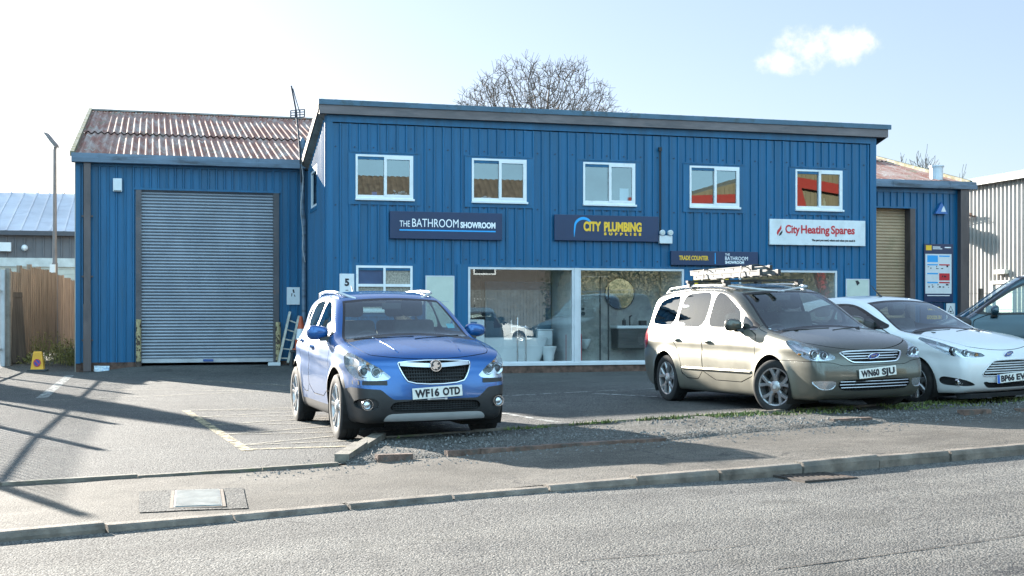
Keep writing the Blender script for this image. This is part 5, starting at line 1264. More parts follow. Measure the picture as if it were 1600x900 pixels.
def wheel(parent, x, y, r, rim, w, spokes, style, side, steer=0.0):
    """wheel whose outer face looks along side (+1 left, -1 right)"""
    t = MB(); hw = w / 2
    prof = [(rim - .01, -hw * .86), (rim + .012, -hw * .96), (r - .045, -hw), (r - .012, -hw * .86), (r, -hw * .6), (r, -hw * .30), (r - .006, -hw * .28), (r - .006, -hw * .22), (r, -hw * .2), (r, hw * .2), (r - .006, hw * .22), (r - .006, hw * .28), (r, hw * .30), (r, hw * .6), (r - .012, hw * .86), (r - .045, hw), (rim + .012, hw * .96), (rim - .01, hw * .86)]
    t.lathe(prof, 'y', n=48, caps=False)
    W_ = thing_part('wheel', parent); W_.location = (x, y, r); W_.rotation_euler = (0, 0, steer)
    t.build('tyre', K_tyre, W_, smooth=35)
    o = hw * side
    rm = MB(); sgn = side
    rm.lathe([(rim, o * .84), (rim - .006, o * .90), (rim - .022, o * .86), (rim - .03, o * .5), (rim - .035, -o * .8)], 'y', n=48, caps=False)
    face = o * .80
    def spoke(a0, a1, r0, r1, w0, w1, dy0, dy1):
        c0, s0 = math.cos(a0), math.sin(a0); c1, s1 = math.cos(a1), math.sin(a1)
        p0 = Vector((c0 * r0, 0, s0 * r0)); p1 = Vector((c1 * r1, 0, s1 * r1)); d = (p1 - p0).normalized(); n = Vector((-d.z, 0, d.x))
        vs = []
        for p, ww, dy in ((p0, w0, dy0), (p1, w1, dy1)):
            for q, e in ((-1, 0), (-.6, .012), (.6, .012), (1, 0)): v = p + n * ww * q; vs.append((v.x, dy + e * sgn, v.z))
            for q in (1, -1): v = p + n * ww * q; vs.append((v.x, dy - .03 * sgn, v.z))
        k = 6; rm.add(vs, [(i, (i + 1) % k, k + (i + 1) % k, k + i) for i in range(k)])
    for i in range(spokes):
        a = 2 * math.pi * i / spokes + .3
        if style == 'twin':
            for dd in (-.16, .16): spoke(a + dd * .9, a + dd * 1.25, .06, rim - .012, .020, .021, face - .02 * sgn, face)
        elif style == 'y':
            spoke(a, a, .05, rim * .52, .026, .034, face - .015 * sgn, face - .006 * sgn)
            for dd in (-.27, .27): spoke(a, a + dd, rim * .42, rim - .012, .022, .026, face - .008 * sgn, face)
        else: spoke(a, a, .05, rim - .012, .040, .030, face - .012 * sgn, face)
    rm.lathe([(0, face + .012 * sgn), (.05, face + .010 * sgn), (.075, face - .004 * sgn), (.085, face - .04 * sgn)], 'y', n=24, caps=False)
    rm.build('rim', K_rim, W_, smooth=40)
    hb = MB(); hb.lathe([(0, face + .016 * sgn), (.026, face + .0155 * sgn), (.028, face + .011 * sgn)], 'y', n=16, caps=False); hb.build('hub_cap', K_silver if style != 'cap' else K_rim, W_, smooth=40)
    bk = MB(); bk.lathe([(.0, o * .05), (rim - .03, o * .05), (rim - .03, o * .02)], 'y', n=32, caps=False); bk.build('wheel_well_back', K_gap, W_)
    bd = MB(); bd.lathe([(.0, o * .22), (.145, o * .22), (.145, o * .10)], 'y', n=32, caps=False); bd.build('brake_disc', K_disc, W_)
    if style != 'cap':
        for i in range(5):
            a = 2 * math.pi * i / 5 + .3 + math.pi / 5; nb_ = MB(); nb_.lathe([(0, face + .004 * sgn), (.009, face + .004 * sgn), (.010, face - .012 * sgn)], 'y', (math.cos(a) * .056, 0, math.sin(a) * .056), 8, False); nb_.build('wheel_nut', K_rimd, W_)
    return W_
def thing_part(name, parent):
    o = bpy.data.objects.new(name, None); COL.objects.link(o); o.parent = parent; o.empty_display_size = .1; return o
def seat(parent, x, y, zb, mat, w=.25):
    mb = MB(); mb.box(x - .05, x + .46, y - w, y + w, zb, zb + .16, .05)
    mb.xf(Matrix.Identity(4)); b2 = MB(); b2.box(-.07, .07, -w, w, 0, .62, .05); b2.xf(Matrix.Translation((x - .02, y, zb + .1)) @ Matrix.Rotation(R_(-17), 4, 'Y')); mb.add(b2.v, b2.f)
    h2 = MB(); h2.box(-.05, .05, -.13, .13, 0, .2, .045); h2.xf(Matrix.Translation((x - .22, y, zb + .74)) @ Matrix.Rotation(R_(-12), 4, 'Y')); mb.add(h2.v, h2.f)
    return mb.build('seat', mat, parent, smooth=50)
def plate(parent, x, z, text_, tilt=0.0, euro=False, y=0.0):
    p = thing_part('number_plate', parent); p.location = (x, y, z); p.rotation_euler = (0, R_(-tilt), R_(90))
    mb = MB(); mb.box(-.26, .26, -.008, 0, -.0555, .0555, .003); mb.build('plate_board', K_plate, p)
    mb = MB(); a, b = ((-.235, .235) if not euro else (-.195, .24)); g1, g2 = text_.split(' '); n1 = a + (b - a) * .56
    fit(mb, g1, a, n1 - .012, -.0095, -.035, .072, .0045, 0, 1.05); fit(mb, g2, n1 + .026, b, -.0095, -.035, .072, .0045, 0, 1.05); mb.build('lettering', T_black, p)
    if euro: mb = MB(); mb.box(-.258, -.215, -.0095, -.0085, -.053, .053); mb.build('blue_band', pm('plate_blue', (.02, .12, .5), .4), p)
def ring(mb, B_, pts, r, off=0.0, closed=True, n=6):
    """tube laid along front-view points (y, z) on the nose"""
    P = [(B_.sx(y, z, off), y, z) for y, z in pts]
    if closed: P.append(P[0])
    mb.tube(P, r, n, not closed)
def build_car(root, s):
    """s: spec; makes body, glass, doors, lamps, wheels, interior under root"""
    Bd = Body(s); pt = s['paint']; ax = s['axles']; wr = s['wr']; ar = s['arch']; belt = s['belt']
    side = lambda x, y, z: np.abs(y) > .42
    front = lambda x, y, z: (x > .35) & (np.abs(y) < 1.2)
    nose = lambda x, y, z: x > ax[0] + .30
    # wheel openings
    for xw in ax:
        f = lambda x, y, z, xw=xw: np.hypot(x - xw, z - wr - .01) - ar
        Bd.cut(f, lambda x, y, z: (np.abs(y) > .45), 'arch', ('body',))
        if s.get('arch_trim'): Bd.cut(lambda x, y, z, xw=xw: np.hypot(x - xw, z - wr - .01) - ar - .055, lambda x, y, z: (np.abs(y) > .5) & (z < .95), 'cladding')
    # underside and lower cladding
    Bd.cut(lambda x, y, z: z - s['zb'] - .015, lambda x, y, z: z < .6, 'under')
    if 'clad' in s: Bd.cut(s['clad'], lambda x, y, z: z < .75, 'cladding')
    # side glass
    dlo = chaikin(s['dlo'], 2)
    Bd.cut(lambda x, y, z: sdpoly(dlo, x, z), lambda x, y, z: side(x, y, z) & (z > belt - .12), 'trim')
    for k, wpoly in enumerate(s['windows']):
        wp = chaikin(wpoly, 2); Bd.cut(lambda x, y, z, wp=wp: sdpoly(wp, x, z), lambda x, y, z: side(x, y, z) & (z > belt - .12), 'win%d' % k, ('trim', 'body'))
    # windscreen and tailgate glass (limits follow the pillars)
    zc, zh, yb, yt = s['screen']
    def fw(g): 
        def f(x, y, z):
            ay = np.abs(y); lim = yb + (yt - yb) * np.clip((z - zc) / (zh - zc), -.2, 1.2)
            return np.maximum(np.maximum(zc + .035 * (1 - (ay / yb) ** 2) * 0 - .06 * (ay / yb) ** 2 - z, z - (zh - .03 * (ay / yt) ** 2)), (ay - lim) * .93) + g
        return f
    fm = lambda x, y, z: (x > s.get('screen_x', -.15)) & (z > zc - .12)
    Bd.cut(fw(-.012), fm, 'screen_frit', ('body', 'trim')); Bd.cut(fw(.014), fm, 'screen', ('screen_frit',))
    rz0, rz1, ryb, ryt = s['rear_glass']
    fr = lambda x, y, z: np.maximum(np.maximum(rz0 - z, z - rz1), np.abs(y) - (ryb + (ryt - ryb) * (z - rz0) / (rz1 - rz0)))
    Bd.cut(fr, lambda x, y, z: x < ax[1] - .1, 'rear_screen', ('body',))
    # lamps, grilles (front view polygons y, z; lamps wrap round the corner so they use an unrolled coordinate)
    q = lambda x, y: np.abs(y) + s['wrap'] * np.maximum(0, s['wrap_x'] - x)
    hl = chaikin(s['headlight'], 1)
    Bd.cut(lambda x, y, z: sdpoly(hl, q(x, y), z), lambda x, y, z: (x > ax[0] + .02) & (z > .45) & (np.abs(y) > .2), 'headlight', ('body', 'trim'))
    for nm, poly in s['openings'].items():
        pp = chaikin(poly, 1); Bd.cut(lambda x, y, z, pp=pp: sdpoly(pp, np.abs(y), z), lambda x, y, z: nose(x, y, z), nm, ('body', 'cladding'))
    tl = chaikin(s['tail'], 1)
    Bd.cut(lambda x, y, z: sdpoly(tl, x, z), lambda x, y, z: (np.abs(y) > .5) & (x < ax[1] - .2), 'tail', ('body', 'trim'))
    # shut lines
    for nm, poly in s['doors'].items():
        pp = chaikin(poly, 1); f = lambda x, y, z, pp=pp: sdpoly(pp, x, z)
        m = lambda x, y, z: (np.abs(y) > .45)
        Bd.cut(lambda x, y, z, f=f: f(x, y, z) - .0055, m, 'gap_' + nm, ('body', 'cladding'))
        Bd.cut(lambda x, y, z, f=f: f(x, y, z) + .0055, m, nm, ('gap_' + nm,))
    hy, hx0 = s['bonnet']
    fb = lambda x, y, z: np.maximum(np.maximum(np.abs(y) - np.interp(x, *zip(*hy)), hx0 - x), s['bonnet_z'](x, y) - z)
    bm_ = lambda x, y, z: (x > hx0 - .2) & (z > .5)
    Bd.cut(lambda x, y, z: fb(x, y, z) - .0032, bm_, 'gap_bonnet', ('body',)); Bd.cut(lambda x, y, z: fb(x, y, z) + .0032, bm_, 'bonnet', ('gap_bonnet',))
    if 'bumper_line' in s:
        f = s['bumper_line']; m = lambda x, y, z: (x > ax[0] + .15) & (z > .3)
        Bd.cut(lambda x, y, z: np.abs(f(x, y, z)) * 0 + (f(x, y, z) - .003), m, 'bump_hi', ('body',)); Bd.cut(lambda x, y, z: f(x, y, z) + .003, m, 'bumper', ('bump_hi',))
    # ---- link the panels
    gaps = [z for z in set(Bd.Z) if z.startswith('gap_') or z == 'bump_hi']
    bodyo = Bd.take({'body'}, 'body', pt, root)
    Bd.take(set(gaps), 'shut_lines', K_gap, root, depth=.012)
    Bd.take({'under'}, 'underbody', K_under, root)
    Bd.take({'bumper'}, 'bumper', pt, root)
    Bd.take({'cladding'}, 'lower_cladding', K_black, root)
    Bd.take({'bonnet'}, 'bonnet', pt, root)
    for nm in s['doors']:
        for sg in (1, -1):
            d = Bd.take({nm}, s['door_names'][nm], pt, root, sg)
            if d and nm in s['handles']:
                hx, hz = s['handles'][nm]; yy = Bd.sy(hx, hz) * sg; mb = MB()
                mb.tube([(hx + .10, yy - .004 * sg, hz), (hx + .08, yy + .03 * sg, hz + .004), (hx - .06, yy + .034 * sg, hz + .008), (hx - .10, yy - .004 * sg, hz + .008)], [.013, .016, .016, .013], 8)
                mb.build('handle', s.get('handle_mat', pt), d, smooth=50)
                mb = MB(); mb.lathe([(0, .004), (.035, .004), (.045, -.01)], 'y', (hx + .02, yy, hz), 14); mb.build('handle_recess', K_gap, d) if False else None
    for sg in (1, -1):
        for k in range(len(s['windows'])): Bd.take({'win%d' % k}, 'side_window', s.get('glass', {}).get(k, G_car), root, sg)
        Bd.take({'trim'}, 'window_trim', K_trim, root, sg)
    Bd.take({'screen'}, 'windscreen', G_front, root); Bd.take({'screen_frit'}, 'windscreen_border', K_trim, root); Bd.take({'rear_screen'}, 'rear_window', s.get('rear_glass_mat', G_car), root)
    for sg in (1, -1):
        h = Bd.take({'headlight'}, 'headlight', K_refl, root, sg, depth=.05)
        Bd.take({'headlight'}, 'lens', G_lens, h, sg)
        for y, z, r, dep in s['bulbs']:
            xx = Bd.sx(y, z) - dep; mb = MB(); mb.lathe([(0, .0), (r * .5, .004), (r * .72, .018), (r, .03), (r * 1.08, .026), (r * 1.08, -.03)], 'x', (xx - .012, y * sg, z), 20, False); mb.build('reflector', K_chrome, h, smooth=50); mb = MB(); mb.lathe([(0, .014), (r * .45, .012), (r * .56, .004)], 'x', (xx - .004, y * sg, z), 16, False); mb.build('lamp_eye', K_rimd, h, smooth=50); mb = MB(); mb.lathe([(r * 1.06, .024), (r * 1.16, .02), (r * 1.18, -.02)], 'x', (xx - .012, y * sg, z), 20, False); mb.build('lamp_rim', K_rimd, h, smooth=50)
        y, z = s['indicator']; xx = Bd.sx(y, z) - .045; mb = MB(); mb.sphere((xx, y * sg, z), .017, 10, (1, 1.6, .7)); mb.build('indicator_bulb', K_amber, h, smooth=True)
        if s.get('head_mask'):
            mk = chaikin(s['head_mask'], 1); mb = MB(); n = len(mk); vs = [(Bd.sx(min(yy, .84), zz) - .028, yy * sg, zz) for yy, zz in mk]; mb.add(vs, [tuple(range(n))]); mb.build('dark_bezel', K_trim, h)
        Bd.take({'tail'}, 'tail_lamp', K_red, root, sg, push=.004)
    for nm in s['openings']:
        if nm.startswith('fog'):
            for sg in (1, -1):
                p = Bd.take({nm}, 'fog_lamp_recess', s.get('fog_mat', K_black), root, sg, depth=s.get('fog_depth', .035))
                if p and 'fog_at' in s:
                    y, z, r = s['fog_at']; xx = Bd.sx(y, z) - .02; mb = MB(); mb.lathe([(r * 1.0, -.02), (r * 1.25, .012), (r * 1.35, .012), (r * 1.4, -.03)], 'x', (xx, y * sg, z), 22, False); mb.build('fog_ring', s.get('fog_ring', K_chrome), p, smooth=50)
                    mb = MB(); mb.lathe([(0, .004), (r * .6, .0), (r, -.012), (r, -.02)], 'x', (xx, y * sg, z), 20, False); mb.build('fog_glass', K_refl, p, smooth=50)
        else: Bd.take({nm}, nm, K_gap if nm != 'skid_plate' else K_silver, root, depth=.045 if nm != 'skid_plate' else 0, push=0 if nm != 'skid_plate' else .006)
    # wheels, inner arches
    tr = s['track'] / 2
    for i, xw in enumerate(ax):
        for sg in (1, -1):
            wheel(root, xw, tr * sg, wr, s['rim'], s['tw'], s['spokes'], s['wstyle'], sg, s.get('steer', 0) if i == 0 else 0)
            mb = MB(); n = 20; r2 = ar + .004; cy0, cy1 = sg * .42, sg * (Bd.sy(xw, wr + ar + .03) - .012); vs = []
            for k in range(n + 1):
                a = math.pi * (-.18 + 1.36 * k / n); vs += [(xw + r2 * math.cos(a), cy0, wr + .01 + r2 * math.sin(a)), (xw + r2 * math.cos(a), cy1, wr + .01 + r2 * math.sin(a))]
            fs = [(2 * k, 2 * k + 1, 2 * k + 3, 2 * k + 2) for k in range(n)] + [tuple(2 * k for k in range(n + 1))]
            mb.add(vs, fs); mb.build('arch_liner', K_gap, root)
    # interior
    mb = MB(); xf, xr = s['cabin']; zf = .42
    mb.box(xr, xf + .1, -.66, .66, .30, zf); mb.build('cabin_floor', K_int, root)
    mb = MB(); d0 = s['dash']; mb.prism([(d0 - .32, .62), (d0 - .30, .88), (d0 - .18, zc - .10), (d0 + .22, zc - .07), (d0 + .30, .8), (d0 + .2, .5)], 'y', -.68, .68); mb.build('dashboard', K_int, root)
    swx = d0 - .38; mb = MB(); pts = [(swx + .06 * math.sin(a), -.36 + .18 * math.cos(a), zc - .14 + .17 * math.sin(a)) for a in np.linspace(0, 2 * math.pi, 21)]; mb.tube(pts, .015, 6, False); mb.tube([(swx, -.36, zc - .14), (swx + .25, -.36, zc - .22)], .03, 6); mb.tube([(swx, -.53, zc - .14), (swx, -.19, zc - .14)], .014, 6); mb.build('steering_wheel', K_int, root)
    for sx_, ys in s['seats']:
        for y in ys: seat(root, sx_, y, s.get('seat_z', .50), s.get('seat_mat', K_seat))
    mb = MB(); mz = zh - .085; mx_ = s['mirror_in']; mb.box(mx_ - .02, mx_ + .02, -.11, .11, mz - .035, mz + .035, .01); mb.build('interior_mirror', K_int, root)
    # door mirrors
    for sg in (1, -1):
        x, z = s['mirror']; y = Bd.sy(x, z - .02); m = MB(); bm = bmesh.new(); bmesh.ops.create_uvsphere(bm, u_segments=20, v_segments=12, radius=1)
        for v in bm.verts:
            c = v.co; c = Vector([math.copysign(abs(t) ** .72, t) for t in c]); xk = c.x * (.085 if c.x > 0 else .03); v.co = (x - .02 + xk, sg * (y + .115 + c.y * .125 * (1 - .1 * (c.x > 0))), z + .035 + c.z * (.078 - .012 * c.y * sg))
        m.bm(bm); mo = m.build('door_mirror', s.get('mirror_mat', pt), root, smooth=True)
        m = MB(); m.prism([(x - .03, z - .06), (x + .07, z - .06), (x + .04, z - .01), (x - .03, z)], 'y', sg * (y - .04), sg * (y + .10)); m.build('mirror_foot', K_black, mo)
        m = MB(); m.lathe([(0, -.0515), (.07, -.0515)], 'x', (x + .0, sg * (y + .115), z + .035), 18); m.build('mirror_glass', K_chrome, mo)
    # wipers
    mb = MB()
    for y0, y1 in ((-.62, .02), (.0, .58)):
        zz = zc - .045; P = [(Bd.sx(y, zz + .03 * k, .008), y, zz + .03 * k) for k, y in ((0, y0 + .0), (.5, (y0 + y1) / 2), (.8, y1))]; mb.tube(P, .007, 5)
    mb.build('wiper', K_gap, root)
    return Bd
def bars(Bd, root, name, mat, zs, half, r, off=-.018, n=13, sag=0.0):
    mb = MB()
    for z, h in zip(zs, half): mb.tube([(Bd.sx(y, z + sag * (y / h) ** 2, off), y, z + sag * (y / h) ** 2) for y in np.linspace(-h, h, n)], r, 6)
    return mb.build(name, mat, root, smooth=50)
def mesh_grille(Bd, root, name, mat, poly, nz, ny, r=.006, off=-.03):
    """a lattice of thin bars inside a front-view polygon"""
    mb = MB(); pp = chaikin(poly, 1); zs = np.linspace(min(p[1] for p in pp), max(p[1] for p in pp), nz + 2)[1:-1]; hmax = max(p[0] for p in pp)
    inside = lambda y, z: sdpoly(pp, np.array([abs(y)]), np.array([z]))[0] < .0
    for z in zs:
        ys = [y for y in np.linspace(-hmax, hmax, 60) if inside(y, z)]
        if len(ys) > 1: mb.tube([(Bd.sx(y, z, off), y, z) for y in np.linspace(ys[0], ys[-1], 12)], r, 4)
    for y in np.linspace(-hmax, hmax, ny):
        zz = [z for z in np.linspace(zs[0] - .05, zs[-1] + .05, 30) if inside(y, z)]
        if len(zz) > 1: mb.tube([(Bd.sx(y, z, off), y, z) for z in (zz[0], (zz[0] + zz[-1]) / 2, zz[-1])], r * .8, 4)
    return mb.build(name, mat, root)
def place_car(root, x, y, head, wb, tr):
    """stand the car on the sloping ground; head = degrees turned to the right of facing the camera"""
    h = R_(head); fw = Vector((math.sin(h), -math.cos(h))); lf = Vector((-fw.y, fw.x))
    c = Vector((x, y)); z = lambda p: G(p.x, p.y)
    zf, zr = z(c + fw * wb / 2), z(c - fw * wb / 2); zl, zq = z(c + lf * tr / 2), z(c - lf * tr / 2)
    root.location = (x, y, (zf + zr) / 2 - .004)
    root.rotation_mode = 'XYZ'; root.rotation_euler = (math.atan2(zl - zq, tr), -math.atan2(zf - zr, wb), math.atan2(fw.y, fw.x))
# ------------------------------------------------------------------ the blue crossover
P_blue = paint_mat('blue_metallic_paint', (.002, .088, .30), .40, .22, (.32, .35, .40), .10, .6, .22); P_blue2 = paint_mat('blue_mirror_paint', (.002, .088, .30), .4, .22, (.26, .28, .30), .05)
mk = thing('parked_car', 'metallic blue crossover facing the road, plate WF16 OTD', 'car', group='cars parked in front of the building')
S1 = dict(paint=P_blue, mirror_mat=P_blue2, axles=(1.2775, -1.2775), wr=.345, arch=.405, rim=.245, tw=.225, track=1.51, spokes=5, wstyle='twin', zb=.20, belt=1.06,
    profile=[(1.80, .20), (2.03, .205), (2.13, .24), (2.17, .34), (2.185, .46), (2.175, .58), (2.15, .70), (2.11, .80), (2.04, .875), (1.9, .93), (1.65, .985), (1.35, 1.04), (1.08, 1.085), (.98, 1.11), (.78, 1.225), (.5, 1.375), (.25, 1.49), (.02, 1.555), (-.4, 1.60), (-.9, 1.605), (-1.4, 1.57), (-1.80, 1.515), (-1.95, 1.47), (-1.99, 1.35), (-2.06, 1.1), (-2.12, .92), (-2.14, .72), (-2.13, .45), (-2.02, .26), (-1.8, .20)],
    sec=[(a, b * .972) for a, b in ((.10, .78), (.22, .83), (.40, .872), (.60, .888), (.78, .888), (.93, .872), (1.02, .845), (1.08, .81), (1.3, .725), (1.48, .64), (1.58, .575), (1.75, .43))],
    plan=[(-2.2, .68), (-2.05, .80), (-1.7, .92), (-1.2, .975), (0, 1.0), (1.2, .995), (1.65, .965), (1.95, .91), (2.12, .83), (2.25, .70)],
    plan_up=[(-2.2, .74), (-1.9, .84), (-1.3, .94), (-.4, 1.0), (.6, 1.0), (1.2, .97)], flare=.026, k=.075,
    crease=[(-2, .93), (-.9, .90), (.6, .82), (1.4, .80), (2, .78)], arch_trim=True,
    clad=lambda x, y, z: np.where(x > 1.62, z - np.interp(np.abs(y), [0, .44, .50, .56, .80, .95], [.452, .452, .50, .555, .575, .50]), z - np.where(x < -1.6, .50, .335)),
    dlo=[(.84, 1.07), (.3, 1.085), (-.5, 1.125), (-1.2, 1.19), (-1.66, 1.30), (-1.70, 1.36), (-1.4, 1.455), (-.9, 1.505), (-.3, 1.515), (.0, 1.485), (.24, 1.40), (.55, 1.24)],
    windows=[[(.52, 1.10), (0, 1.115), (-.29, 1.13), (-.30, 1.30), (-.30, 1.475), (-.15, 1.475), (.06, 1.44), (.26, 1.345), (.46, 1.23)], [(-.37, 1.14), (-.8, 1.17), (-1.14, 1.20), (-1.16, 1.33), (-1.14, 1.455), (-.8, 1.485), (-.37, 1.49)], [(-1.21, 1.215), (-1.5, 1.285), (-1.6, 1.33), (-1.4, 1.41), (-1.21, 1.44)], [(.76, 1.095), (.57, 1.10), (.565, 1.17), (.58, 1.18)]],
    screen=(1.09, 1.49, .685, .535), rear_glass=(1.12, 1.42, .62, .52),
    wrap=.55, wrap_x=2.02, headlight=[(.445, .66), (.47, .69), (.60, .80), (.80, .885), (1.00, .93), (1.08, .90), (1.05, .80), (.98, .73), (.85, .665), (.70, .645), (.55, .645)],
    bulbs=[(.585, .725, .045, .045), (.70, .735, .055, .05)], indicator=(.66, .81), head_mask=None,
    openings={'grille': [(-.2, .838), (.25, .84), (.37, .825), (.375, .80), (.33, .68), (.28, .62), (.20, .605), (-.2, .603)], 'lower_grille': [(-.2, .435), (.40, .435), (.47, .40), (.47, .345), (.40, .325), (-.2, .325)], 'fog_lamp': [(.58, .40), (.60, .455), (.68, .475), (.78, .46), (.79, .38), (.70, .345), (.60, .36)], 'skid_plate': [(-.2, .315), (.43, .315), (.50, .30), (.54, .24), (.50, .235), (-.2, .235)]},
    fog_at=(.69, .405, .042), tail=[(-1.90, .93), (-1.80, 1.08), (-1.92, 1.16), (-2.2, 1.14), (-2.25, .84), (-1.98, .84)],
    doors={'front_door': [(.84, .42), (.86, .8), (.86, 1.06), (.0, 1.10), (-.335, 1.12), (-.345, .8), (-.335, .42)], 'rear_door': [(-.35, .42), (-.36, .8), (-.35, 1.12), (-1.19, 1.18), (-1.22, 1.0), (-1.08, .86), (-.92, .75), (-.83, .58), (-.80, .42)]}, door_names={'front_door': 'front_door', 'rear_door': 'rear_door'},
    handles={'front_door': (-.19, .95), 'rear_door': (-1.05, 1.01)},
    bonnet=([(.8, .70), (1.1, .715), (1.5, .70), (1.8, .66), (2.0, .58), (2.1, .50), (2.3, .3)], 1.00), bonnet_z=lambda x, y: np.where(x > 1.7, .852 + .03 * (np.abs(y) / .5) ** 2, .7),
    cabin=(1.0, -1.9), dash=.93, seats=((.05, (-.36, .36)), (-.80, (-.36, .36))), mirror=(.60, 1.085), mirror_in=.27, seat_z=.55)
BM = build_car(mk, S1)
mb = MB(); ring(mb, BM, chaikin([(-.37, .825), (0, .842), (.37, .825), (.38, .80), (.33, .68), (.28, .617), (0, .597), (-.28, .617), (-.33, .68), (-.38, .80)], 1), .009, .004); g = mb.build('grille_surround', K_chrome, mk, smooth=50)
mb = MB(); P = []
ys = np.linspace(-.36, .36, 19)
for dz, dx in ((.022, .008), (.024, .016), (-.018, .022), (-.022, .010)):
    for y in ys: zz = .785 + .022 * (abs(y) / .36) ** 1.5 + dz; P.append((BM.sx(y, zz, dx - .004), y, zz))
n = len(ys); mb.add(P, [(r * n + i, r * n + i + 1, (r + 1) * n + i + 1, (r + 1) * n + i) for r in range(3) for i in range(n - 1)]); mb.build('chrome_bar', K_chrome, mk, smooth=40)
mesh_grille(BM, mk, 'grille_mesh', K_black, [(0, .80), (.36, .80), (.32, .68), (.27, .62), (0, .60)], 5, 27, .008)
mesh_grille(BM, mk, 'lower_grille_mesh', K_black, [(0, .435), (.40, .435), (.47, .40), (.47, .345), (.40, .325), (0, .325)], 4, 31, .007)
em = thing_part('emblem', mk); em.location = (BM.sx(0, .785) + .032, 0, .785); em.rotation_euler = (0, R_(-8), 0)
mb = MB(); mb.lathe([(0, -.004), (.052, -.004), (.056, -.012)], 'x', n=28); mb.build('emblem_disc', K_rimd, em)
mb = MB(); mb.lathe([(.048, -.006), (.052, .006), (.060, .006), (.064, -.010)], 'x', n=28, caps=False); mb.build('emblem_ring', K_chrome, em, smooth=50)
mb = MB(); mb.prism([(-.045, -.015), (-.02, -.005), (-.03, .02), (-.01, .04), (.015, .042), (.03, .028), (.012, .02), (.02, .005), (.045, .01), (.035, -.012), (.012, -.02), (.02, -.042), (-.005, -.03), (-.02, -.04)], 'x', -.003, .004); mb.build('griffin_figure', K_chrome, em)
plate(mk, BM.sx(0, .52) + .012, .520, 'WF16 OT\u00b7D'.replace('\u00b7', ''), 3)
mb = MB()
for y in (-.09, .09): mb.box(BM.sx(0, .455) - .01, BM.sx(0, .455) + .014, y - .012, y + .012, .445, .462)
mb.box(BM.sx(0, .452), BM.sx(0, .452) + .010, -.10, .10, .448, .456); mb.build('plate_clips', K_silver, mk)
for sg in (1, -1):
    mb = MB(); xs_ = np.linspace(.15, -1.55, 12); mb.tube([(x, sg * (BM.sy(x, 1.50) - .045 + .0), BM.sz(x, sg * (BM.sy(x, 1.50) - .045)) + (.042 if .02 < (.15 - x) / 1.7 < .98 else -.01)) for x in xs_], .017, 8); mb.build('roof_rail', K_silver, mk, smooth=50)
    mb = MB(); mb.prism([(.47, .715), (.72, .70), (.72, .64), (.52, .632)], 'x', 0, .001) if False else None
    mb = MB(); vs = []
    for y in np.linspace(.50, .80, 9):
        for zz in (.645 + .0, .60 + .02 * (y - .5)): vs.append((BM.sx(y, zz, .006), sg * y, zz))
    mb.add(vs, [(2 * i, 2 * i + 1, 2 * i + 3, 2 * i + 2) for i in range(8)]); mb.build('lamp_underline', K_black, mk)
mb = MB(); 
for sg in (1, -1):
    mb.tube([(x, sg * (.33 + .10 * (1.9 - x)), BM.sz(x, sg * (.33 + .10 * (1.9 - x))) - .002) for x in np.linspace(1.9, 1.1, 8)], .008, 6)
mb.build('bonnet_crease', P_blue, mk, smooth=True)
mb = MB(); mb.add([(BM.sx(.56 + a, 1.17 + b, -.012), .56 + a, 1.17 + b) for a, b in ((-.045, -.02), (.045, -.02), (.045, .03), (-.045, .03))], [(0, 1, 2, 3)]); mb.build('permit_sticker', K_disc2, mk)
mb = MB(); mb.tube([(-1.75, 0, 1.51), (-1.80, 0, 1.58), (-1.95, 0, 1.70)], [.025, .012, .004], 6); mb.build('roof_aerial', K_black, mk)
HM = 19.0; _f = Vector((math.sin(R_(HM)), -math.cos(R_(HM)))); _r = Vector((_f.y, -_f.x))
_c = Vector((-1.78, 13.50)) - _f * 1.2775 - _r * .78
place_car(mk, _c.x, _c.y, HM, 2.555, 1.51)
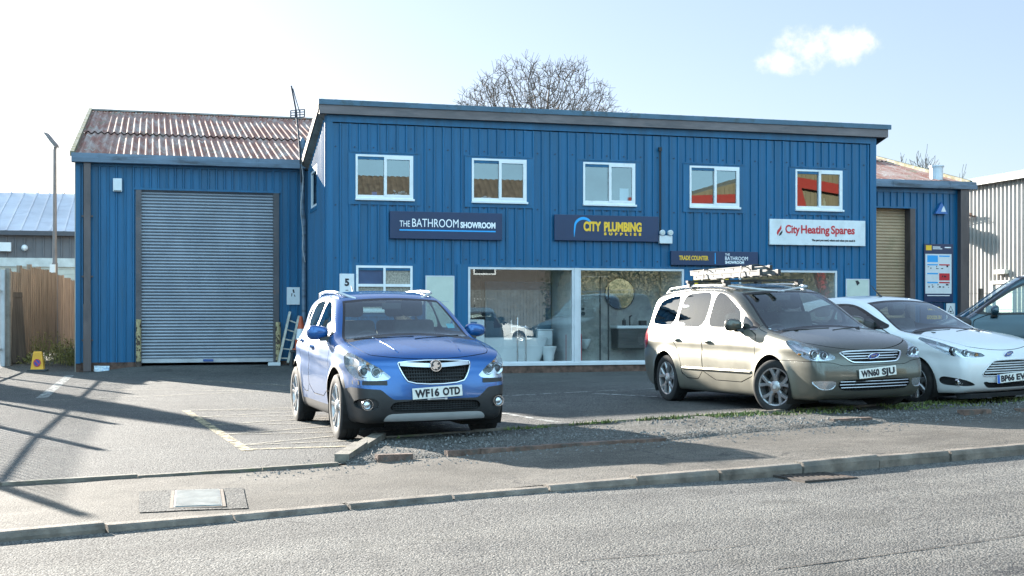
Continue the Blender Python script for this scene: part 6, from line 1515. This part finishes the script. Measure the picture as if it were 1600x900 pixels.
# ------------------------------------------------------------------ the bronze people carrier
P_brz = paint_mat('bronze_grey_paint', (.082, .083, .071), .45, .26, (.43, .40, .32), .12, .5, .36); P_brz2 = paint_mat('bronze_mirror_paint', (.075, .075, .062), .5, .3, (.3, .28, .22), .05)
gx_ = thing('parked_car', 'bronze grey people carrier with a ladder on its roof, plate WN60 SJU', 'car', group='cars parked in front of the building')
S2 = dict(paint=P_brz, axles=(1.425, -1.425), wr=.334, arch=.385, rim=.240, tw=.23, track=1.50, spokes=5, wstyle='y', zb=.18, belt=1.03, steer=R_(24),
    profile=[(1.95, .18), (2.18, .19), (2.30, .24), (2.355, .36), (2.37, .48), (2.355, .58), (2.32, .68), (2.25, .77), (2.10, .855), (1.85, .93), (1.55, .995), (1.32, 1.04), (1.22, 1.065), (.98, 1.195), (.62, 1.39), (.32, 1.525), (.08, 1.585), (-.4, 1.645), (-.9, 1.665), (-1.45, 1.655), (-1.95, 1.61), (-2.2, 1.56), (-2.27, 1.48), (-2.34, 1.15), (-2.40, .95), (-2.425, .65), (-2.40, .38), (-2.28, .22), (-2.0, .18)],
    sec=[(a, b * .93) for a, b in ((.10, .83), (.22, .88), (.40, .922), (.58, .94), (.76, .94), (.90, .928), (.99, .905), (1.05, .868), (1.3, .785), (1.48, .705), (1.60, .63), (1.75, .48))],
    plan=[(-2.5, .78), (-2.3, .89), (-1.9, .965), (-1.3, .995), (0, 1.0), (1.3, .995), (1.75, .965), (2.05, .915), (2.25, .85), (2.40, .76), (2.5, .66)],
    plan_up=[(-2.5, .86), (-2.1, .90), (-1.3, .965), (-.4, 1.0), (.6, 1.0), (1.3, .97)], flare=.030, k=.075,
    crease=[(-2.3, .86), (-.9, .855), (.6, .83), (1.6, .80), (2.3, .76)],
    dlo=[(1.11, 1.035), (.6, 1.035), (-.6, 1.045), (-1.6, 1.065), (-2.12, 1.085), (-2.18, 1.13), (-2.10, 1.36), (-2.0, 1.475), (-1.7, 1.52), (-.9, 1.555), (-.2, 1.54), (.06, 1.495), (.38, 1.37), (.78, 1.185)],
    windows=[[(.56, 1.06), (.1, 1.06), (-.27, 1.065), (-.28, 1.30), (-.28, 1.53), (-.1, 1.515), (.08, 1.465), (.36, 1.345), (.55, 1.255)], [(-.36, 1.065), (-.8, 1.07), (-1.22, 1.08), (-1.24, 1.3), (-1.22, 1.525), (-.8, 1.54), (-.36, 1.54)], [(-1.31, 1.085), (-1.7, 1.095), (-2.07, 1.11), (-2.12, 1.16), (-2.02, 1.40), (-1.94, 1.46), (-1.6, 1.505), (-1.31, 1.515)], [(.98, 1.06), (.63, 1.06), (.63, 1.21), (.66, 1.215)]],
    glass={1: G_priv, 2: G_priv}, rear_glass_mat=G_priv,
    screen=(1.055, 1.52, .70, .56), rear_glass=(1.10, 1.46, .63, .54), screen_x=-.1,
    wrap=.55, wrap_x=2.24, headlight=[(.475, .685), (.50, .715), (.62, .775), (.80, .845), (1.02, .905), (1.13, .905), (1.10, .84), (1.00, .755), (.90, .695), (.80, .665), (.62, .665)],
    bulbs=[(.60, .722, .036, .04), (.705, .735, .050, .045)], indicator=(.80, .74),
    openings={'grille': [(-.2, .762), (.30, .762), (.425, .752), (.41, .73), (.33, .655), (.27, .64), (-.2, .637)], 'lower_grille': [(-.2, .435), (.42, .435), (.50, .42), (.50, .345), (.42, .30), (-.2, .30)], 'fog_lamp': [(.52, .40), (.55, .428), (.72, .432), (.77, .425), (.72, .335), (.66, .318), (.56, .325)]},
    fog_depth=.010, fog_mat=K_refl, tail=[(-2.05, .86), (-2.16, 1.02), (-2.30, 1.08), (-2.5, 1.05), (-2.55, .72), (-2.3, .72)],
    doors={'front_door': [(1.00, .36), (1.05, .75), (1.05, 1.04), (.2, 1.05), (-.30, 1.055), (-.32, .8), (-.31, .36)], 'rear_door': [(-.325, .36), (-.335, .8), (-.315, 1.055), (-1.24, 1.075), (-1.27, .95), (-1.10, .80), (-.96, .62), (-.93, .36)]}, door_names={'front_door': 'front_door', 'rear_door': 'rear_door'},
    handles={'front_door': (-.17, .87), 'rear_door': (-1.08, .89)}, handle_mat=K_black if False else P_brz, mirror_mat=P_brz2,
    bonnet=([(.9, .78), (1.2, .79), (1.6, .765), (2.0, .70), (2.2, .60), (2.3, .50), (2.5, .3)], 1.02), bonnet_z=lambda x, y: np.where(x > 1.9, .775 + .05 * (np.abs(y) / .5) ** 2, .7),
    bumper_line=lambda x, y, z: np.maximum(z - np.interp(np.abs(y), [0, .43, .55, .8, 1.0], [.60, .60, .635, .66, .675]), 1.62 - x),
    cabin=(1.15, -2.2), dash=1.08, seats=((.15, (-.40, .40)), (-.75, (-.45, 0, .45)), (-1.65, (-.35, .35))), mirror=(.66, 1.06), mirror_in=.34, seat_z=.55)
BG = build_car(gx_, S2)
mb = MB(); ring(mb, BG, chaikin([(-.43, .752), (-.30, .768), (.30, .768), (.43, .752), (.415, .725), (.335, .65), (.27, .632), (-.27, .632), (-.335, .65), (-.415, .725)], 1), .011, .004); mb.build('grille_surround', K_chrome, gx_, smooth=50)
bars(BG, gx_, 'grille_bars', K_chrome, (.735, .705, .675), (.385, .365, .33), .009, -.012)
mesh_grille(BG, gx_, 'lower_grille_mesh', K_black, [(0, .435), (.42, .435), (.50, .42), (.50, .345), (.42, .30), (0, .30)], 2, 25, .006)
bars(BG, gx_, 'lower_grille_bars', K_chrome, (.41, .375, .34), (.475, .48, .46), .007, -.006)
def oval_badge(root, B_, z, off=.012):
    e = thing_part('emblem', root); e.location = (B_.sx(0, z) + off, 0, z); e.rotation_euler = (0, R_(-12), R_(90))
    mb = MB(); n = 28; mb.add([(0, -.004, 0)] + [(.078 * math.cos(2 * math.pi * k / n), -.001, .031 * math.sin(2 * math.pi * k / n)) for k in range(n)], [(0, 1 + k, 1 + (k + 1) % n) for k in range(n)]); mb.build('blue_oval', pm('badge_blue', (.012, .05, .30), .2, coat=.5), e)
    mb = MB(); mb.tube([(.078 * math.cos(2 * math.pi * k / n), -.002, .031 * math.sin(2 * math.pi * k / n)) for k in range(n + 1)], .005, 6, False); mb.build('chrome_rim', K_chrome, e, smooth=50)
    mb = MB(); fit(mb, 'Ford', -.046, .046, -.006, -.011, .026, .0008, .35); mb.build('lettering', K_chrome, e)
oval_badge(gx_, BG, .705)
plate(gx_, BG.sx(0, .515) + .014, .515, 'WN60 SJU', 4)
for sg in (1, -1):
    mb = MB(); xs_ = np.linspace(.30, -2.05, 14); mb.tube([(x, sg * (BG.sy(x, 1.54) - .05), BG.sz(x, sg * (BG.sy(x, 1.54) - .05)) + (.04 if .03 < (.3 - x) / 2.35 < .97 else -.01)) for x in xs_], .016, 8); mb.build('roof_rail', K_silver, gx_, smooth=50)
    mb = MB(); mb.tube([(x, sg * (BG.sy(x, .50) + .004), .50) for x in np.linspace(.96, -.90, 14)], .020, 6); mb.build('side_rub_strip', P_brz, gx_, smooth=50)
    mb = MB(); mb.tube([(x, sg * (BG.sy(x, 1.036) + .002), 1.036 + .008 * (0 if x > -.6 else (-.6 - x))) for x in np.linspace(1.15, -2.08, 20)], .008, 6); mb.build('window_chrome_strip', K_chrome, gx_, smooth=50)
# roof bars across the rails
for x in (-.15, -1.20):
    yy = BG.sy(x, 1.54) - .05; zz = BG.sz(x, yy) + .055; mb = MB(); mb.bar((x, -yy - .06, zz + .05), (x, yy + .06, zz + .05), .07, .03)
    for sg in (1, -1): mb.box(x - .05, x + .05, sg * yy - .04, sg * yy + .04, zz - .02, zz + .05, .008)
    mb.build('roof_bar', K_black, gx_)
mb = MB()
for y in (.45, -.45): mb.box(1.36 - .02, 1.36 + .02, y - .02, y + .02, BG.sz(1.36, y) - .003, BG.sz(1.36, y) + .008)
mb.build('washer_jet', K_gap, gx_)
mb = MB(); mb.tube([(BG.sx(.62 - .0, 1.30 + b, .002), .62 - .0 - .02 * k, 1.30 + b) for k, b in enumerate((-.06, 0, .05))], .004, 4) if False else None
HG = 20.0; _f = Vector((math.sin(R_(HG)), -math.cos(R_(HG)))); _r = Vector((_f.y, -_f.x))
_c = Vector((3.28, 15.75)) - _f * 1.425 - _r * .77
place_car(gx_, _c.x, _c.y, HG, 2.85, 1.5)
# ladder tied on the roof bars
lad = thing('roof_ladder', 'folded aluminium ladder strapped on the roof of the bronze car', 'ladder'); lad.rotation_mode = 'XYZ'
lad.location = gx_.location; lad.rotation_euler = gx_.rotation_euler
M_al = pm('ladder_aluminium', (.13, .13, .127), .6, .1, var=.25, vscale=6, spots=(.16, .16, .16), sscale=7)
zl = 1.775
for k, (y, z0) in enumerate(((-.30, zl), (-.02, zl), (-.26, zl + .068), (.02, zl + .068))):
    mb = MB(); x0, x1 = ((.25, -1.55) if k < 2 else (-.02, -1.72)); mb.bar((x0, y, z0), (x1, y, z0 + .0), .03, .07)
    for sg in (1, -1): mb.bar((x0, y + sg * .012, z0 + .03), (x1, y + sg * .012, z0 + .03), .018, .012)
    mb.build('stile', M_al, lad)
    mb = MB(); mb.box(x0 - .01, x0 + .06, y - .022, y + .022, z0 - .042, z0 + .042, .004); mb.build('end_cap', K_black, lad)
mb = MB(); mb2 = MB()
for k in range(7):
    x = .1 - k * .25; mb.bar((x, -.30, zl), (x, -.02, zl), .03, .03); mb.bar((x - .15, -.26, zl + .068), (x - .15, .02, zl + .068), .03, .03)
    for y in (-.316, -.276): mb2.lathe([(0, -.003), (.014, -.003), (.014, .003)], 'y', (x - .07, y, zl + (.0 if y < -.3 else .075)), 8, False)
mb.build('rungs', M_al, lad); mb2.build('rung_ends', K_black, lad)
mb = MB()
for x in (-.15, -1.20): mb.tube([(x, -.36, zl - .06), (x, -.33, zl + .1), (x, -.1, zl + .125), (x, .05, zl + .1), (x, .08, zl - .05)], .010, 5)
mb.build('strap', K_black, lad)

# ------------------------------------------------------------------ the white hatchback
P_wht = paint_mat('white_paint', (.70, .72, .74), 0.0, .30, (.45, .42, .38), .20)
fx = thing('parked_car', 'white three door hatchback beside the people carrier, plate BP66 EV', 'car', group='cars parked in front of the building')
S3 = dict(paint=P_wht, axles=(1.245, -1.245), wr=.300, arch=.345, rim=.205, tw=.195, track=1.475, spokes=7, wstyle='cap', zb=.165, belt=.97,
    profile=[(1.65, .165), (1.90, .17), (2.00, .21), (2.05, .33), (2.065, .46), (2.05, .57), (2.02, .665), (1.95, .745), (1.80, .81), (1.5, .88), (1.2, .935), (.98, .972), (.88, .995), (.65, 1.12), (.35, 1.275), (.08, 1.375), (-.15, 1.425), (-.5, 1.455), (-.9, 1.445), (-1.3, 1.40), (-1.60, 1.345), (-1.72, 1.31), (-1.76, 1.22), (-1.82, 1.0), (-1.87, .85), (-1.895, .6), (-1.87, .36), (-1.75, .21), (-1.5, .165)],
    sec=[(.08, .75), (.2, .80), (.36, .842), (.52, .858), (.70, .86), (.83, .848), (.92, .82), (.98, .785), (1.15, .715), (1.3, .635), (1.40, .565), (1.55, .42)],
    plan=[(-1.98, .74), (-1.8, .86), (-1.5, .95), (-1.1, .99), (0, 1.0), (1.1, .995), (1.5, .96), (1.75, .905), (1.92, .835), (2.06, .74), (2.15, .62)],
    plan_up=[(-2.0, .78), (-1.6, .86), (-1.1, .95), (-.3, 1.0), (.5, 1.0), (1.0, .97)], flare=.022, k=.07,
    crease=[(-1.8, .86), (-.8, .82), (.6, .76), (1.4, .72), (1.9, .68)],
    dlo=[(.80, .985), (.3, .99), (-.4, 1.02), (-.95, 1.085), (-1.12, 1.15), (-1.06, 1.24), (-.75, 1.325), (-.35, 1.345), (-.1, 1.33), (.14, 1.265), (.44, 1.14)],
    windows=[[(.52, 1.005), (.2, 1.01), (-.38, 1.045), (-.40, 1.18), (-.38, 1.32), (-.12, 1.305), (.10, 1.24), (.34, 1.14), (.49, 1.065)], [(-.46, 1.05), (-.9, 1.11), (-1.05, 1.16), (-.98, 1.23), (-.75, 1.295), (-.46, 1.325)], [(.69, 1.005), (.56, 1.005), (.56, 1.05)]],
    screen=(.985, 1.365, .655, .515), rear_glass=(1.02, 1.26, .56, .50), screen_x=-.3,
    wrap=.60, wrap_x=1.88, headlight=[(.36, .655), (.40, .675), (.55, .70), (.75, .755), (.95, .835), (1.16, .90), (1.20, .895), (1.10, .82), (.98, .735), (.82, .655), (.66, .625), (.50, .625), (.40, .635)],
    bulbs=[(.60, .68, .042, .045), (.72, .715, .040, .05)], indicator=(.46, .652),
    openings={'grille': [(-.2, .575), (.22, .572), (.30, .555), (.42, .455), (.455, .405), (.40, .395), (-.2, .39)], 'lower_grille': [(-.2, .30), (.30, .30), (.42, .325), (.44, .315), (.36, .245), (.30, .235), (-.2, .235)], 'fog_lamp': [(.52, .285), (.56, .30), (.70, .36), (.80, .405), (.79, .31), (.74, .275), (.60, .27)]},
    fog_at=(.70, .325, .034), tail=[(-1.60, .93), (-1.62, 1.03), (-1.78, 1.12), (-2.0, 1.1), (-2.0, .78), (-1.75, .80)],
    doors={'front_door': [(.80, .34), (.83, .7), (.82, .985), (0, 1.005), (-.42, 1.03), (-.46, .8), (-.40, .34)]}, door_names={'front_door': 'door'}, handles={'front_door': (-.28, .86)}, mirror_mat=K_black,
    bonnet=([(.7, .66), (1.0, .70), (1.4, .68), (1.7, .63), (1.85, .55), (1.95, .45), (2.1, .25)], .93), bonnet_z=lambda x, y: np.where(x > 1.6, .705 + .05 * (np.abs(y) / .5) ** 2, .6),
    cabin=(.9, -1.7), dash=.84, seats=((-.05, (-.34, .34)), (-.85, (-.33, .33))), mirror=(.46, 1.0), mirror_in=.12, seat_z=.42)
BF = build_car(fx, S3)
bars(BF, fx, 'grille_bars', K_chrome if False else K_silver, (.545, .515, .485, .455, .425), (.29, .33, .37, .40, .42), .010, -.010)
mb = MB(); ring(mb, BF, chaikin([(-.30, .565), (-.22, .582), (.22, .582), (.30, .565), (.43, .46), (.465, .405), (.40, .385), (-.40, .385), (-.465, .405), (-.43, .46)], 1), .008, .003); mb.build('grille_surround', K_silver, fx, smooth=50)
mesh_grille(BF, fx, 'lower_grille_mesh', K_black, [(0, .30), (.30, .30), (.42, .325), (.36, .245), (0, .235)], 3, 25, .006)
oval_badge(fx, BF, .655, .010)
plate(fx, BF.sx(0, .36) + .016, .360, 'BP66 EV', 3, True, -.0)
mb = MB(); mb.tube([(-.22, 0, 1.43), (-.27, 0, 1.47), (-.42, 0, 1.60)], [.022, .010, .004], 6); mb.build('roof_aerial', K_black, fx)
mb = MB()
for y in (.40, -.40): mb.box(1.16 - .02, 1.16 + .02, y - .02, y + .02, BF.sz(1.16, y) - .003, BF.sz(1.16, y) + .008)
mb.build('washer_jet', K_gap, fx)
mb = MB(); mb.prism([(1.78, .10), (1.98, .12), (2.0, .17), (1.7, .17)], 'y', -.62, .62); mb.build('front_lip', K_black, fx)
HF = 27.0; _f = Vector((math.sin(R_(HF)), -math.cos(R_(HF)))); _r = Vector((_f.y, -_f.x))
_c = Vector((5.28, 16.55)) - _f * 1.245 - _r * .74
place_car(fx, _c.x, _c.y, HF, 2.49, 1.475)

# ------------------------------------------------------------------ the dark van at the right edge, facing left
P_van = paint_mat('dark_teal_paint', (.012, .05, .075), .35, .26, (.20, .19, .17), .12)
vx = thing('parked_van', 'dark teal van with roof bars partly outside the right edge', 'van', group='cars parked in front of the building')
S4 = dict(paint=P_van, axles=(1.36, -1.36), wr=.315, arch=.365, rim=.205, tw=.195, track=1.51, spokes=7, wstyle='cap', zb=.19, belt=1.13,
    profile=[(1.75, .19), (2.05, .20), (2.16, .26), (2.20, .42), (2.20, .60), (2.16, .75), (2.06, .87), (1.8, .97), (1.45, 1.06), (1.25, 1.12), (1.0, 1.29), (.68, 1.53), (.42, 1.70), (.2, 1.77), (-.3, 1.815), (-1.2, 1.82), (-1.9, 1.80), (-2.1, 1.76), (-2.16, 1.4), (-2.18, 1.0), (-2.2, .5), (-2.12, .25), (-1.9, .19)],
    sec=[(.10, .80), (.24, .85), (.45, .895), (.70, .905), (.95, .90), (1.08, .885), (1.16, .86), (1.4, .80), (1.6, .745), (1.75, .66), (1.85, .55)],
    plan=[(-2.3, .88), (-2.1, .94), (-1.6, .99), (0, 1.0), (1.3, .99), (1.8, .95), (2.05, .86), (2.2, .74), (2.3, .64)], plan_up=[(-2.3, .93), (-1.5, .98), (0, 1.0), (1.3, .98)], flare=.02, k=.07, step=.05, ztop=2.0,
    dlo=[(1.12, 1.14), (.5, 1.12), (-.30, 1.13), (-.34, 1.40), (-.28, 1.66), (.1, 1.67), (.42, 1.57), (.8, 1.33)],
    windows=[[(.98, 1.165), (.5, 1.15), (-.22, 1.155), (-.25, 1.40), (-.22, 1.63), (.1, 1.635), (.38, 1.545), (.7, 1.34)]],
    screen=(1.12, 1.72, .76, .66), rear_glass=(1.2, 1.6, .6, .55), screen_x=0,
    wrap=.55, wrap_x=2.0, headlight=[(.50, .70), (.62, .82), (.85, .93), (1.0, .95), (1.0, .80), (.8, .70), (.6, .68)], bulbs=[(.66, .77, .05, .05)], indicator=(.78, .82),
    openings={'grille': [(-.2, .78), (.36, .78), (.42, .74), (.36, .66), (-.2, .66)], 'lower_grille': [(-.2, .45), (.5, .45), (.5, .30), (-.2, .30)]},
    tail=[(-2.05, .9), (-2.05, 1.4), (-2.3, 1.4), (-2.3, .9)],
    doors={'front_door': [(.98, .36), (1.05, .8), (1.04, 1.13), (.2, 1.125), (-.30, 1.13), (-.33, .8), (-.31, .36)], 'sliding_door': [(-.36, .36), (-.36, 1.0), (-.34, 1.68), (-1.05, 1.68), (-1.08, 1.0), (-.98, .70), (-.95, .36)]}, door_names={'front_door': 'front_door', 'sliding_door': 'sliding_door'},
    handles={'front_door': (-.17, .98), 'sliding_door': (-.48, .98)}, bonnet=([(.9, .74), (1.3, .74), (1.8, .68), (2.1, .55), (2.3, .4)], 1.02), bonnet_z=lambda x, y: np.where(x > 1.8, .80, .7),
    cabin=(1.1, -2.0), dash=1.0, seats=((.05, (-.40, .40)),), mirror=(.72, 1.16), mirror_in=.40, seat_z=.60)
BV = build_car(vx, S4)
for x in (.10, -1.1):
    yy = .60; zz = BV.sz(x, yy); mb = MB(); mb.bar((x, -.74, zz + .13), (x, .74, zz + .13), .06, .035)
    for sg in (1, -1): mb.prism([(x - .05, zz - .01), (x + .05, zz - .01), (x + .025, zz + .12), (x - .025, zz + .12)], 'y', sg * yy - .03, sg * yy + .03)
    mb.build('roof_bar', K_silver, vx)
HV = -108.0
place_car(vx, 8.45, 20.4, HV, 2.72, 1.51)

# two more vehicles parked across the road, met only as reflections in the shop glass
def across(src, label, u, v, head):
    c = dup(src, None, None, None, label); c['group'] = 'vehicles parked across the road'; p = B(u, v); c.location = (p[0], p[1], -.05); c.rotation_euler = (0, 0, AL + R_(head)); return c
across(fx, 'white hatchback parked across the road, outside the view', 12.6, -33.5, 8)
across(vx, 'dark van parked across the road, outside the view', 17.2, -34.5, 186)
# ------------------------------------------------------------------ bathroom fittings on show behind the glass
W_cer = pm('white_ceramic', (.74, .78, .80), .18, var=.03, coat=.4); FZ = .142
def at_shop(u, v, z=FZ): return B(u, v, z)
bt = thing('freestanding_bath', 'white freestanding bathtub behind the left shop window', 'bath', at_shop(4.45, 1.0), AL)
mb = MB(); n = 40; rings = [(.66, .27, 0), (.70, .29, .03), (.80, .335, .30), (.90, .385, .60), (.915, .395, .64), (.895, .375, .65), (.86, .345, .62), (.74, .27, .25), (.60, .2, .16), (0.001, .001, .15)]
vs = [(a * math.copysign(abs(math.cos(t)) ** .75, math.cos(t)), b * math.copysign(abs(math.sin(t)) ** .75, math.sin(t)), z) for a, b, z in rings for t in [2 * math.pi * k / n for k in range(n)]]
mb.add(vs, [(r * n + k, r * n + (k + 1) % n, (r + 1) * n + (k + 1) % n, (r + 1) * n + k) for r in range(len(rings) - 1) for k in range(n)]); mb.build('tub', W_cer, bt, smooth=50)
mb = MB(); mb.lathe([(.0, .165), (.035, .165), (.035, .155)], 'z', n=16); mb.build('waste', K_chrome, bt)
tp = thing('bath_tap_stand', 'tall chrome twin post tap standing before the bathtub', 'tap', at_shop(4.60, .52), AL)
for x in (-.10, .10): mb = MB(); mb.tube([(x, 0, 0), (x, 0, .95)], .018, 10); mb.lathe([(.045, 0), (.045, .012), (.02, .018)], 'z', (x, 0, 0), 14); mb.build('post', K_chrome, tp, smooth=40)
mb = MB(); mb.tube([(-.13, 0, .90), (.13, 0, .90)], .022, 10); mb.tube([(-.10, 0, .95), (-.10, .0, 1.12), (-.10, .12, 1.14), (-.10, .16, 1.08)], .014, 8); mb.tube([(-.25, .02, .78), (-.25, .02, 1.06)], .014, 8); mb.tube([(-.13, 0, .92), (-.25, .02, .92)], .01, 6); mb.build('spout', K_chrome, tp, smooth=40)
def toilet(label, u, v, wall=False):
    t = thing('toilet', label, 'toilet', at_shop(u, v), AL)
    if not wall:
        mb = MB(); mb.box(-.19, .19, .18, .36, .42, .82, .03); mb.build('cistern', W_cer, t, smooth=40)
        mb = MB(); mb.box(-.20, .20, .17, .37, .82, .85, .01); mb.build('cistern_lid', W_cer, t)
    z0 = .38 if wall else .0
    rings = [(.10, .16, z0), (.11, .18, z0 + .03), (.13, .2, .22 if not wall else z0 + .05), (.18, .26, .40 if not wall else .55), (.185, .265, .42 if not wall else .58), (.0, .0, .425 if not wall else .585)]
    mb = MB(); n = 24; mb.add([(a * math.cos(k * 2 * math.pi / n), -.08 + b * math.sin(k * 2 * math.pi / n), z) for a, b, z in rings for k in range(n)], [(r * n + k, r * n + (k + 1) % n, (r + 1) * n + (k + 1) % n, (r + 1) * n + k) for r in range(len(rings) - 1) for k in range(n)]); mb.build('bowl', W_cer, t, smooth=50)
    mb = MB(); n = 24; zt_ = rings[-2][2]; mb.add([(a * math.cos(k * 2 * math.pi / n), -.08 + b * math.sin(k * 2 * math.pi / n), z) for a, b, z in ((.19, .27, zt_), (.19, .27, zt_ + .035), (0, 0, zt_ + .04)) for k in range(n)], [(r * n + k, r * n + (k + 1) % n, (r + 1) * n + (k + 1) % n, (r + 1) * n + k) for r in range(2) for k in range(n)]); mb.build('seat', W_cer, t, smooth=40)
toilet('white close coupled toilet behind the end of the bathtub', 5.36, .95); toilet('white wall hung toilet right of the glazing mullion', 6.30, 1.20, True)
rd = thing('red_radiator', 'red column radiator standing behind the glazing mullion', 'radiator', at_shop(5.93, .70), AL)
C_rr = pm('red_enamel', (.50, .015, .03), .25, coat=.5)
for k in range(4): mb = MB(); x = -.15 + k * .1; mb.tube([(x, 0, .02), (x, 0, .72), (x, .0, .76)], [.046, .046, .02], 12); mb.build('column', C_rr, rd, smooth=40)
sc = thing('shower_enclosure', 'glass shower enclosure with two black uprights', 'shower', at_shop(6.70, .75), AL)
for x in (-.09, .12): mb = MB(); mb.box(x - .014, x + .014, -.014, .014, 0, 2.1); mb.build('frame_post', K_black, sc)
mb = MB(); mb.box(-.8, .12, -.014, .014, 2.085, 2.115); mb.build('top_rail', K_silver, sc)
mb = MB(); mb.add([(-.8, 0, .05), (-.104, 0, .05), (-.104, 0, 2.08), (-.8, 0, 2.08)], [(0, 1, 2, 3)]); mb.build('glass_panel', glass('shower_glass', (.9, .94, .93), 1.0, .05), sc)
hs_ = thing('shower_set', 'black hand shower with looping hose on the tiled wall', 'shower', at_shop(6.15, 1.40), AL)
mb = MB(); mb.tube([(-.05, 0, .9), (-.06, 0, 1.7), (.0, -.05, 1.85), (.16, -.12, 1.92)], .012, 6); mb.tube([(-.05, -.02, 1.65), (-.09, -.03, 1.2), (-.06, -.03, .82), (.01, -.03, .80), (.02, -.02, 1.0), (-.03, 0, 1.4)], .010, 6); mb.build('hose', K_black, hs_)
mb = MB(); mb.lathe([(0, 0), (.05, 0), (.05, .03), (.02, .04)], 'y', (.24, -.06, 1.22), 14); mb.lathe([(0, 0), (.035, 0), (.035, .03)], 'y', (.24, -.05, 1.33), 14); mb.build('valve', K_black, hs_)
vn = thing('vanity_unit', 'grey drawer vanity with white basin top beneath the round mirror', 'vanity', at_shop(7.55, 1.12), AL)
mb = MB(); mb.box(-.42, .5, -.2, .28, .38, .86, .01); mb.box(-.41, .49, -.212, -.2, .39, .61); mb.box(-.41, .49, -.212, -.2, .63, .85); mb.build('drawers', pm('grey_oak', (.07, .07, .068), .5, var=.2, stretch=(1, 4, 8)), vn)
mb = MB(); mb.box(-.45, .53, -.23, .3, .861, .93, .01); mb.build('basin_top', W_cer, vn)
mb = MB(); mb.tube([(.0, .12, .93), (0, .12, 1.15), (0, .0, 1.17)], .018, 8); mb.build('tap', K_black, vn)
for lab, x, w, h in (('dark soap dispenser left of the basin tap', -.22, .045, .17), ('dark square box right of the basin tap', .26, .08, .12)):
    t = thing('toiletry', lab, 'toiletry', at_shop(7.55 + x, 1.05, FZ + .932), AL); mb = MB()
    if w < .06: mb.lathe([(w, 0), (w, h * .75), (.012, h * .8), (.012, h), (0, h)], 'z', n=14)
    else: mb.box(-w, w, -w, w, 0, h, .01)
    mb.build('container', K_black, t)
mi = thing('round_mirror', 'round wall mirror behind the right pane of the main shop window', 'mirror', at_shop(7.35, 1.42, 1.85), AL)
mb = MB(); mb.lathe([(0, -.02), (.37, -.02), (.37, 0)], 'y', n=40); mb.build('mirror_plate', pm('mirror_silver', (.45, .52, .56), .03, 1.0, var=0, rvar=0), mi)
mb = MB(); mb.lathe([(.368, -.026), (.385, -.026), (.385, 0), (.368, 0)], 'y', n=40, caps=False); mb.build('mirror_frame', K_black, mi)
sp_ = thing('display_shelf', 'white display stand at the left end of the shop window', 'display stand', at_shop(3.52, .72), AL)
mb = MB(); mb.box(-.2, .2, -.15, .15, 0, 1.08, .01); mb.build('plinth', W_cer, sp_); mb = MB(); mb.box(-.14, .02, -.156, -.151, .90, 1.03); mb.build('blue_card', pm('card_blue', (.02, .14, .34), .5), sp_)
dk = thing('display_stand', 'tall dark display panel behind the bathtub'  , 'display stand', at_shop(3.75, 1.9), AL); mb = MB(); mb.box(-.7, .25, 0, .06, 0, 2.3); mb.build('board', pm('dark_panel', (.02, .022, .03), .3), dk); mb = MB(); mb.box(-.75, .3, -.1, .16, 0, .02); mb.build('base', K_black, dk)
bp = thing('display_stand', 'blue grey wall panel behind the toilet and bathtub'  , 'display stand', at_shop(4.9, 1.75), AL); mb = MB(); mb.box(-.85, .80, 0, .06, 0, 2.0); mb.build('board', pm('blue_grey_panel', (.06, .14, .20), .5, var=.15), bp); mb = MB(); mb.box(-.85, .8, -.1, .16, 0, .02); mb.build('base', K_black, bp)
# odds and ends on the upstairs sills
for lab, nm, u, w, h, mt in (('small blue box on the sill of the first upstairs window', 'small_box', 1.08, .05, .12, pm('sill_blue', (.1, .25, .6), .5)), ('white tissue shapes on the sill of the second upstairs window', 'paper_pile', 3.62, .12, .09, S_white), ('white sheet of card standing in the third upstairs window', 'card', 6.98, .11, .36, S_white), ('cream bottle on the sill of the last upstairs window', 'bottle', 12.2, .04, .26, pm('cream_plastic', (.6, .5, .3), .5))):
    t = thing(nm, lab, nm.replace('_', ' '), B(u, .12, WZ[0] + .03), AL); mb = MB()
    if nm == 'bottle': mb.lathe([(w, 0), (w, h * .65), (.015, h * .8), (.015, h), (0, h)], 'z', n=14)
    elif nm == 'paper_pile':
        for k in range(5): mb.sphere((-.1 + k * .05, 0, .03 + .02 * (k % 3)), .05, 8, (1, .7, .6))
    else: mb.box(-w, w, -.01 if nm == 'card' else -.05, .01 if nm == 'card' else .05, 0, h)
    mb.build('body', mt, t)
mb = MB(); sh_ = thing('window_plant', 'pale flowers in the right half of the first upstairs window', 'flowers', B(1.62, .15, WZ[0] + .03), AL); rg = random.Random(3)
for k in range(16): mb.sphere((rg.uniform(-.2, .2), rg.uniform(-.04, .04), rg.uniform(.04, .16)), rg.uniform(.014, .032), 6)
mb.build('petals', S_white, sh_); mb = MB(); mb.box(-.2, .2, -.04, .04, 0, .04); mb.build('trough', K_black, sh_)
